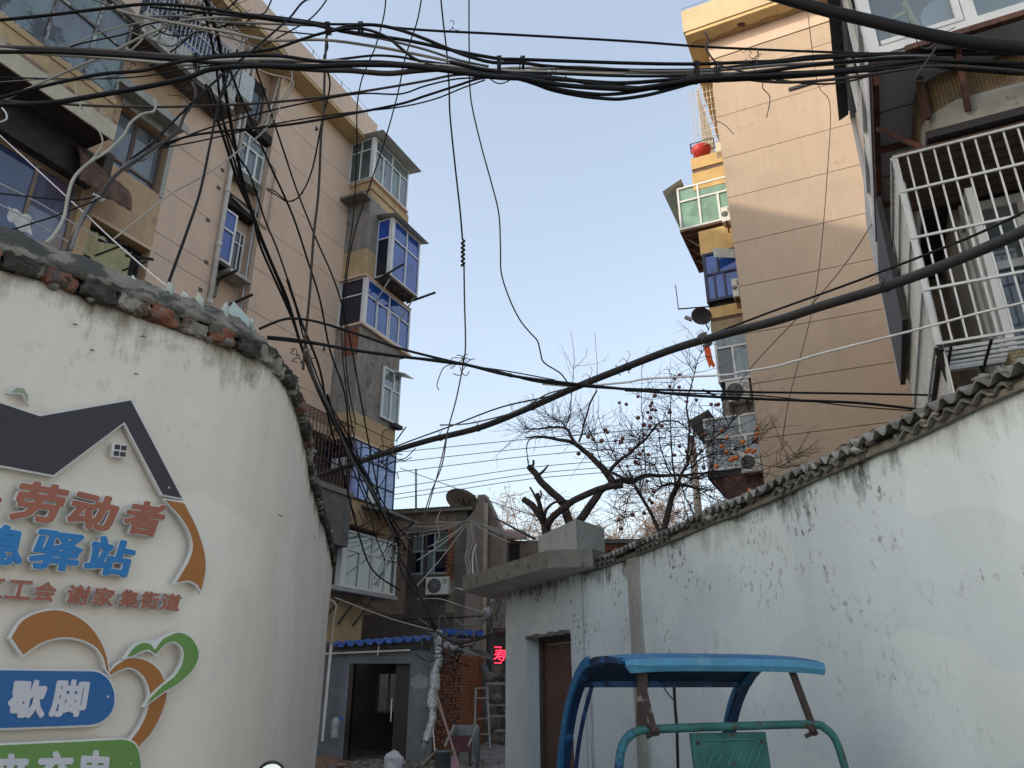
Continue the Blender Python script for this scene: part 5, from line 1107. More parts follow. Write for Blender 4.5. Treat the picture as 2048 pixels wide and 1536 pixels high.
MB().box(TF, .35, .75, -1.1, -.35, .3, .36).obj('footboard', teal_c, tri)
MB().tube([TP(.55, 1.15, .3), TP(.55, .95, 1.0)], .025, 8).obj('steering_column', iron, tri); MB().tube(cr([TP(.25, .72, 1.02), TP(.4, .86, 1.05), TP(.7, .86, 1.05), TP(.85, .72, 1.02)], 4), .013, 6).obj('handlebar', iron, tri)
def wheel(r, f, R=.27):
    ax = Vector((r_ax.x, r_ax.y, 0)); c_ = TP(r, f, R + .03); y = Vector((f_ax.x, f_ax.y, 0)); z = Vector((0, 0, 1))
    w_ = MB().tube([c_ + (y * cos(2 * pi * j / 24) + z * sin(2 * pi * j / 24)) * (R - .045) for j in range(24)], .045, 8, closed=True).obj('wheel', blk_r, tri)
    q = MB().disc(c_ - ax * .015, ax, .06, .03, 12)
    for j in range(8): q.beam(c_, c_ + (y * cos(pi * j / 4) + z * sin(pi * j / 4)) * (R - .06), .012)
    q.obj('hub', alu, w_)
wheel(.04, -.85); wheel(1.04, -.85); wheel(.55, 1.2)
MB().tube([TP(.5, 1.2, .3), TP(.5, 1.05, .75)], .016, 6).tube([TP(.6, 1.2, .3), TP(.6, 1.05, .75)], .016, 6).obj('fork', iron, tri)
# round scooter mirror at the foot of the left wall
mr = thing('motor_scooter', 'motor scooter whose round black-rimmed mirror peeps up before the left wall', 'scooter', (-.62, 2.15, .02))
mc = P3(541, 1557, 2.1); y = Vector((0, 0, 1)); x = Vector((1, 0, 0))
MB().tube([mc + (x * cos(2 * pi * j / 28) * 1.0 + y * sin(2 * pi * j / 28)) * .037 for j in range(28)], .0035, 6, closed=True).obj('mirror_rim', blk_r, mr)
MB().disc(mc, (0, -.95, .2), .036, .004, 28).obj('mirror', M('mirror_glass', (.75, .72, .6), rough=.12, metal=.9, var=.03, bump=0), mr)
MB().tube([mc + Vector((0, .01, -.04)), mc + Vector((.03, 0, -.2)), mc + Vector((.1, 0, -.3))], .006, 6).obj('mirror_stalk', blk_r, mr)
MB().tube([mc + Vector((.0, .0, -.33)), mc + Vector((.1, 0, -.3)), mc + Vector((.45, 0, -.3)), mc + Vector((.55, 0, -.33))], .014, 8).obj('handlebar', blk_r, mr)
q = MB(); q.sphere(mc + Vector((.27, .1, -.5)), .2, 12, 8, (.8, .6, 1.3)); q.obj('front_fairing', M('scooter_grey', (.2, .2, .22), rough=.35), mr)
q = MB().tube([mc + Vector((.27, .15, -1.18)) + (Vector((0, 1, 0)) * cos(2 * pi * j / 20) + y * sin(2 * pi * j / 20)) * .18 for j in range(20)], .04, 8, closed=True); q.obj('wheel', blk_r, mr)
# ------------------------------------------------------------------ alley clutter
foil = M('foil', (.5, .51, .52), rough=.32, metal=.75, var=.3, scale=20, bump=1, bs=40, col2=(.12, .12, .12), c2t=.56, c2s=16)
q = MB(); pts = cr([P3(*p) for p in ((877, 1262, 18.6), (875, 1290, 18.5), (876, 1320, 18.4), (869, 1345, 18.3), (868, 1370, 18.2), (863, 1400, 18.1), (865, 1430, 18.0), (858, 1460, 17.9), (851, 1485, 17.8))], 5)
rr = random.Random(3); q.tube(pts, [.095 + .045 * (noise.noise(Vector((i * .8, 0, 0)))) + (.035 if 15 < i < 28 else 0) for i in range(len(pts))], 9)
for v in q.v: v += Vector((noise.noise(v * 9), noise.noise(v * 9 + Vector((5, 0, 0))), 0)) * .03
q.obj('foil_wrapped_pipe', foil, None, 'crinkled silver foil wrapped pipe coming down beside the grey hut', 'pipe')
q = MB().tube([P3(849, 1485, 17.8), P3(846, 1505, 17.8)], .06, 8); q.obj('pipe_stub', M('grey_pvc', (.25, .25, .25)), None, 'short grey pipe stub below the foil wrapped pipe', 'pipe')
# LED sign box
ls = thing('led_sign', 'black LED sign box with a red lit character 寿 half hidden behind the white wall', 'sign', P3(998, 1328, 14.5))
Sf = Fr(P3(985, 1310, 14.5).xy, (1, -.08), (-.08, -1))
k0, z1 = Sf.at(986, 1291); k1, z0 = Sf.at(1022, 1329)
MB().box(Sf, k0, k1, -.12, 0, z0, z1).obj('box', M('sign_black', (.012, .01, .01), rough=.5, bump=0), ls)
MB().box(Sf, k0 - .01, k1 + .01, -.13, -.001, z1, z1 + .3).obj('mount_board', iron, ls)
led = M('led_red', (1, .02, .05), emit=2.6, var=0, bump=0); C_core = [Sf.at(*p) for p in ((989, 1298), (1015, 1298), (1013, 1322), (987, 1322))]
put_char('寿', [(a, z) for a, z in C_core], Sf, ls, led, .002, .006, bold=.0, name='lit_character')
for yy in (1294.5, 1326): a, z = Sf.at(989, yy); b_, _ = Sf.at(1003, yy); MB().box(Sf, a, b_, .002, .008, z - .008, z + .008).obj('lit_bar', led, ls)
# post & junk behind
pl = thing('conduit_post', 'slim grey bent conduit post standing between brick wall and the LED sign', 'post', P3(972, 1450, 20)); MB().tube([P3(966, 1330, 20), P3(973, 1350, 20), P3(972, 1400, 20), P3(972, 1450, 20)], .09, 8).obj('post', M('post_grey', (.1, .105, .11)), pl)
ld = thing('step_ladder', 'grey metal step ladder leaning in the alley beside the handcart', 'ladder', P3(975, 1498, 18))
lm = M('ladder_metal', (.2, .2, .2), rough=.5)
for a, b_ in (((952, 1376), (948, 1492)), ((974, 1374), (980, 1498))): MB().beam(P3(*a, 18.6), P3(*b_, 18), .045).obj('rail', lm, ld)
for yy in (1376, 1396, 1437, 1468): MB().beam(P3(953, yy, 18.4), P3(978, yy, 18.4), .05, .03).obj('rung', lm, ld)
rk2 = thing('junk_rack', 'dark rack piled with junk behind the ladder, under the LED sign', 'rack', P3(995, 1490, 18.8))
for yy in (1367, 1410, 1432, 1461): MB().beam(P3(972, yy, 19), P3(1016, yy, 19), .05).obj('shelf', lm, rk2)
for xx in (1003, 1012): MB().beam(P3(xx, 1340, 19), P3(xx, 1490, 19), .04).obj('upright', iron, rk2)
jm = [M('junk_%d' % i, c_, var=.3, scale=10) for i, c_ in enumerate(((.09, .08, .075), (.14, .1, .08), (.04, .05, .07), (.12, .11, .1)))]
rr = random.Random(8)
for i in range(18):
    p = P3(rr.uniform(975, 1012), rr.choice([1364, 1407, 1429, 1458, 1488]), 19.1); MB().sphere(p + Vector((0, rr.uniform(-.1, .2), .1)), rr.uniform(.09, .18), 7, 5, (1, 1, rr.uniform(.5, 1.2))).obj('stored_item', jm[rr.choice([0, 1, 2, 0, 3])], rk2)
aw = MB().hexa([P3(938, 1292, 19.5), P3(985, 1312, 17.5), P3(978, 1318, 17.8), P3(940, 1300, 19.8), P3(938, 1290, 19.5), P3(985, 1310, 17.5), P3(978, 1316, 17.8), P3(940, 1298, 19.8)]); aw.obj('sagging_awning', M('awning_grey', (.22, .2, .2), rough=.7), None, 'sagging grey awning sheet over the far end of the brick wall', 'awning')
MB().box(Fr(P3(1000, 1400, 26).xy, (1, 0), (0, -1)), -1.2, 2.5, -6, 0, 0, 3.4).obj('shed', mdk, None, 'dark shed mass at the far end of the alley behind the ladder', 'shed')
MB().tube([P3(832, 1026, 25), P3(832, 938, 25)], .035, 6).obj('roof_mast', M('mast_grey', (.3, .32, .33), rough=.5), None, 'thin grey vertical mast on the tin roof left of the big satellite dish', 'mast')
# hand cart
hcart = thing('hand_cart', 'purple-red handcart with grey open box standing in the alley by the brick wall', 'cart', P3(930, 1530, 15.6))
Cf = Fr(P3(902, 1500, 15.6).xy, (1, .02), (0, -1)); u0 = 0; 
pur = M('cart_purple', (.12, .035, .05), rough=.6, var=.3, scale=8, col2=(.05, .03, .03), c2t=.6); gy = M('cart_grey', (.22, .24, .24), rough=.6, streak=.3)
def CP(px, py, n=0): k, z = Cf.at(px, py, n); return Cf.P(k, n, z)
MB().hexa([CP(903, 1471), CP(945, 1471), CP(944, 1504), CP(905, 1504), CP(903, 1471, -.04), CP(945, 1471, -.04), CP(944, 1504, -.04), CP(905, 1504, -.04)]).obj('front_board', pur, hcart)
MB().hexa([CP(910, 1450, -.9), CP(953, 1450, -.9), CP(953, 1500, -.9), CP(910, 1500, -.9), CP(910, 1450, -.94), CP(953, 1450, -.94), CP(953, 1500, -.94), CP(910, 1500, -.94)]).obj('rear_board', gy, hcart)
for a, b_ in ((903, 910), (944, 952)): MB().hexa([CP(a, 1471), CP(a, 1504), CP(b_, 1500, -.9), CP(b_, 1450, -.9), CP(a + 1.5, 1471), CP(a + 1.5, 1504), CP(b_ + 1.5, 1500, -.9), CP(b_ + 1.5, 1450, -.9)]).obj('side_board', gy, hcart)
for x0_, x1_ in ((955, 937), (908, 890)): MB().beam(CP(x0_, 1451, -.8), CP(x1_, 1492, .5), .035).obj('shaft', M('cart_shaft', (.3, .28, .27)), hcart)
wc = CP(956, 1497, -.2); MB().tube([wc + Vector((.0, cos(2 * pi * j / 24), 0)) * .3 + Vector((0, 0, sin(2 * pi * j / 24))) * .36 for j in range(24)], .035, 7, closed=True).obj('wheel', M('tyre_grey', (.1, .12, .14)), hcart)
q = MB()
for j in range(10): q.beam(wc, wc + Vector((0, cos(2 * pi * j / 10) * .3, sin(2 * pi * j / 10) * .36)), .01)
q.obj('spokes', alu, hcart)
for x_ in (915, 940): MB().beam(CP(x_, 1504), CP(x_, 1534), .05).obj('leg', iron, hcart)
# bucket, broom handles, dustpan, bag, bottle cluster, rubble
bk = MB(); c_ = P3(885, 1530, 14.2); rows = [[c_ + Vector((cos(2 * pi * i / 18) * r_, sin(2 * pi * i / 18) * r_, z_)) for i in range(18)] for r_, z_ in ((.0, -.12), (.125, -.12), (.145, .2), (.155, .2), (.155, .215), (.135, .215), (.12, -.1))]
bk.grid(rows, True); bk.sm = True; bk.obj('bucket', M('bucket_grey', (.12, .15, .17), rough=.5), None, 'grey-blue bucket at the foot of the two poles in the alley', 'bucket')
for i, (a, b_, t_) in enumerate((((873, 1385), (913, 1520), 'long pale broom pole leaning on the foil pipe, the upper of the crossing pair'), ((873, 1400), (922, 1540), 'long pale broom pole, the lower one, ending by the dustpan'))):
    MB().tube([P3(*a, 16.5), P3(*b_, 14)], .016, 6).obj('broom_pole', M('pink_pole', (.35, .24, .21), rough=.6), None, t_, 'pole')
MB().tube([P3(866, 1455, 16), P3(870, 1510, 15)], .013, 6).obj('broom_pole', pvc_pipe, None, 'thin short pole left of the crossing pair by the bucket', 'pole')
MB().tube([P3(843, 1532, 14), P3(874, 1500, 15)], .025, 6).obj('wooden_stick', M('stick_wood', (.25, .2, .14)), None, 'wooden stick lying over the rubble beside the bucket', 'stick')
MB().hexa([P3(902, 1512, 14), P3(914, 1512, 14), P3(920, 1540, 13.6), P3(903, 1540, 13.6), P3(902, 1512, 14.1), P3(914, 1512, 14.1), P3(920, 1540, 13.7), P3(903, 1540, 13.7)]).obj('dustpan', M('dustpan_pink', (.25, .12, .14), rough=.5), None, 'faded pink dustpan beside the grey-blue bucket', 'dustpan')
rr = random.Random(12); rows = []; c_ = P3(788, 1525, 16.5)
for i in range(9):
    t_ = pi * i / 8; rows.append([c_ + Vector((sin(t_) * cos(2 * pi * j / 12) * .2, sin(t_) * sin(2 * pi * j / 12) * .12, cos(t_) * .2)) * (1 + .35 * noise.noise(Vector((i * .9, j * .9, 0)))) for j in range(12)])
MB().grid(rows, True).obj('paper_bag', M('bag_white', (.45, .46, .48), rough=.6, var=.1, bump=.3), None, 'crumpled white paper bag in front of the hut doorway', 'bag')
bo = thing('water_bottle', 'clear plastic jug hanging by the left edge of the grey hut', 'bottle', P3(672, 1468, 18.5))
q = MB(); c_ = P3(672, 1440, 18.6); q.grid([[c_ + Vector((cos(2 * pi * i / 12) * r_, sin(2 * pi * i / 12) * r_, -z_)) for i in range(12)] for r_, z_ in ((.04, -.06), (.09, 0), (.1, .1), (.08, .16), (.1, .22), (.09, .36))], True); q.sm = True; q.obj('body', M('plastic_clear', (.3, .31, .32), rough=.2), bo); MB().beam(P3(678, 1434, 18.6), P3(686, 1438, 18.6), .05).obj('blue_strap', blue_rf, bo)
rb_ = MB(); rr = random.Random(77)
for i in range(380):
    x = rr.gauss(-2.6, 1.1); yy = rr.uniform(14.2, 19.0); s_ = rr.uniform(.02, .09); p = Vector((x, yy, .03 + s_ * .3))
    m3 = Matrix.Rotation(rr.uniform(0, 6), 3, 'Z') @ Matrix.Rotation(rr.uniform(0, 6), 3, 'X')
    rb_.hexa([p + m3 @ Vector((a * s_ * rr.uniform(.7, 1.3), b_ * s_ * .7, c2 * s_ * .5)) for c2 in (-1, 1) for a, b_ in ((-1, -1), (1, -1), (1, 1), (-1, 1))])
rb_.obj('rubble', M('rubble', (.18, .155, .13), var=.5, scale=6, col2=(.22, .12, .08), c2t=.6), None, 'brick and cement rubble strewn on the alley floor before the hut', 'rubble', kind='stuff')
sp = MB(); rows = []
for i in range(9): rows.append([Vector((-4.6 + 1.1 * j / 12, 17.6 + 1.2 * i / 8, .02 + .2 * sin(pi * i / 8) * sin(pi * j / 12) * (1 + .3 * noise.noise(Vector((i, j, 0)))))) for j in range(13)])
sp.grid(rows).obj('sand_heap', M('sand_brown', (.2, .12, .07), var=.3, scale=12, bump=.6), None, 'small reddish brown sand heap left of the hut doorway', 'sand heap')
# laundry on the left window lines
lw_ = MB(); rows = []
for j in range(7): rows.append([L.P(*(lambda q: (q[0], .5, q[1]))(L.at(16 + 46 * i / 10 - 3 * (j == 6) * (i % 2) , 412 + 2.2 * i + 6 * j * (1 if i > 3 else .75) + 3 * sin(i * 1.3), .5))) + Vector((.02 * sin(i * 1.5 + j), 0, 0)) for i in range(11)])
lw_.grid(rows); lw_.sm = True; lw_.obj('white_cloth', M('cloth_white', (.6, .59, .55), rough=.9, var=.06), None, 'white cloth pegged to the line in front of the left window', 'cloth')
# ------------------------------------------------------------------ trees
bark = M('bark', (.05, .038, .034), rough=.9, var=.3, scale=14, bump=.9, bs=30, col2=(.09, .07, .06), c2t=.55, c2s=10)
twig_m = M('twig_bark', (.045, .03, .03), rough=.9, var=.25, scale=10, bump=0)
def Z7(x, y): return 900 + x / 3.0717, 650 + y / 3.0717
def limbs(root, data, Y, seed, scale=1.0, name='limb'):
    rr = random.Random(seed); out = []
    for pts, w0, w1, dy in data:
        n = len(pts); P_ = []
        for i, (x, y) in enumerate(pts):
            a, b_ = Z7(x, y); P_.append(P3(a, b_, Y + dy * i / (n - 1) + .05 * rr.uniform(-1, 1)))
        c = cr(P_, 5); dep = Y * 1.02 / FPX / 3.07 / 2
        for i, p in enumerate(c): p += Vector((noise.noise(p * 4), noise.noise(p * 4 + Vector((9, 0, 0))), noise.noise(p * 4 + Vector((0, 9, 0))))) * .02
        rad = [max(.004, (w0 + (w1 - w0) * (i / (len(c) - 1)) ** .8) * dep * (1 + .12 * noise.noise(Vector((i * .7, w0, 0))))) for i in range(len(c))]
        m_ = MB().tube(c, rad, 8 if w0 > 20 else 5); m_.obj(name if w0 < 50 else 'trunk', bark, root); out.append((c, rad))
    return out
def twigs(root, src, n, seed, lmin, lmax, up=.25, r0=.006, name='twigs', spread=.5, sub=.45, side=1):
    rr = random.Random(seed); m_ = MB(); tips = []
    for i in range(n):
        c, rad = rr.choice(src); k = rr.randrange(max(1, len(c) // 5), len(c)); p = c[k].copy()
        t_ = (c[min(k + 1, len(c) - 1)] - c[k - 1]).normalized()
        d = (t_ * .5 + Vector((rr.gauss(0, 1) * side, rr.gauss(0, .7), rr.gauss(up, .7)))).normalized(); L_ = rr.uniform(lmin, lmax); st = 6; q = [p.copy()]
        bend = Vector((rr.gauss(0, .2), rr.gauss(0, .2), rr.uniform(-.05, .3)))
        for s in range(st): d = (d + bend * .5 + Vector((rr.gauss(0, .12), rr.gauss(0, .12), rr.gauss(0, .12)))).normalized(); p = p + d * L_ / st; q.append(p.copy())
        m_.tube(q, r0, 3, False, r0 * .35); tips.append(q[-1])
        if rr.random() < sub * 2:
            for _ in range(rr.choice([1, 2, 3])):
                j = rr.randrange(2, st); p2 = q[j].copy(); d2 = (d + Vector((rr.gauss(0, .8), rr.gauss(0, .6), rr.gauss(.1, .7)))).normalized(); l2 = L_ * rr.uniform(.25, .5)
                m_.tube([p2, p2 + d2 * l2 * .5, p2 + d2 * l2 + Vector((0, 0, rr.uniform(-.03, .05)))], r0 * .6, 3, False, r0 * .25); tips.append(p2 + d2 * l2)
    m_.sm = False; m_.obj(name, twig_m, root, kind='stuff'); return tips
pt = thing('pruned_tree', 'leafless tree with sawn-off stubby limbs behind the planter block', 'tree', P3(1120, 1090, 13.3))
pd = [([(600, 1330), (592, 1260), (570, 1200), (505, 1105), (450, 1068)], 62, 38, .3), ([(570, 1195), (548, 1090), (540, 1035)], 34, 26, -.2), ([(545, 1080), (515, 1040), (490, 995)], 20, 12, .1), ([(548, 1075), (560, 1040), (550, 1015)], 16, 10, .1),
 ([(600, 1235), (640, 1170), (720, 1110), (820, 1050), (930, 1000), (1065, 982)], 44, 38, -.6), ([(580, 1180), (600, 1125), (650, 1085), (735, 1080)], 24, 12, .2),
 ([(765, 1330), (750, 1240), (710, 1150), (690, 1085), (600, 1005), (540, 935), (490, 872)], 62, 40, .5), ([(540, 925), (575, 895), (600, 860)], 22, 10, .2), ([(495, 880), (515, 850), (513, 828)], 22, 12, .1), ([(486, 870), (478, 830), (480, 800)], 8, 4, 0),
 ([(765, 1330), (775, 1240), (840, 1140), (900, 1050), (955, 995), (1050, 962), (1130, 960)], 58, 40, .8), ([(1120, 965), (1200, 928), (1330, 925), (1430, 922), (1520, 915), (1600, 900)], 34, 10, .5),
 ([(1005, 975), (950, 892), (880, 822), (800, 752), (720, 716), (600, 692), (520, 686), (462, 690)], 52, 9, .4), ([(520, 686), (482, 715), (470, 780), (485, 850)], 10, 5, .2),
 ([(790, 745), (745, 690), (708, 632), (600, 634), (500, 640), (456, 638)], 26, 7, .5), ([(708, 632), (690, 600), (630, 578)], 12, 5, .2), ([(795, 720), (830, 590), (860, 485), (902, 400)], 14, 12, .5),
 ([(700, 640), (735, 560), (745, 430), (760, 270), (762, 180), (742, 35)], 10, 2, .3), ([(900, 400), (905, 280), (900, 200), (888, 45)], 6, 2, .2), ([(762, 270), (830, 200), (838, 140)], 4, 2, .1),
 ([(965, 925), (1005, 865), (1060, 820), (1130, 765), (1200, 700), (1285, 600), (1395, 590)], 30, 9, .5), ([(1060, 820), (1150, 740), (1160, 700), (1100, 675)], 14, 6, .3), ([(1395, 590), (1440, 620), (1520, 690), (1600, 740)], 9, 4, .3), ([(940, 880), (880, 700), (820, 670)], 8, 3, .3),
 ([(1000, 905), (1060, 940), (1100, 960)], 20, 16, 0), ([(1130, 960), (1050, 880), (940, 640), (900, 520)], 10, 3, .4)]
lp = limbs(pt, pd, 13.3, 5)
fine = [x for x, d_ in zip(lp, pd) if d_[1] < 56 and d_[0][0][0] > 440 and min(p[1] for p in d_[0]) < 960]
twigs(pt, [x for x in fine[6:] if x[0][-1].z < 6.6], 240, 21, .3, .95, .25, .0065)
twigs(pt, [lp[12], lp[14], lp[17], lp[20]], 26, 22, .4, .8, .3, .005)
pe = thing('persimmon_tree', 'leafless persimmon tree still hung with lit orange and backlit dull red fruit above the right wall', 'tree', P3(1330, 1120, 12.4))
ed = [([(1325, 1340), (1290, 1280), (1235, 1160), (1165, 1040), (1140, 985), (1100, 900)], 32, 12, .3), ([(1300, 1345), (1312, 1270), (1340, 1150), (1368, 1050), (1395, 985)], 46, 34, .2), ([(1395, 985), (1430, 900), (1460, 850), (1485, 760), (1500, 640)], 26, 8, -.3),
 ([(1390, 985), (1450, 985), (1520, 1003), (1600, 1012)], 24, 7, .3), ([(1395, 985), (1345, 975), (1290, 1000), (1245, 1050)], 22, 7, -.3), ([(1385, 985), (1375, 900), (1358, 700), (1355, 480), (1358, 300)], 18, 4, .3),
 ([(1460, 850), (1468, 650), (1458, 480), (1490, 350), (1520, 220), (1545, 160)], 18, 4, .3), ([(1390, 950), (1335, 880), (1295, 760), (1282, 650)], 15, 5, .4), ([(1430, 930), (1500, 940), (1600, 905), (1620, 700), (1612, 500)], 14, 4, -.2),
 ([(1480, 880), (1560, 810), (1660, 790), (1760, 800), (1840, 850)], 13, 4, .2), ([(1500, 940), (1600, 900), (1720, 900), (1850, 870)], 14, 5, .5), ([(1500, 830), (1620, 700), (1700, 640), (1740, 560)], 9, 3, .2), ([(1840, 830), (1960, 870), (2060, 860), (2150, 780)], 6, 2, .1), ([(1600, 790), (1740, 760), (1850, 730), (1880, 640)], 7, 3, .1),
 ([(1165, 1040), (1200, 900), (1190, 700), (1175, 450), (1180, 350)], 11, 3, .3), ([(1400, 920), (1440, 1050), (1480, 1120), (1520, 1200)], 9, 3, .3), ([(1210, 1110), (1150, 1000), (1090, 1070), (1070, 1180)], 7, 3, .2), ([(1300, 990), (1260, 870), (1190, 830), (1100, 800), (950, 760)], 12, 4, .3), ([(1520, 1003), (1640, 1080), (1700, 1130)], 8, 3, .2)]
lp2 = limbs(pe, ed, 12.4, 6)
tips = twigs(pe, lp2[2:], 520, 31, .25, .85, .15, .0068)
fr1 = M('persimmon_orange', (.7, .2, .04), rough=.4, var=.2, scale=12); fr2 = M('persimmon_shaded', (.19, .085, .075), rough=.5, var=.25, scale=12)  # same fruit twice: dull red has the backlit shade in its colour
def fruit_mesh(nm, m):
    return MB().sphere((0, 0, 0), .036, 10, 7, (1, 1, .92)).sphere((0, 0, .03), .013, 6, 3, (1.3, 1.3, .5)).mesh(nm, m, Vector())
f1, f2 = fruit_mesh('persimmon_lit', fr1), fruit_mesh('persimmon_shaded', fr2); rr = random.Random(2)
FR = [(1040, 478), (1083, 487), (1155, 440), (1258, 435), (1240, 480), (1230, 497), (1240, 520), (1262, 523), (1215, 537), (1350, 537), (1155, 570), (1232, 570), (1192, 612), (1228, 620), (955, 645), (968, 660), (1195, 677), (848, 687), (880, 702), (930, 712), (1060, 695), (1015, 712), (1052, 720), (1105, 765), (790, 790), (868, 795), (1165, 792), (1220, 797), (1185, 772), (1380, 800), (1350, 378), (1380, 325), (1410, 308), (1408, 382), (1455, 470), (1513, 460), (1605, 487), (1632, 492), (1648, 488), (1550, 682), (1565, 672), (1480, 712), (1484, 792), (1500, 788), (1513, 797), (1545, 774), (1455, 777), (1040, 868), (1090, 868), (1140, 845), (1160, 855), (1225, 1075), (1240, 1092), (1193, 1155), (1120, 1165), (1037, 1197), (1050, 1250), (1250, 1020), (1210, 960), (1410, 745), (1560, 880), (1300, 620)]
for x, y in FR: a, b_ = Z7(x, y); inst('persimmon', f2, pe, P3(a, b_, 12.4 + rr.uniform(-.4, .5)), (rr.uniform(-.4, .4), rr.uniform(-.4, .4), 0), (rr.uniform(.85, 1.2),) * 3)
for x, y in [(660, 895), (695, 940), (803, 970), (905, 873), (901, 908), (890, 938), (898, 968), (848, 1022), (885, 1028), (832, 1035), (868, 1040), (690, 1035), (740, 1082), (722, 1090), (660, 998), (625, 1135), (850, 1300), (760, 1075)]: inst('persimmon', f1, pe, P3(1250 + x / 3.41, 600 + y / 3.41, 12.2 + rr.uniform(-.3, .3)), (rr.uniform(-.4, .4), 0, 0), (rr.uniform(.9, 1.25),) * 3)
leafm = M('dry_leaf', (.36, .22, .12), var=.3, scale=.8, bump=0); btw = M('far_twig', (.22, .17, .15), bump=0)
for i, (px, pyt, Y, sp_) in enumerate(((1060, 1012, 46, 2.6), (1240, 985, 44, 3.6), (1340, 1000, 48, 3.6), (1440, 965, 43, 3.2))):
    t_ = thing('bare_tree', ['small far bare tree beside the reddish roof', 'wide far tree with thin dry leaves between the two nearer trees', 'far tree with tan dry leaves behind the persimmon tree', 'far bare tree next to the pale utility pole'][i], 'tree', P3(px, 1300, Y), 'far bare trees on the skyline')
    base = P3(px, 1300, Y); base.z = 0; top = P3(px, pyt, Y); rr = random.Random(90 + i); segs = []
    MB().tube([base, Vector((base.x, Y, top.z * .6))], .2, 7, True, .12).obj('trunk', bark, t_)
    src = []
    for k_ in range(16):
        a = rr.uniform(0, 2 * pi); p = Vector((base.x, Y, top.z * rr.uniform(.4, .6))); q = [p]; d = Vector((cos(a) * .8, sin(a) * .5, 1.1)).normalized()
        L_ = top.z * .5 * rr.uniform(.8, 1.1)
        for s in range(5): d = (d + Vector((rr.gauss(0, .2), rr.gauss(0, .2), rr.gauss(0, .15)))).normalized(); p = p + d * L_ / 5; q.append(p)
        src.append((q, None))
    m_ = MB()
    for q, _ in src: m_.tube(q, .05, 4, False, .015)
    m_.obj('branches', btw, t_)
    mm = MB(); lf = MB()
    for k_ in range(1100):
        q, _ = rr.choice(src); p = q[rr.randrange(1, 6)]; d = Vector((rr.gauss(0, 1), rr.gauss(0, 1), rr.gauss(.2, .8))).normalized(); L_ = rr.uniform(.5, 1.5)
        e1 = p + d * L_ * .5; e2 = e1 + (d + Vector((rr.gauss(0, .4), rr.gauss(0, .4), rr.gauss(.2, .4)))).normalized() * L_ * .5
        mm.tube([p, e1, e2],                 .016, 3, False, .008)
        for _2 in range(3):
            c_ = p.lerp(e2, rr.uniform(.3, 1.1)) + Vector((rr.gauss(0, .12), 0, rr.gauss(0, .12))); a1 = Vector((rr.gauss(0, 1), rr.gauss(0, 1), rr.gauss(0, 1))).normalized() * .06; b1 = a1.orthogonal().normalized() * .04
            n_ = len(lf.v); lf.v += [c_ - a1, c_ + b1, c_ + a1, c_ - b1]; lf.f.append([n_, n_ + 1, n_ + 2, n_ + 3])
    mm.obj('twigs', btw, t_, kind='stuff'); lf.obj('dry_leaves', leafm, t_, kind='stuff')
up_ = thing('utility_pole', 'pale concrete utility pole behind the persimmon tree', 'pole', P3(1402, 1200, 26)); b0 = P3(1402, 1200, 26); b0.z = 0; tp = P3(1384, 885, 26)
MB().tube([Vector((P3(1400, 1060, 26).x + .1, 26, 0)), P3(1399, 1050, 26), tp], .17, 10, True, .12).obj('shaft', M('pole_concrete', (.48, .42, .36), var=.08, streak=.2), up_)
MB().tube([tp, tp + Vector((0, 0, .25))], .1, 8, True, .09).obj('pole_cap', iron, up_)
q = MB(); c_ = P3(1439, 1018, 20)
q.hexa([P3(1433, 1010, 20), P3(1449, 1008, 20), P3(1450, 1022, 20), P3(1433, 1024, 20), P3(1433, 1010, 20.1), P3(1449, 1008, 20.1), P3(1450, 1022, 20.1), P3(1433, 1024, 20.1)]); q.obj('street_name_plate', M('plate_green', (.06, .4, .3), rough=.5), None, 'small turquoise-green plate just above the corrugated roof edge', 'plate')
# ------------------------------------------------------------------ cables (each strung in the air at its own distance)
cb_black = M('cable_black', (.012, .012, .013), rough=.62, bump=0, var=.2, spec=.18); cb_grey = M('cable_grey', (.16, .155, .15), rough=.6, bump=0)
cb_beige = M('cable_beige', (.36, .33, .28), rough=.6, bump=0); cb_white = M('cable_white', (.6, .6, .6), rough=.5, bump=0); cb_brown = M('cable_brown', (.045, .033, .028), rough=.6, bump=0)
MT = dict(k=cb_black, g=cb_grey, e=cb_beige, w=cb_white, b=cb_brown)
def depth(p): return p.y * cos(PITCH) + (p.z - EYE) * sin(PITCH)
def wire(px, Y0, Y1, w, m, label, grp=None, name='cable', cat='cable', sides=6, parent=None, sub=5):
    """w = thickness in photo pixels at the middle of its run, turned into metres there"""
    n = len(px); L_ = [0]
    for a, b_ in zip(px, px[1:]): L_.append(L_[-1] + sqrt((a[0] - b_[0]) ** 2 + (a[1] - b_[1]) ** 2))
    P_ = [P3(x, y, Y0 + (Y1 - Y0) * l_ / L_[-1]) for (x, y), l_ in zip(px, L_)]
    r = w / 2 * depth(P_[n // 2]) / FPX
    return MB().tube(cr(P_, sub), r, sides).obj(name, MT[m], parent, label, cat if parent is None else None, grp)
UB = 'cables of the upper bundle across the alley'
wire([(-60, 44), (0, 40), (100, 30), (200, 18), (300, 8), (400, 15), (475, 27), (550, 38), (625, 49), (675, 60), (750, 71), (825, 83), (912, 102), (996, 117), (1045, 119), (1250, 126), (1390, 128), (1500, 124), (1550, 122), (1625, 113), (1700, 110), (1812, 106), (1870, 102), (2048, 98), (2120, 98)], 5.2, 5.4, 7, 'k', 'black cable arching over the top left corner then joining the bundle from above', UB)
wire([(300, 14), (400, 24), (525, 38), (562, 43), (650, 48), (725, 49), (775, 54), (860, 61), (1000, 68), (1250, 82), (1400, 93), (1500, 98), (1650, 104), (1812, 108), (2100, 108)], 5.3, 5.5, 5, 'k', 'single black cable running straight above the bundle across the open sky', UB)
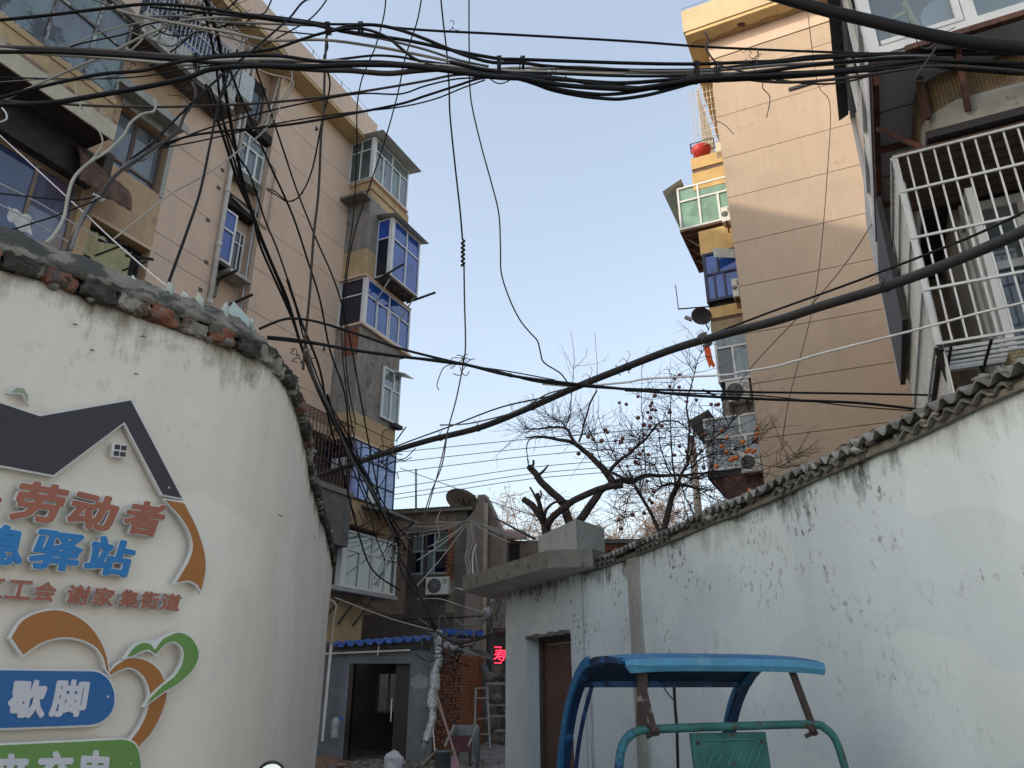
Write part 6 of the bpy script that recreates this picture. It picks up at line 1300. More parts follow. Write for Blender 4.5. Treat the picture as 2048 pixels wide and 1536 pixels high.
wire([(650, 65), (700, 52), (750, 50), (800, 60), (850, 78), (893, 96), (938, 113), (987, 125), (1045, 126), (1104, 133), (1250, 140), (1400, 140), (1475, 133), (1600, 120), (1700, 113), (1878, 109), (2048, 107), (2120, 107)], 5.25, 5.4, 7, 'k', 'black cable humped at the tied knot near the middle left of the bundle', UB)
wire([(300, 120), (400, 114), (487, 106), (550, 97), (600, 80), (650, 65), (700, 57), (737, 60), (775, 75), (800, 95), (830, 118), (870, 130), (928, 140), (987, 147), (1045, 146), (1104, 147), (1250, 152), (1375, 152), (1475, 150), (1575, 145), (1675, 140), (1812, 122), (1870, 119), (1950, 124), (2048, 131), (2120, 134)], 5.15, 5.35, 6, 'k', 'black cable rising from the bundle over the roof eave and dropping back in', UB)
wire([(225, 10), (240, 22), (300, 37), (350, 46), (400, 55), (450, 63), (510, 76), (550, 81), (650, 80), (750, 93), (825, 107), (912, 125), (977, 139), (1026, 136), (1104, 137), (1250, 145), (1400, 146), (1475, 146), (1550, 138), (1700, 125), (1830, 111), (1904, 114), (2048, 122), (2120, 126)], 5.35, 5.5, 6, 'e', 'pale beige cable coming from the left balcony cage and threading the whole bundle', UB)
wire([(675, 62), (730, 72), (775, 80), (850, 99), (912, 119), (977, 133)], 5.4, 5.4, 5, 'g', 'grey cable just under the humped black one left of the tie', UB)
wire([(520, 124), (590, 123), (650, 122), (700, 116), (750, 111), (800, 114), (837, 121), (912, 131), (977, 142)], 5.2, 5.3, 5, 'k', 'black cable making a low arch above the thick grey one', UB)
wire([(-60, 97), (0, 99), (80, 107), (200, 115), (300, 124), (370, 129), (400, 127), (430, 122), (525, 119), (650, 122), (750, 125), (850, 129), (912, 134), (977, 141), (1045, 143), (1250, 149)], 5.0, 5.3, 7, 'e', 'whitish grey cable that dips at the left pole tie and follows the black trunk', UB)
wire([(-60, 94), (0, 96), (100, 98), (250, 106), (375, 116), (450, 123), (530, 131), (590, 136), (650, 140), (700, 141), (775, 147), (837, 141), (912, 138), (987, 148)], 5.05, 5.3, 11, 'b', 'thickest dark brown cable sagging under the bundle left of its middle', UB)
wire([(-60, 103), (0, 104), (100, 104), (250, 112), (375, 121), (450, 127), (560, 129), (650, 132), (775, 130), (850, 133), (928, 143), (987, 150), (1045, 152), (1104, 158), (1162, 162), (1250, 166), (1375, 157), (1500, 150), (1625, 150), (1812, 130), (1850, 130), (1921, 138), (2031, 147), (2120, 150)], 4.95, 5.25, 8, 'k', 'lower of the two thick black cables crossing the yellow bay at the left', UB)
wire([(-60, 212), (0, 210), (100, 206), (200, 190), (300, 172), (375, 155), (425, 138), (512, 132), (600, 134), (700, 130), (800, 131), (900, 142), (987, 154), (1045, 157), (1084, 164), (1143, 172), (1250, 178), (1300, 174), (1375, 162), (1425, 157), (1550, 151), (1700, 142), (1812, 126), (1870, 122), (2048, 128), (2120, 130)], 4.7, 5.2, 10, 'k', 'heavy black cable sweeping up from the left frame edge over the cream canopy', UB)
wire([(-60, 212), (0, 196), (75, 175), (150, 158), (212, 147), (287, 141), (332, 129), (400, 118), (470, 112), (560, 112), (650, 124), (760, 124), (880, 136), (1006, 153), (1045, 160), (1084, 172), (1133, 184), (1201, 189), (1250, 186), (1300, 178), (1375, 166), (1450, 160), (1600, 151), (1812, 132), (1870, 130), (2048, 141), (2120, 146)], 4.8, 5.2, 7, 'k', 'black cable slanting over the big left bay then sagging low right of the tie', UB)
wire([(850, 128), (928, 146), (987, 151), (1026, 155), (1065, 166), (1104, 180), (1162, 192), (1221, 198), (1250, 197), (1300, 189), (1350, 176), (1400, 163), (1450, 161), (1600, 153), (1812, 134), (1870, 128), (1960, 140), (2048, 147)], 5.0, 5.15, 7, 'k', 'lowest sagging black cable of the bundle, hanging deepest in the middle of the sky', UB)
wire([(-60, 215), (0, 202), (50, 180), (125, 147), (225, 103), (287, 72), (350, 47), (375, 40), (430, 35), (500, 36), (600, 44)], 5.4, 5.4, 5, 'e', 'pale cable climbing steeply from the left edge over the bay glazing', UB)
wire([(-60, 199), (0, 200), (50, 205), (125, 208), (200, 212), (300, 214), (400, 212), (525, 206), (650, 194), (775, 175), (850, 162), (912, 150), (987, 150)], 5.1, 5.3, 5, 'b', 'long brownish cable nearly level at left then rising into the bundle tie', UB)
wire([(325, 295), (400, 262), (525, 225), (650, 198), (725, 187), (800, 188), (850, 172), (912, 158), (970, 156), (1040, 158), (1084, 170), (1150, 182), (1201, 187)], 5.4, 5.2, 3.4, 'k', 'thin black cable with a kink below the roof eave, rising into the bundle tie', UB)
wire([(290, 302), (340, 284), (400, 268), (525, 255), (600, 246), (700, 228), (800, 208), (850, 192), (912, 172), (960, 157), (1010, 154)], 5.3, 5.2, 5, 'k', 'black cable rising from the taped joint into the bundle, carrying a hanging clip', UB)
wire([(300, 300), (400, 282), (525, 253), (612, 237), (700, 225), (800, 214), (870, 198), (925, 176), (970, 160)], 5.35, 5.25, 3, 'k', 'thin black cable just under the rising one, ending beside the bundle tie', UB)
wire([(-60, 157), (0, 155), (150, 158), (260, 155), (330, 146), (392, 135), (450, 128)], 5.6, 5.5, 3, 'k', 'thin black wire level over the cream canopy at the far left', UB)
wire([(0, 164), (80, 159), (170, 160), (240, 150), (300, 128)], 5.6, 5.5, 2.4, 'g', 'very thin dark wire just below the level one at the far left', UB)
wire([(128, 98), (170, 85), (250, 68), (290, 50), (330, 42), (390, 28), (470, 26), (560, 34), (650, 47)], 5.7, 5.6, 3.4, 'k', 'thin black wire crossing the bay glazing diagonally at the upper left', UB)
wire([(80, 108), (160, 113), (260, 112), (330, 121), (390, 127)], 5.3, 5.3, 4, 'e', 'short pale cable loop under the twin black cables on the bay', UB)
wire([(165, -8), (190, 0), (240, 20), (280, 33), (350, 32), (390, 36), (440, 44), (520, 47), (650, 52)], 5.6, 5.6, 4.5, 'g', 'grey cable entering at the top left between bay and caged balcony', UB)
wire([(100, 112), (210, 62), (330, 36), (400, 24)], 5.9, 5.9, 2.5, 'e', 'thin pale wire slanting behind the others over the left bay glazing', UB)
wire([(255, 62), (300, 78), (345, 92), (392, 62), (430, 68), (480, 82), (560, 108)], 5.6, 5.6, 3.2, 'g', 'slack grey wire wandering in front of the caged balcony', UB)
wire([(300, 50), (325, 66), (360, 72), (400, 64), (470, 50), (560, 62), (640, 70)], 5.8, 5.7, 3, 'k', 'slack thin black wire at the lower edge of the caged balcony', UB)
wire([(250, 92), (262, 100), (290, 70), (300, 35), (308, 18), (322, 10), (345, 20)], 5.7, 5.7, 4, 'e', 'pale looped cable end curling upward at the corner of the caged balcony', UB)
wire([(975, 152), (987, 163), (1002, 167), (1020, 160), (1027, 150)], 5.2, 5.2, 2.4, 'k', 'small loose black wire loop hanging from the bundle tie', None, 'wire_loop', 'wire')
wire([(1062, 140), (1150, 134), (1250, 140), (1320, 143), (1440, 140), (1560, 130), (1680, 124), (1780, 114), (1870, 112)], 5.3, 5.35, 6, 'g', 'grey cable in the middle of the bundle right of the tie', UB)
wire([(900, 124), (960, 138), (1040, 149), (1130, 158), (1220, 172), (1330, 176), (1420, 158), (1530, 143), (1640, 128), (1760, 118), (1840, 116), (1950, 126), (2120, 140)], 5.1, 5.2, 8, 'k', 'thick black cable weaving through the lower bundle in front of the gable', UB)
wire([(1375, 155), (1440, 150), (1520, 162), (1600, 164), (1700, 155), (1800, 140), (1870, 132), (1990, 138), (2120, 152)], 5.1, 5.1, 6, 'b', 'brown cable dropping under the bundle in front of the sunlit gable', UB)
wire([(1410, 66), (1418, 80), (1412, 96), (1436, 128), (1480, 142), (1560, 160), (1640, 168), (1700, 162), (1780, 140)], 5.2, 5.1, 4, 'b', 'loose brown cable springing up from the bundle on the gable then trailing below', UB)
for i, (x, y0_, y1_, t_) in enumerate(((998, 112, 158, 'wire tie round the bundle at its middle'), (1045, 114, 136, 'second wire tie round the upper cables right of the middle one'), (1393, 122, 168, 'wire tie round the bundle where it meets the gable corner'), (1435, 124, 164, 'wire tie round the bundle just right of the gable corner one'), (722, 46, 66, 'black wire tie round the upper cables above the roof eave'), (655, 46, 68, 'black clamp where the long drop cable hangs from the upper cables'), (392, 108, 142, 'wire tie where cables cross before the left building'))):
    q = MB(); r_ = random.Random(i)
    for j in range(4):
        a = P3(x + j * 2.5 - 4, y0_, 5.1); b_ = P3(x + j * 2.5 - 4 + r_.uniform(-3, 3), y1_, 5.1); c_ = (a + b_) / 2; h_ = (a - b_) / 2
        q.tube([c_ + h_ * cos(2 * pi * k_ / 12) + Vector((.004 * k_ / 12, .05 * sin(2 * pi * k_ / 12), 0)) for k_ in range(13)], .004, 4)
    q.obj('wire_tie', cb_black, None, t_, 'tie', 'wire ties on the overhead cables')
# heavy pipe-like trunks
wire([(1480, -30), (1560, -6), (1650, 20), (1750, 44), (1850, 68), (1950, 86), (2048, 97), (2130, 102)], 3.6, 3.2, 25, 'k', 'very thick black trunk cable crossing the top right corner', None, 'trunk_cable', sides=14)
tk = [(640, 950), (700, 931), (760, 910), (860, 880), (960, 855), (1060, 815), (1150, 775), (1250, 735), (1350, 697), (1450, 668), (1550, 642), (1650, 610), (1750, 580), (1850, 545), (1950, 505), (2048, 462), (2130, 425)]
L_ = len(tk); P_ = [P3(x, y, 13.2 * (4.4 / 13.2) ** ((x - 640) / 1490)) for x, y in tk]
MB().tube(cr(P_, 6), .045, 16).obj('trunk_cable', M('trunk_rubber', (.03, .03, .032), rough=.55, bump=.2, bs=25, var=.25), None, 'very thick dark trunk cable sagging diagonally from the left cage to the right edge', 'cable')
ms = [(690, 930), (760, 905), (820, 882), (900, 853), (1000, 815), (1100, 792), (1190, 764), (1290, 722), (1417, 672), (1520, 632), (1600, 603), (1700, 567), (1850, 510), (1950, 470), (2048, 425), (2120, 398)]
MB().tube(cr([P3(x, y, 13.2 * (4.4 / 13.2) ** ((x - 640) / 1490) + .02) for x, y in ms], 5), .011, 6).obj('messenger_wire', cb_black, None, 'slim black messenger wire running just above the diagonal trunk cable', 'wire')
for i, x in enumerate((700, 790, 880, 955, 1063, 1180, 1255, 1412, 1770)):
    k_ = max(j for j in range(L_ - 1) if tk[j][0] <= x); f_ = (x - tk[k_][0]) / (tk[k_ + 1][0] - tk[k_][0]); y = tk[k_][1] + f_ * (tk[k_ + 1][1] - tk[k_][1]); Yd = 13.2 * (4.4 / 13.2) ** ((x - 640) / 1490)
    c_ = P3(x, y, Yd); d_ = (P_[k_ + 1] - P_[k_]).normalized(); s_ = d_.cross(Vector((0, 0, 1))).normalized(); u_ = s_.cross(d_); q = MB()
    q.tube([c_ + (s_ * cos(2 * pi * j / 14) + u_ * sin(2 * pi * j / 14)) * .051 + d_ * .02 * sin(4 * pi * j / 14) for j in range(15)], .006, 4)
    q.tube([c_ + u_ * .06, c_ + u_ * .14 + d_ * .05, c_ + u_ * .2 + d_ * .02], .004, 4); q.tube([c_ + u_ * .06, c_ + u_ * .13 - d_ * .06, c_ + u_ * .1 - d_ * .14], .004, 4)
    q.obj('lashing_wire', cb_grey if i % 2 else cb_brown, None, ['lashing wire on the trunk cable beside the left cage', 'lashing wire on the trunk cable over the blue glazing', 'lashing wire on the trunk cable just right of the blue glazing', 'lashing wire on the trunk cable left of the pruned tree twigs', 'lashing wire on the trunk cable above the pruned tree', 'lashing wire where the trunk cable crosses the level black cables', 'lashing wire on the trunk cable over the persimmon twigs', 'lashing clamp on the trunk cable beside the orange cloth', 'lashing wire on the trunk cable before the black board'][i], 'lashing')
for px, py, t_ in ((1415, 690, 'small grey joint clip just below the trunk cable beside the orange cloth'), (1404, 671, 'dark joint sleeve on top of the trunk cable by the small dish')):
    a = P3(px - 9, py + 3, 8.2); b_ = P3(px + 9, py - 5, 8.2); MB().tube([a, a.lerp(b_, .3), a.lerp(b_, .7), b_], [.012, .03, .03, .014], 8).obj('joint_sleeve', cb_grey, None, t_, 'clip')
# level cables lower down
MC = 'level black cables in the middle of the picture'
wire([(518, 658), (560, 641), (590, 637), (640, 645), (720, 670), (800, 697), (900, 722), (1000, 744), (1080, 764), (1200, 775), (1300, 779), (1500, 784), (1700, 787), (1850, 790), (1900, 791)], 5.6, 7.2, 5, 'k', 'black cable springing from the left wall coping, arching up then running level to the right', MC)
wire([(534, 674), (600, 681), (700, 699), (800, 713), (920, 727), (1020, 751), (1150, 768), (1300, 783), (1400, 792), (1570, 800), (1720, 806), (1845, 820)], 5.4, 6.8, 6, 'k', 'black cable starting low on the coping and running just under its level neighbour', MC)
wire([(534, 678), (640, 690), (740, 704), (860, 722), (1000, 740), (1110, 760)], 5.5, 6.4, 2.6, 'k', 'thin wire twisted along the pair of level cables at left', MC)
wire([(1250, 782), (1400, 787), (1500, 790), (1580, 797), (1700, 812), (1830, 822)], 6.6, 6.9, 2.6, 'k', 'thin wire drooping between the level cables at right', MC)
wire([(1085, 768), (1150, 772), (1250, 765), (1300, 757), (1450, 750), (1480, 744), (1550, 733), (1650, 705), (1750, 680), (1850, 655), (1950, 628), (2048, 605), (2110, 590)], 7.5, 5.0, 4.6, 'w', 'white cable waving up to the right in front of the gable and white cage')
wire([(880, 850), (930, 848), (980, 838), (1040, 820), (1090, 790), (1130, 778)], 9.6, 9.0, 3, 'g', 'light grey wire slung loosely along the trunk cable over the pruned tree')
wire([(1405, 779), (1440, 795), (1480, 800)], 7.0, 7.0, 4, 'k', 'short black stub splitting off the level cables by the air conditioner')
wire([(1744, 448), (1700, 515), (1640, 590), (1570, 662), (1500, 738), (1440, 822)], 8.4, 10, 1.8, 'b', 'thin brown wire slanting down across the shaded gable')
wire([(1614, 10), (1622, 80), (1636, 170), (1660, 210), (1655, 340), (1640, 520), (1620, 640), (1580, 790), (1565, 880)], 10, 12, 1.5, 'b', 'thin plumb wire hanging down the whole gable wall')
# long drops
DV = 'thin wires dropping from the top of the picture'
wire([(772, -10), (768, 30), (752, 90), (735, 130), (722, 165), (714, 215), (714, 275), (712, 345), (706, 440), (692, 540), (684, 640), (686, 720), (700, 830), (722, 940)], 6, 9, 2.6, 'k', 'thin drop wire left of the top balcony passing the bay corner', DV)
wire([(844, -10), (835, 40), (820, 85), (808, 125), (795, 190), (770, 280), (740, 370), (712, 455), (698, 520), (692, 580), (690, 660), (695, 760), (712, 850)], 6, 9, 2.6, 'k', 'thin drop wire slanting in front of the top white balcony', DV)
wire([(881, -10), (886, 40), (893, 100), (898, 170), (900, 230), (910, 330), (920, 420), (925, 480)], 5.8, 6.2, 3.6, 'k', 'black drop wire that ends in the twisted splice in mid sky', DV)
wire([(928, 530), (929, 600), (931, 690), (927, 725), (912, 800), (896, 860), (884, 930), (862, 985), (845, 1040)], 6.4, 10, 2.8, 'g', 'thin drop wire below the twisted splice, bending at the level cables', DV)
wire([(895, 862), (880, 930), (858, 1010), (838, 1085)], 10, 12, 2.2, 'g', 'second thin wire parting from the trunk cable towards the back house', DV)
pts = []
for j in range(26): pts.append((926 + 3.2 * sin(j * 1.5), 480 + j * 2.1))
wire(pts, 6.2, 6.4, 4.5, 'k', 'twisted black splice on the drop wire in mid sky', None, 'wire_splice', 'splice', 5, None, 2)
wire([(938, -10), (938, 60), (939, 130), (942, 200), (962, 290), (984, 370), (998, 430), (1001, 500), (1003, 548), (1020, 600), (1040, 640), (1060, 665), (1075, 682), (1081, 705), (1088, 725), (1120, 746), (1135, 765)], 5.8, 7.2, 2.8, 'k', 'thin drop wire wandering right through the open sky to the trunk cable', DV)
wire([(655, 47), (650, 125), (647, 225), (642, 275), (637, 384), (627, 475), (620, 580), (611, 675), (606, 740)], 5.6, 6.4, 5, 'b', 'brown drop cable hanging plumb before the tan wall from the black clamp')
wire([(652, 75), (655, 95), (648, 120), (660, 165), (652, 210), (646, 232), (625, 337), (605, 384), (585, 402), (570, 399), (550, 383), (534, 377)], 5.8, 9.5, 3.2, 'k', 'black wire curving down in a U into the recess of the left building')
wire([(606, 385), (590, 399), (572, 402), (552, 390), (534, 380)], 9, 9.5, 2.8, 'k', 'second strand of the U-shaped black wire at the recess')
wire([(512, 137), (530, 190), (550, 250), (570, 310), (595, 384), (632, 477), (662, 545), (682, 603), (700, 680), (722, 800), (740, 900), (760, 1000)], 5.6, 9.5, 3.4, 'k', 'thin black diagonal across the tan wall, rightmost of the falling set')
wire([(840, -10), (846, -30)], 6, 6, 1, 'k', 'x')if False else None
DG = 'black cables falling diagonally past the tan wall'
DD = [([(408, -10), (425, 40), (436, 75), (445, 130), (452, 190), (470, 290), (490, 380), (515, 455), (545, 530), (575, 600), (602, 690), (640, 790), (680, 870), (730, 960), (772, 1040), (800, 1090)], 6.5, 'leftmost heavy cable of the falling set, starting at the top edge', 'k'),
 ([(412, 170), (430, 225), (452, 290), (478, 370), (505, 430), (520, 490), (550, 560), (585, 640), (612, 720), (655, 810), (698, 890), (740, 975), (785, 1050), (812, 1100)], 5, 'heavy cable close right of the leftmost falling one', 'k'),
 ([(420, 175), (445, 240), (475, 310), (500, 350), (530, 440), (555, 500), (585, 590), (612, 690), (650, 790), (690, 860), (735, 950), (790, 1045), (826, 1090)], 3.6, 'slim cable between the two heavy falling ones', 'k'),
 ([(455, 125), (475, 180), (510, 260), (540, 330), (585, 430), (615, 520), (640, 600), (660, 700), (690, 790), (700, 880), (725, 970), (760, 1040)], 4, 'falling cable starting at the bundle tie and bowing right across the tan wall', 'k'),
 ([(405, 10), (420, 70), (432, 130), (440, 200), (450, 260), (468, 320), (492, 395), (522, 480), (560, 570), (590, 650), (618, 740), (660, 830), (712, 915), (752, 990), (790, 1070)], 4.4, 'second cable from the top edge, hugging the leftmost falling one', 'k'),
 ([(612, 700), (630, 760), (660, 820), (685, 880), (710, 930), (745, 985), (770, 1030), (792, 1080)], 5, 'grey cable in the falling set beside the rusty cage', 'g'),
 ([(655, 790), (690, 900), (715, 960), (738, 1020), (752, 1075), (770, 1120)], 3, 'thin falling wire past the blue steel glazing', 'k'),
 ([(575, 560), (605, 650), (640, 740), (658, 840), (690, 960), (715, 1060), (745, 1140), (800, 1180)], 4, 'lowest falling cable crossing the rusty cage to the white balcony', 'k')]
for p_, w_, t_, m_ in DD: wire(p_, 5.5, 12.5, w_, m_, t_, DG)
wire([(475, 100), (462, 130), (450, 165), (436, 212), (418, 300), (400, 384), (375, 460), (350, 530), (336, 568)], 5.4, 4.4, 5.5, 'k', 'thick black cable falling left to the wall coping')
wire([(660, -5), (612, 0), (580, 35), (550, 62), (500, 105), (460, 137), (400, 190), (340, 250), (300, 290), (250, 330), (200, 395)], 5.2, 4.6, 4.4, 'k', 'black cable slanting from the top edge down left to the rusty sheet')
wire([(656, -5), (640, 18), (615, 42), (575, 65), (520, 98), (470, 150), (440, 200)], 5.6, 5.6, 3, 'k', 'thin black wire parallel above the slanting one near the roof corner')
wire([(545, -5), (530, 25), (510, 32), (480, 50), (455, 48), (430, 60)], 5.8, 5.8, 3, 'k', 'short black wire curving in at the yellow eave corner')
wire([(480, -5), (455, 18), (440, 38), (405, 52), (360, 90), (340, 105)], 5.8, 5.8, 3.4, 'k', 'black wire slanting over the caged balcony from the top edge')
wire([(430, 40), (475, 90), (520, 140), (580, 158), (585, 175), (570, 200), (530, 260), (480, 300), (410, 350), (345, 385), (300, 420), (225, 480)], 5.8, 4.6, 3, 'e', 'thin beige wire wandering from the eave down to the coping at left')
wire([(555, 85), (575, 108), (583, 140), (582, 165), (560, 205), (520, 250), (505, 262)], 6, 6, 3, 'e', 'pale slack wire curving below the bundle in front of the recess')
# left corner hoses and lines
wire([(385, 165), (392, 190), (380, 215), (368, 232), (355, 262), (320, 288), (273, 321), (234, 348), (195, 395), (168, 434), (137, 493), (130, 520)], 5.0, 4.0, 7, 'b', 'dark taped cable bunch sweeping down over the rusty sheet to the wall')
wire([(350, 270), (325, 284), (290, 318), (262, 322), (228, 352), (200, 388), (178, 412), (158, 450), (142, 500)], 4.95, 3.95, 6, 'g', 'grey hose strapped beside the dark taped cable bunch')
wire([(312, 200), (308, 222), (285, 228), (262, 245), (246, 272), (215, 302), (176, 327), (148, 356), (136, 392), (128, 434), (110, 468), (92, 486)], 4.8, 3.8, 6, 'e', 'pale hose curving down past the dark canopy underside to the coping')
wire([(150, 170), (158, 205), (178, 236), (198, 262), (205, 284), (195, 305), (176, 327)], 4.9, 4.6, 3.4, 'e', 'thin pale cable crossing the cream fascia to meet the pale hose')
wire([(-20, 252), (0, 271), (59, 325), (125, 386), (176, 433), (225, 479), (300, 545), (335, 572)], 4.6, 3.9, 3, 'w', 'white cord running straight down across the left window to the coping')
wire([(-20, 355), (0, 367), (70, 402), (137, 441), (160, 455), (215, 484)], 6.5, 8.0, 2.6, 'w', 'upper pale washing line before the left window')
wire([(-20, 396), (0, 409), (60, 440), (137, 484), (175, 505)], 6.5, 8.0, 2.6, 'w', 'lower pale washing line carrying the white cloth')
wire([(-20, 385), (0, 387), (98, 397), (137, 400), (170, 398), (195, 392), (215, 396)], 4.2, 4.2, 3.4, 'k', 'black wire nearly level before the left window')
wire([(22, 460), (60, 448), (117, 430), (160, 413), (187, 403), (205, 394), (222, 398)], 4.1, 4.1, 3.2, 'k', 'black wire rising right from the coping to the white cable clip')
wire([(4, 216), (12, 226), (13, 238), (0, 244), (-20, 244)], 4.4, 4.4, 3.4, 'w', 'small white cable curl at the left frame edge')
q = MB()
for i in range(3):
    a = P3(192 + i * 6, 392 + i * 3, 4.2); q.tube([a + Vector((.018 * cos(t_), .018 * sin(t_), .012 * sin(2 * t_))) for t_ in [2 * pi * j / 10 for j in range(11)]], .004, 5)
q.obj('cable_clip', cb_white, None, 'white cable clip round the dark bunch at the rusty sheet', 'clip')
q = MB()
for i in range(4):
    a = P3(290 + i * 6, 300 - i * 4, 4.9); q.tube([a + Vector((.02 * cos(t_), .02 * sin(t_), .025 * sin(t_ + i))) for t_ in [2 * pi * j / 10 for j in range(11)]], .006, 5)
q.obj('taped_joint', cb_grey, None, 'lumpy grey taped joint on the cables beside the brown window', 'joint')
# curls and small hangers
def curls(c, n, r, Y, m, label, seed):
    rr = random.Random(seed); q = MB()
    for i in range(n):
        p = P3(c[0] + rr.uniform(-r, r) * .4, c[1] + rr.uniform(-r, r) * .4, Y + rr.uniform(-.1, .1)); pts = [p.copy()]; s_ = r * Y / 1500 * .5; d = Vector((rr.gauss(0, 1), rr.gauss(0, .5), rr.gauss(0, 1))).normalized()
        for j in range(5): d = (d + Vector((rr.gauss(0, .6), rr.gauss(0, .4), rr.gauss(0, .6)))).normalized(); p = p + d * s_ * .6; pts.append(p.copy())
        q.tube(cr(pts, 3), .004 * Y / 6, 4)
    return q.obj('wire_curls', MT[m], None, label, 'wire', 'loose wire ends', kind='stuff' if n >= 9 else None)
curls((928, 727), 9, 26, 6.5, 'b', 'red-brown wire ends bristling at the crossing under the splice', 1)
curls((1505, 118), 10, 26, 5.1, 'b', 'brown wire ends bristling on top of the bundle before the gable', 2)
curls((1100, 155), 7, 20, 5.2, 'k', 'small black wire ends under the bundle right of the tie', 3)
curls((440, 30), 22, 60, 5.8, 'k', 'dense nest of black wire ends at the caged balcony', 4)
curls((350, 45), 22, 62, 5.8, 'k', 'nest of dark wire ends just left of the denser one', 5)
curls((380, 180), 12, 30, 5.1, 'b', 'brown looped wire ends hanging under the left crossing', 6)
curls((660, 905), 14, 45, 12.5, 'k', 'black wire ends tangled before the rusty cage', 7)
curls((765, 915), 12, 50, 13, 'k', 'black wires curling over the blue steel glazing', 8)
curls((790, 1080), 12, 40, 14, 'k', 'black wire ends tangled at the top of the white lower balcony', 9)
curls((1240, 742), 4, 16, 8.6, 'b', 'brown wire end beside the trunk cable over the twigs', 10)
curls((600, 715), 6, 22, 7, 'k', 'small wire curl on the falling cables above the coping', 11)
curls((905, 50), 3, 16, 5.4, 'k', 'tiny black wire end standing on the single straight cable', 12)
curls((270, 118), 9, 26, 5.2, 'b', 'brown wire ends hanging at the right end of the yellow bay', 13)
wire([(878, 780), (874, 770), (880, 750), (888, 735), (905, 728), (925, 727)], 6.5, 6.5, 2.2, 'g', 'thin wire end with a ring hanging left of the crossing', None, 'wire_end', 'wire')
wire([(1530, 155), (1525, 175), (1540, 195), (1533, 235)], 5.1, 5.1, 2, 'b', 'thin brown wire end dangling before the sunlit gable', None, 'wire_end', 'wire')
wire([(1425, 220), (1432, 240), (1450, 250), (1467, 268)], 5.3, 5.3, 2, 'e', 'thin pale wire end dangling at the gable corner', None, 'wire_end', 'wire')
for px, py, Y, t_ in ((633, 257, 5.4, 'small dark hanging clip below the rising cable'), (1131, 156, 5.15, 'small black clip hanging from the bundle in the open sky'), (648, 697, 6, 'small black clip on the level cable before the tan wall'), (1021, 750, 6.3, 'tiny black clip under the level cable in the sky')):
    a = P3(px, py, Y); MB().poly([a + Vector((x * .02, -.008, z * .024)) for x, z in ((-.6, -.7), (.1, -1), (.8, -.5), (.5, .4), (-.2, .9))], [a + Vector((x * .02, .008, z * .024)) for x, z in ((-.6, -.7), (.1, -1), (.8, -.5), (.5, .4), (-.2, .9))]).obj('cable_clip', cb_brown, None, t_, 'clip')
# white tie and hook at the right
ht = thing('wire_hook', 'twisted grey wire hook tying the right bundle up to the top right trunk cable', 'wire', P3(1870, 100, 3.9))
for i in range(3): MB().tube(cr([P3(1888 + i * 3, 66, 3.55), P3(1880 + i * 2, 80, 3.7), P3(1868 + i, 100, 4.1), P3(1848 + i, 130, 4.4), P3(1840, 140, 4.5)], 4), .0045, 5).obj('strand', cb_grey, ht)
MB().tube(cr([P3(1842, 138, 4.5), P3(1830, 156, 4.5), P3(1836, 163, 4.5), P3(1848, 160, 4.5)], 4), .005, 5).obj('hook', iron, ht)
MB().tube(cr([P3(1812, 25, 3.4), P3(1822, 48, 3.4), P3(1830, 72, 3.5), P3(1838, 90, 3.6), P3(1852, 97, 3.7), P3(1870, 88, 3.8), P3(1890, 66, 3.6), P3(1910, 55, 3.5)], 4), .003, 5).obj('loose_end', cb_grey, ht)
# far power lines
for i, (y0_, y1_) in enumerate(((905, 878), (925, 896), (945, 912), (976, 935), (990, 948), (999, 958))):
    wire([(770, y0_ + 2), (900, y0_ - (y0_ - y1_) * .42), (1060, y1_), (1250, y1_ - 16), (1420, y1_ - 27)], 27, 25, 1.5, 'g', ['topmost', 'second', 'third', 'fourth', 'fifth', 'lowest'][i] + ' of the six thin far power lines in the gap between the blocks', 'far power lines', 'power_line')
wire([(800, 936), (900, 972), (985, 1004), (1085, 1037)], 22, 16, 1.8, 'g', 'thin stay wire sloping right behind the satellite dish')
wire([(985, 1033), (1020, 1052), (1070, 1078)], 20, 14, 4, 'k', 'dark cable slanting from the gable pier down to the planter block')
# white cable fan at the back house
hub = (939, 1041); FN = [((834, 1121), 2.2, 'long white cable from the hub to the upper corner of the white balcony'), ((833, 1173), 2.2, 'long white cable from the hub to the lower corner of the white balcony'), ((792, 1078), 1.6, 'thin pale wire from the hub leftwards, lowest of the left ones'), ((800, 1066), 1.6, 'thin pale wire from the hub leftwards, middle one'), ((812, 1052), 1.6, 'thin pale wire from the hub leftwards, top one'), ((870, 1043), 1.8, 'short pale wire from the hub to the roof edge'), ((1068, 1082), 1.8, 'pale wire from the hub right to the planter block, lowest'), ((1068, 1076), 1.6, 'pale wire from the hub right to the planter block, middle'), ((1060, 1068), 1.6, 'pale wire from the hub right over the reddish roof'), ((1046, 1060), 1.4, 'fine pale wire from the hub to the reddish roof ridge'), ((1020, 1085), 1.6, 'pale wire from the hub sagging to the dark doorway'), ((855, 1095), 1.6, 'fine wire from the hub across the back window')]
for (x, y), w_, t_ in FN:
    mx, my = (x + hub[0]) / 2, (y + hub[1]) / 2 + abs(x - hub[0]) * .05
    wire([hub, (mx, my), (x, y)], 25.4, 22 if x < 939 else 18, w_, 'e' if w_ < 3 else 'w', t_, 'pale wires fanning out from the hub on the back house')
VN = [([(936, 1045), (938, 1080), (930, 1115), (936, 1140), (932, 1158), (938, 1160)], 'leftmost'), ([(940, 1045), (945, 1085), (936, 1110), (940, 1135), (938, 1158)], 'second'), ([(953, 1090), (948, 1098), (945, 1120), (946, 1158)], 'thickest, third'), ([(942, 1045), (950, 1085), (953, 1130), (958, 1152)], 'rightmost'), ([(881, 1022), (874, 1040), (878, 1065), (877, 1078), (866, 1092)], 'separate one left of the dish')]
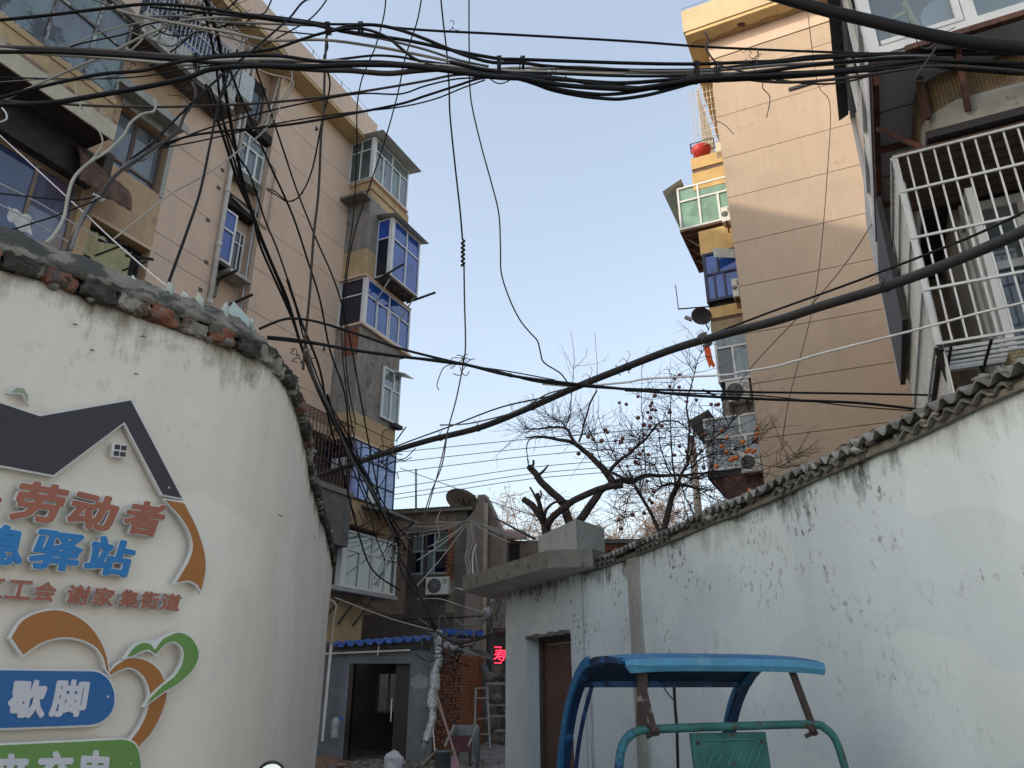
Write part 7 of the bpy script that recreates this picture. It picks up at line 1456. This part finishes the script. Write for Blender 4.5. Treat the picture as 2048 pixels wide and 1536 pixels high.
for i, (p_, t_) in enumerate(VN): wire(p_, 25.4, 24.6, 3 if i == 2 else 2, 'w' if i == 2 else 'e', t_ + ' of the pale cables hanging down the mouldy strip', 'pale cables hanging from the hub')
wire([(870, 1262), (862, 1240), (856, 1225), (850, 1208), (838, 1190), (832, 1172), (815, 1140), (800, 1115), (795, 1085), (788, 1078)], 18.4, 20, 4.5, 'k', 'twisted black cable bunch running up from the foil pipe to the white balcony')
wire([(795, 1112), (806, 1150), (826, 1178), (848, 1205), (858, 1230), (873, 1258)], 19, 18.4, 4, 'k', 'second black cable of the bunch bowing left of its twin')
wire([(670, 1195), (720, 1215), (790, 1240), (870, 1262)], 18.5, 18.5, 2.4, 'e', 'thin pale wire sloping down across the ochre wall to the foil pipe')
wire([(655, 1188), (720, 1206), (800, 1240), (880, 1255)], 18.8, 18.6, 2, 'k', 'thin dark wire sloping over the ochre wall')
wire([(835, 1198), (880, 1198), (930, 1214), (980, 1228)], 19.5, 17.5, 2.4, 'e', 'pale wire sagging under the air conditioner towards the beige pipe')
wire([(800, 1240), (850, 1238), (900, 1236), (960, 1232), (985, 1232)], 19, 17.5, 3, 'k', 'dark cable level above the blue hut roof')
wire([(910, 1238), (925, 1250), (950, 1252), (970, 1240), (990, 1228), (1003, 1200)], 17.5, 15, 3.4, 'g', 'grey cable looping up beside the beige pipe to the slab')
wire([(875, 1265), (910, 1285), (950, 1280), (985, 1268), (1012, 1262)], 17.5, 14, 7, 'b', 'thick wrapped dark cable from the foil pipe to the white wall corner')
wire([(880, 1270), (900, 1290), (925, 1300), (950, 1310), (985, 1318)], 17.8, 16, 4, 'g', 'grey cable drooping over the brick wall towards the LED sign')
curls((892, 1285), 16, 40, 17.6, 'g', 'grey rags of wire and plastic knotted at the top of the foil pipe', 20)
curls((985, 1235), 12, 40, 15.5, 'g', 'knot of grey wires beside the white wall corner', 21)
curls((905, 1300), 10, 40, 17.8, 'k', 'dark wire knot over the top of the brick wall', 22)
wire([(900, 1184), (912, 1176), (925, 1180), (934, 1180)], 24, 14, 2.6, 'w', 'white hose from the air conditioner to the slab')
wire([(655, 1195), (672, 1210), (668, 1240), (664, 1290)], 17, 17, 3.6, 'e', 'pale ribbed tube beside the left wall above the blue roof')
# debris lodged at the top of the foil pipe
rr = random.Random(66)
for i, (px, py) in enumerate(((895, 1290), (908, 1296), (990, 1200), (975, 1226))):
    c_ = P3(px, py, 17.2 if px < 950 else 14); q = MB().sphere(c_, .09, 8, 6, (1, .8, .8))
    for v in q.v: v += Vector((noise.noise(v * 14), 0, noise.noise(v * 14 + Vector((3, 3, 3))))) * .07
    q.obj('plastic_rag', M('rag_grey', (.3, .3, .31), rough=.6, var=.3, scale=15), None, ['crumpled grey plastic rag above the brick wall, left one', 'crumpled grey plastic rag above the brick wall, right one', 'crumpled white plastic rag under the slab by the white wall corner', 'crumpled white plastic rag beside the beige pipe'][i], 'rag')
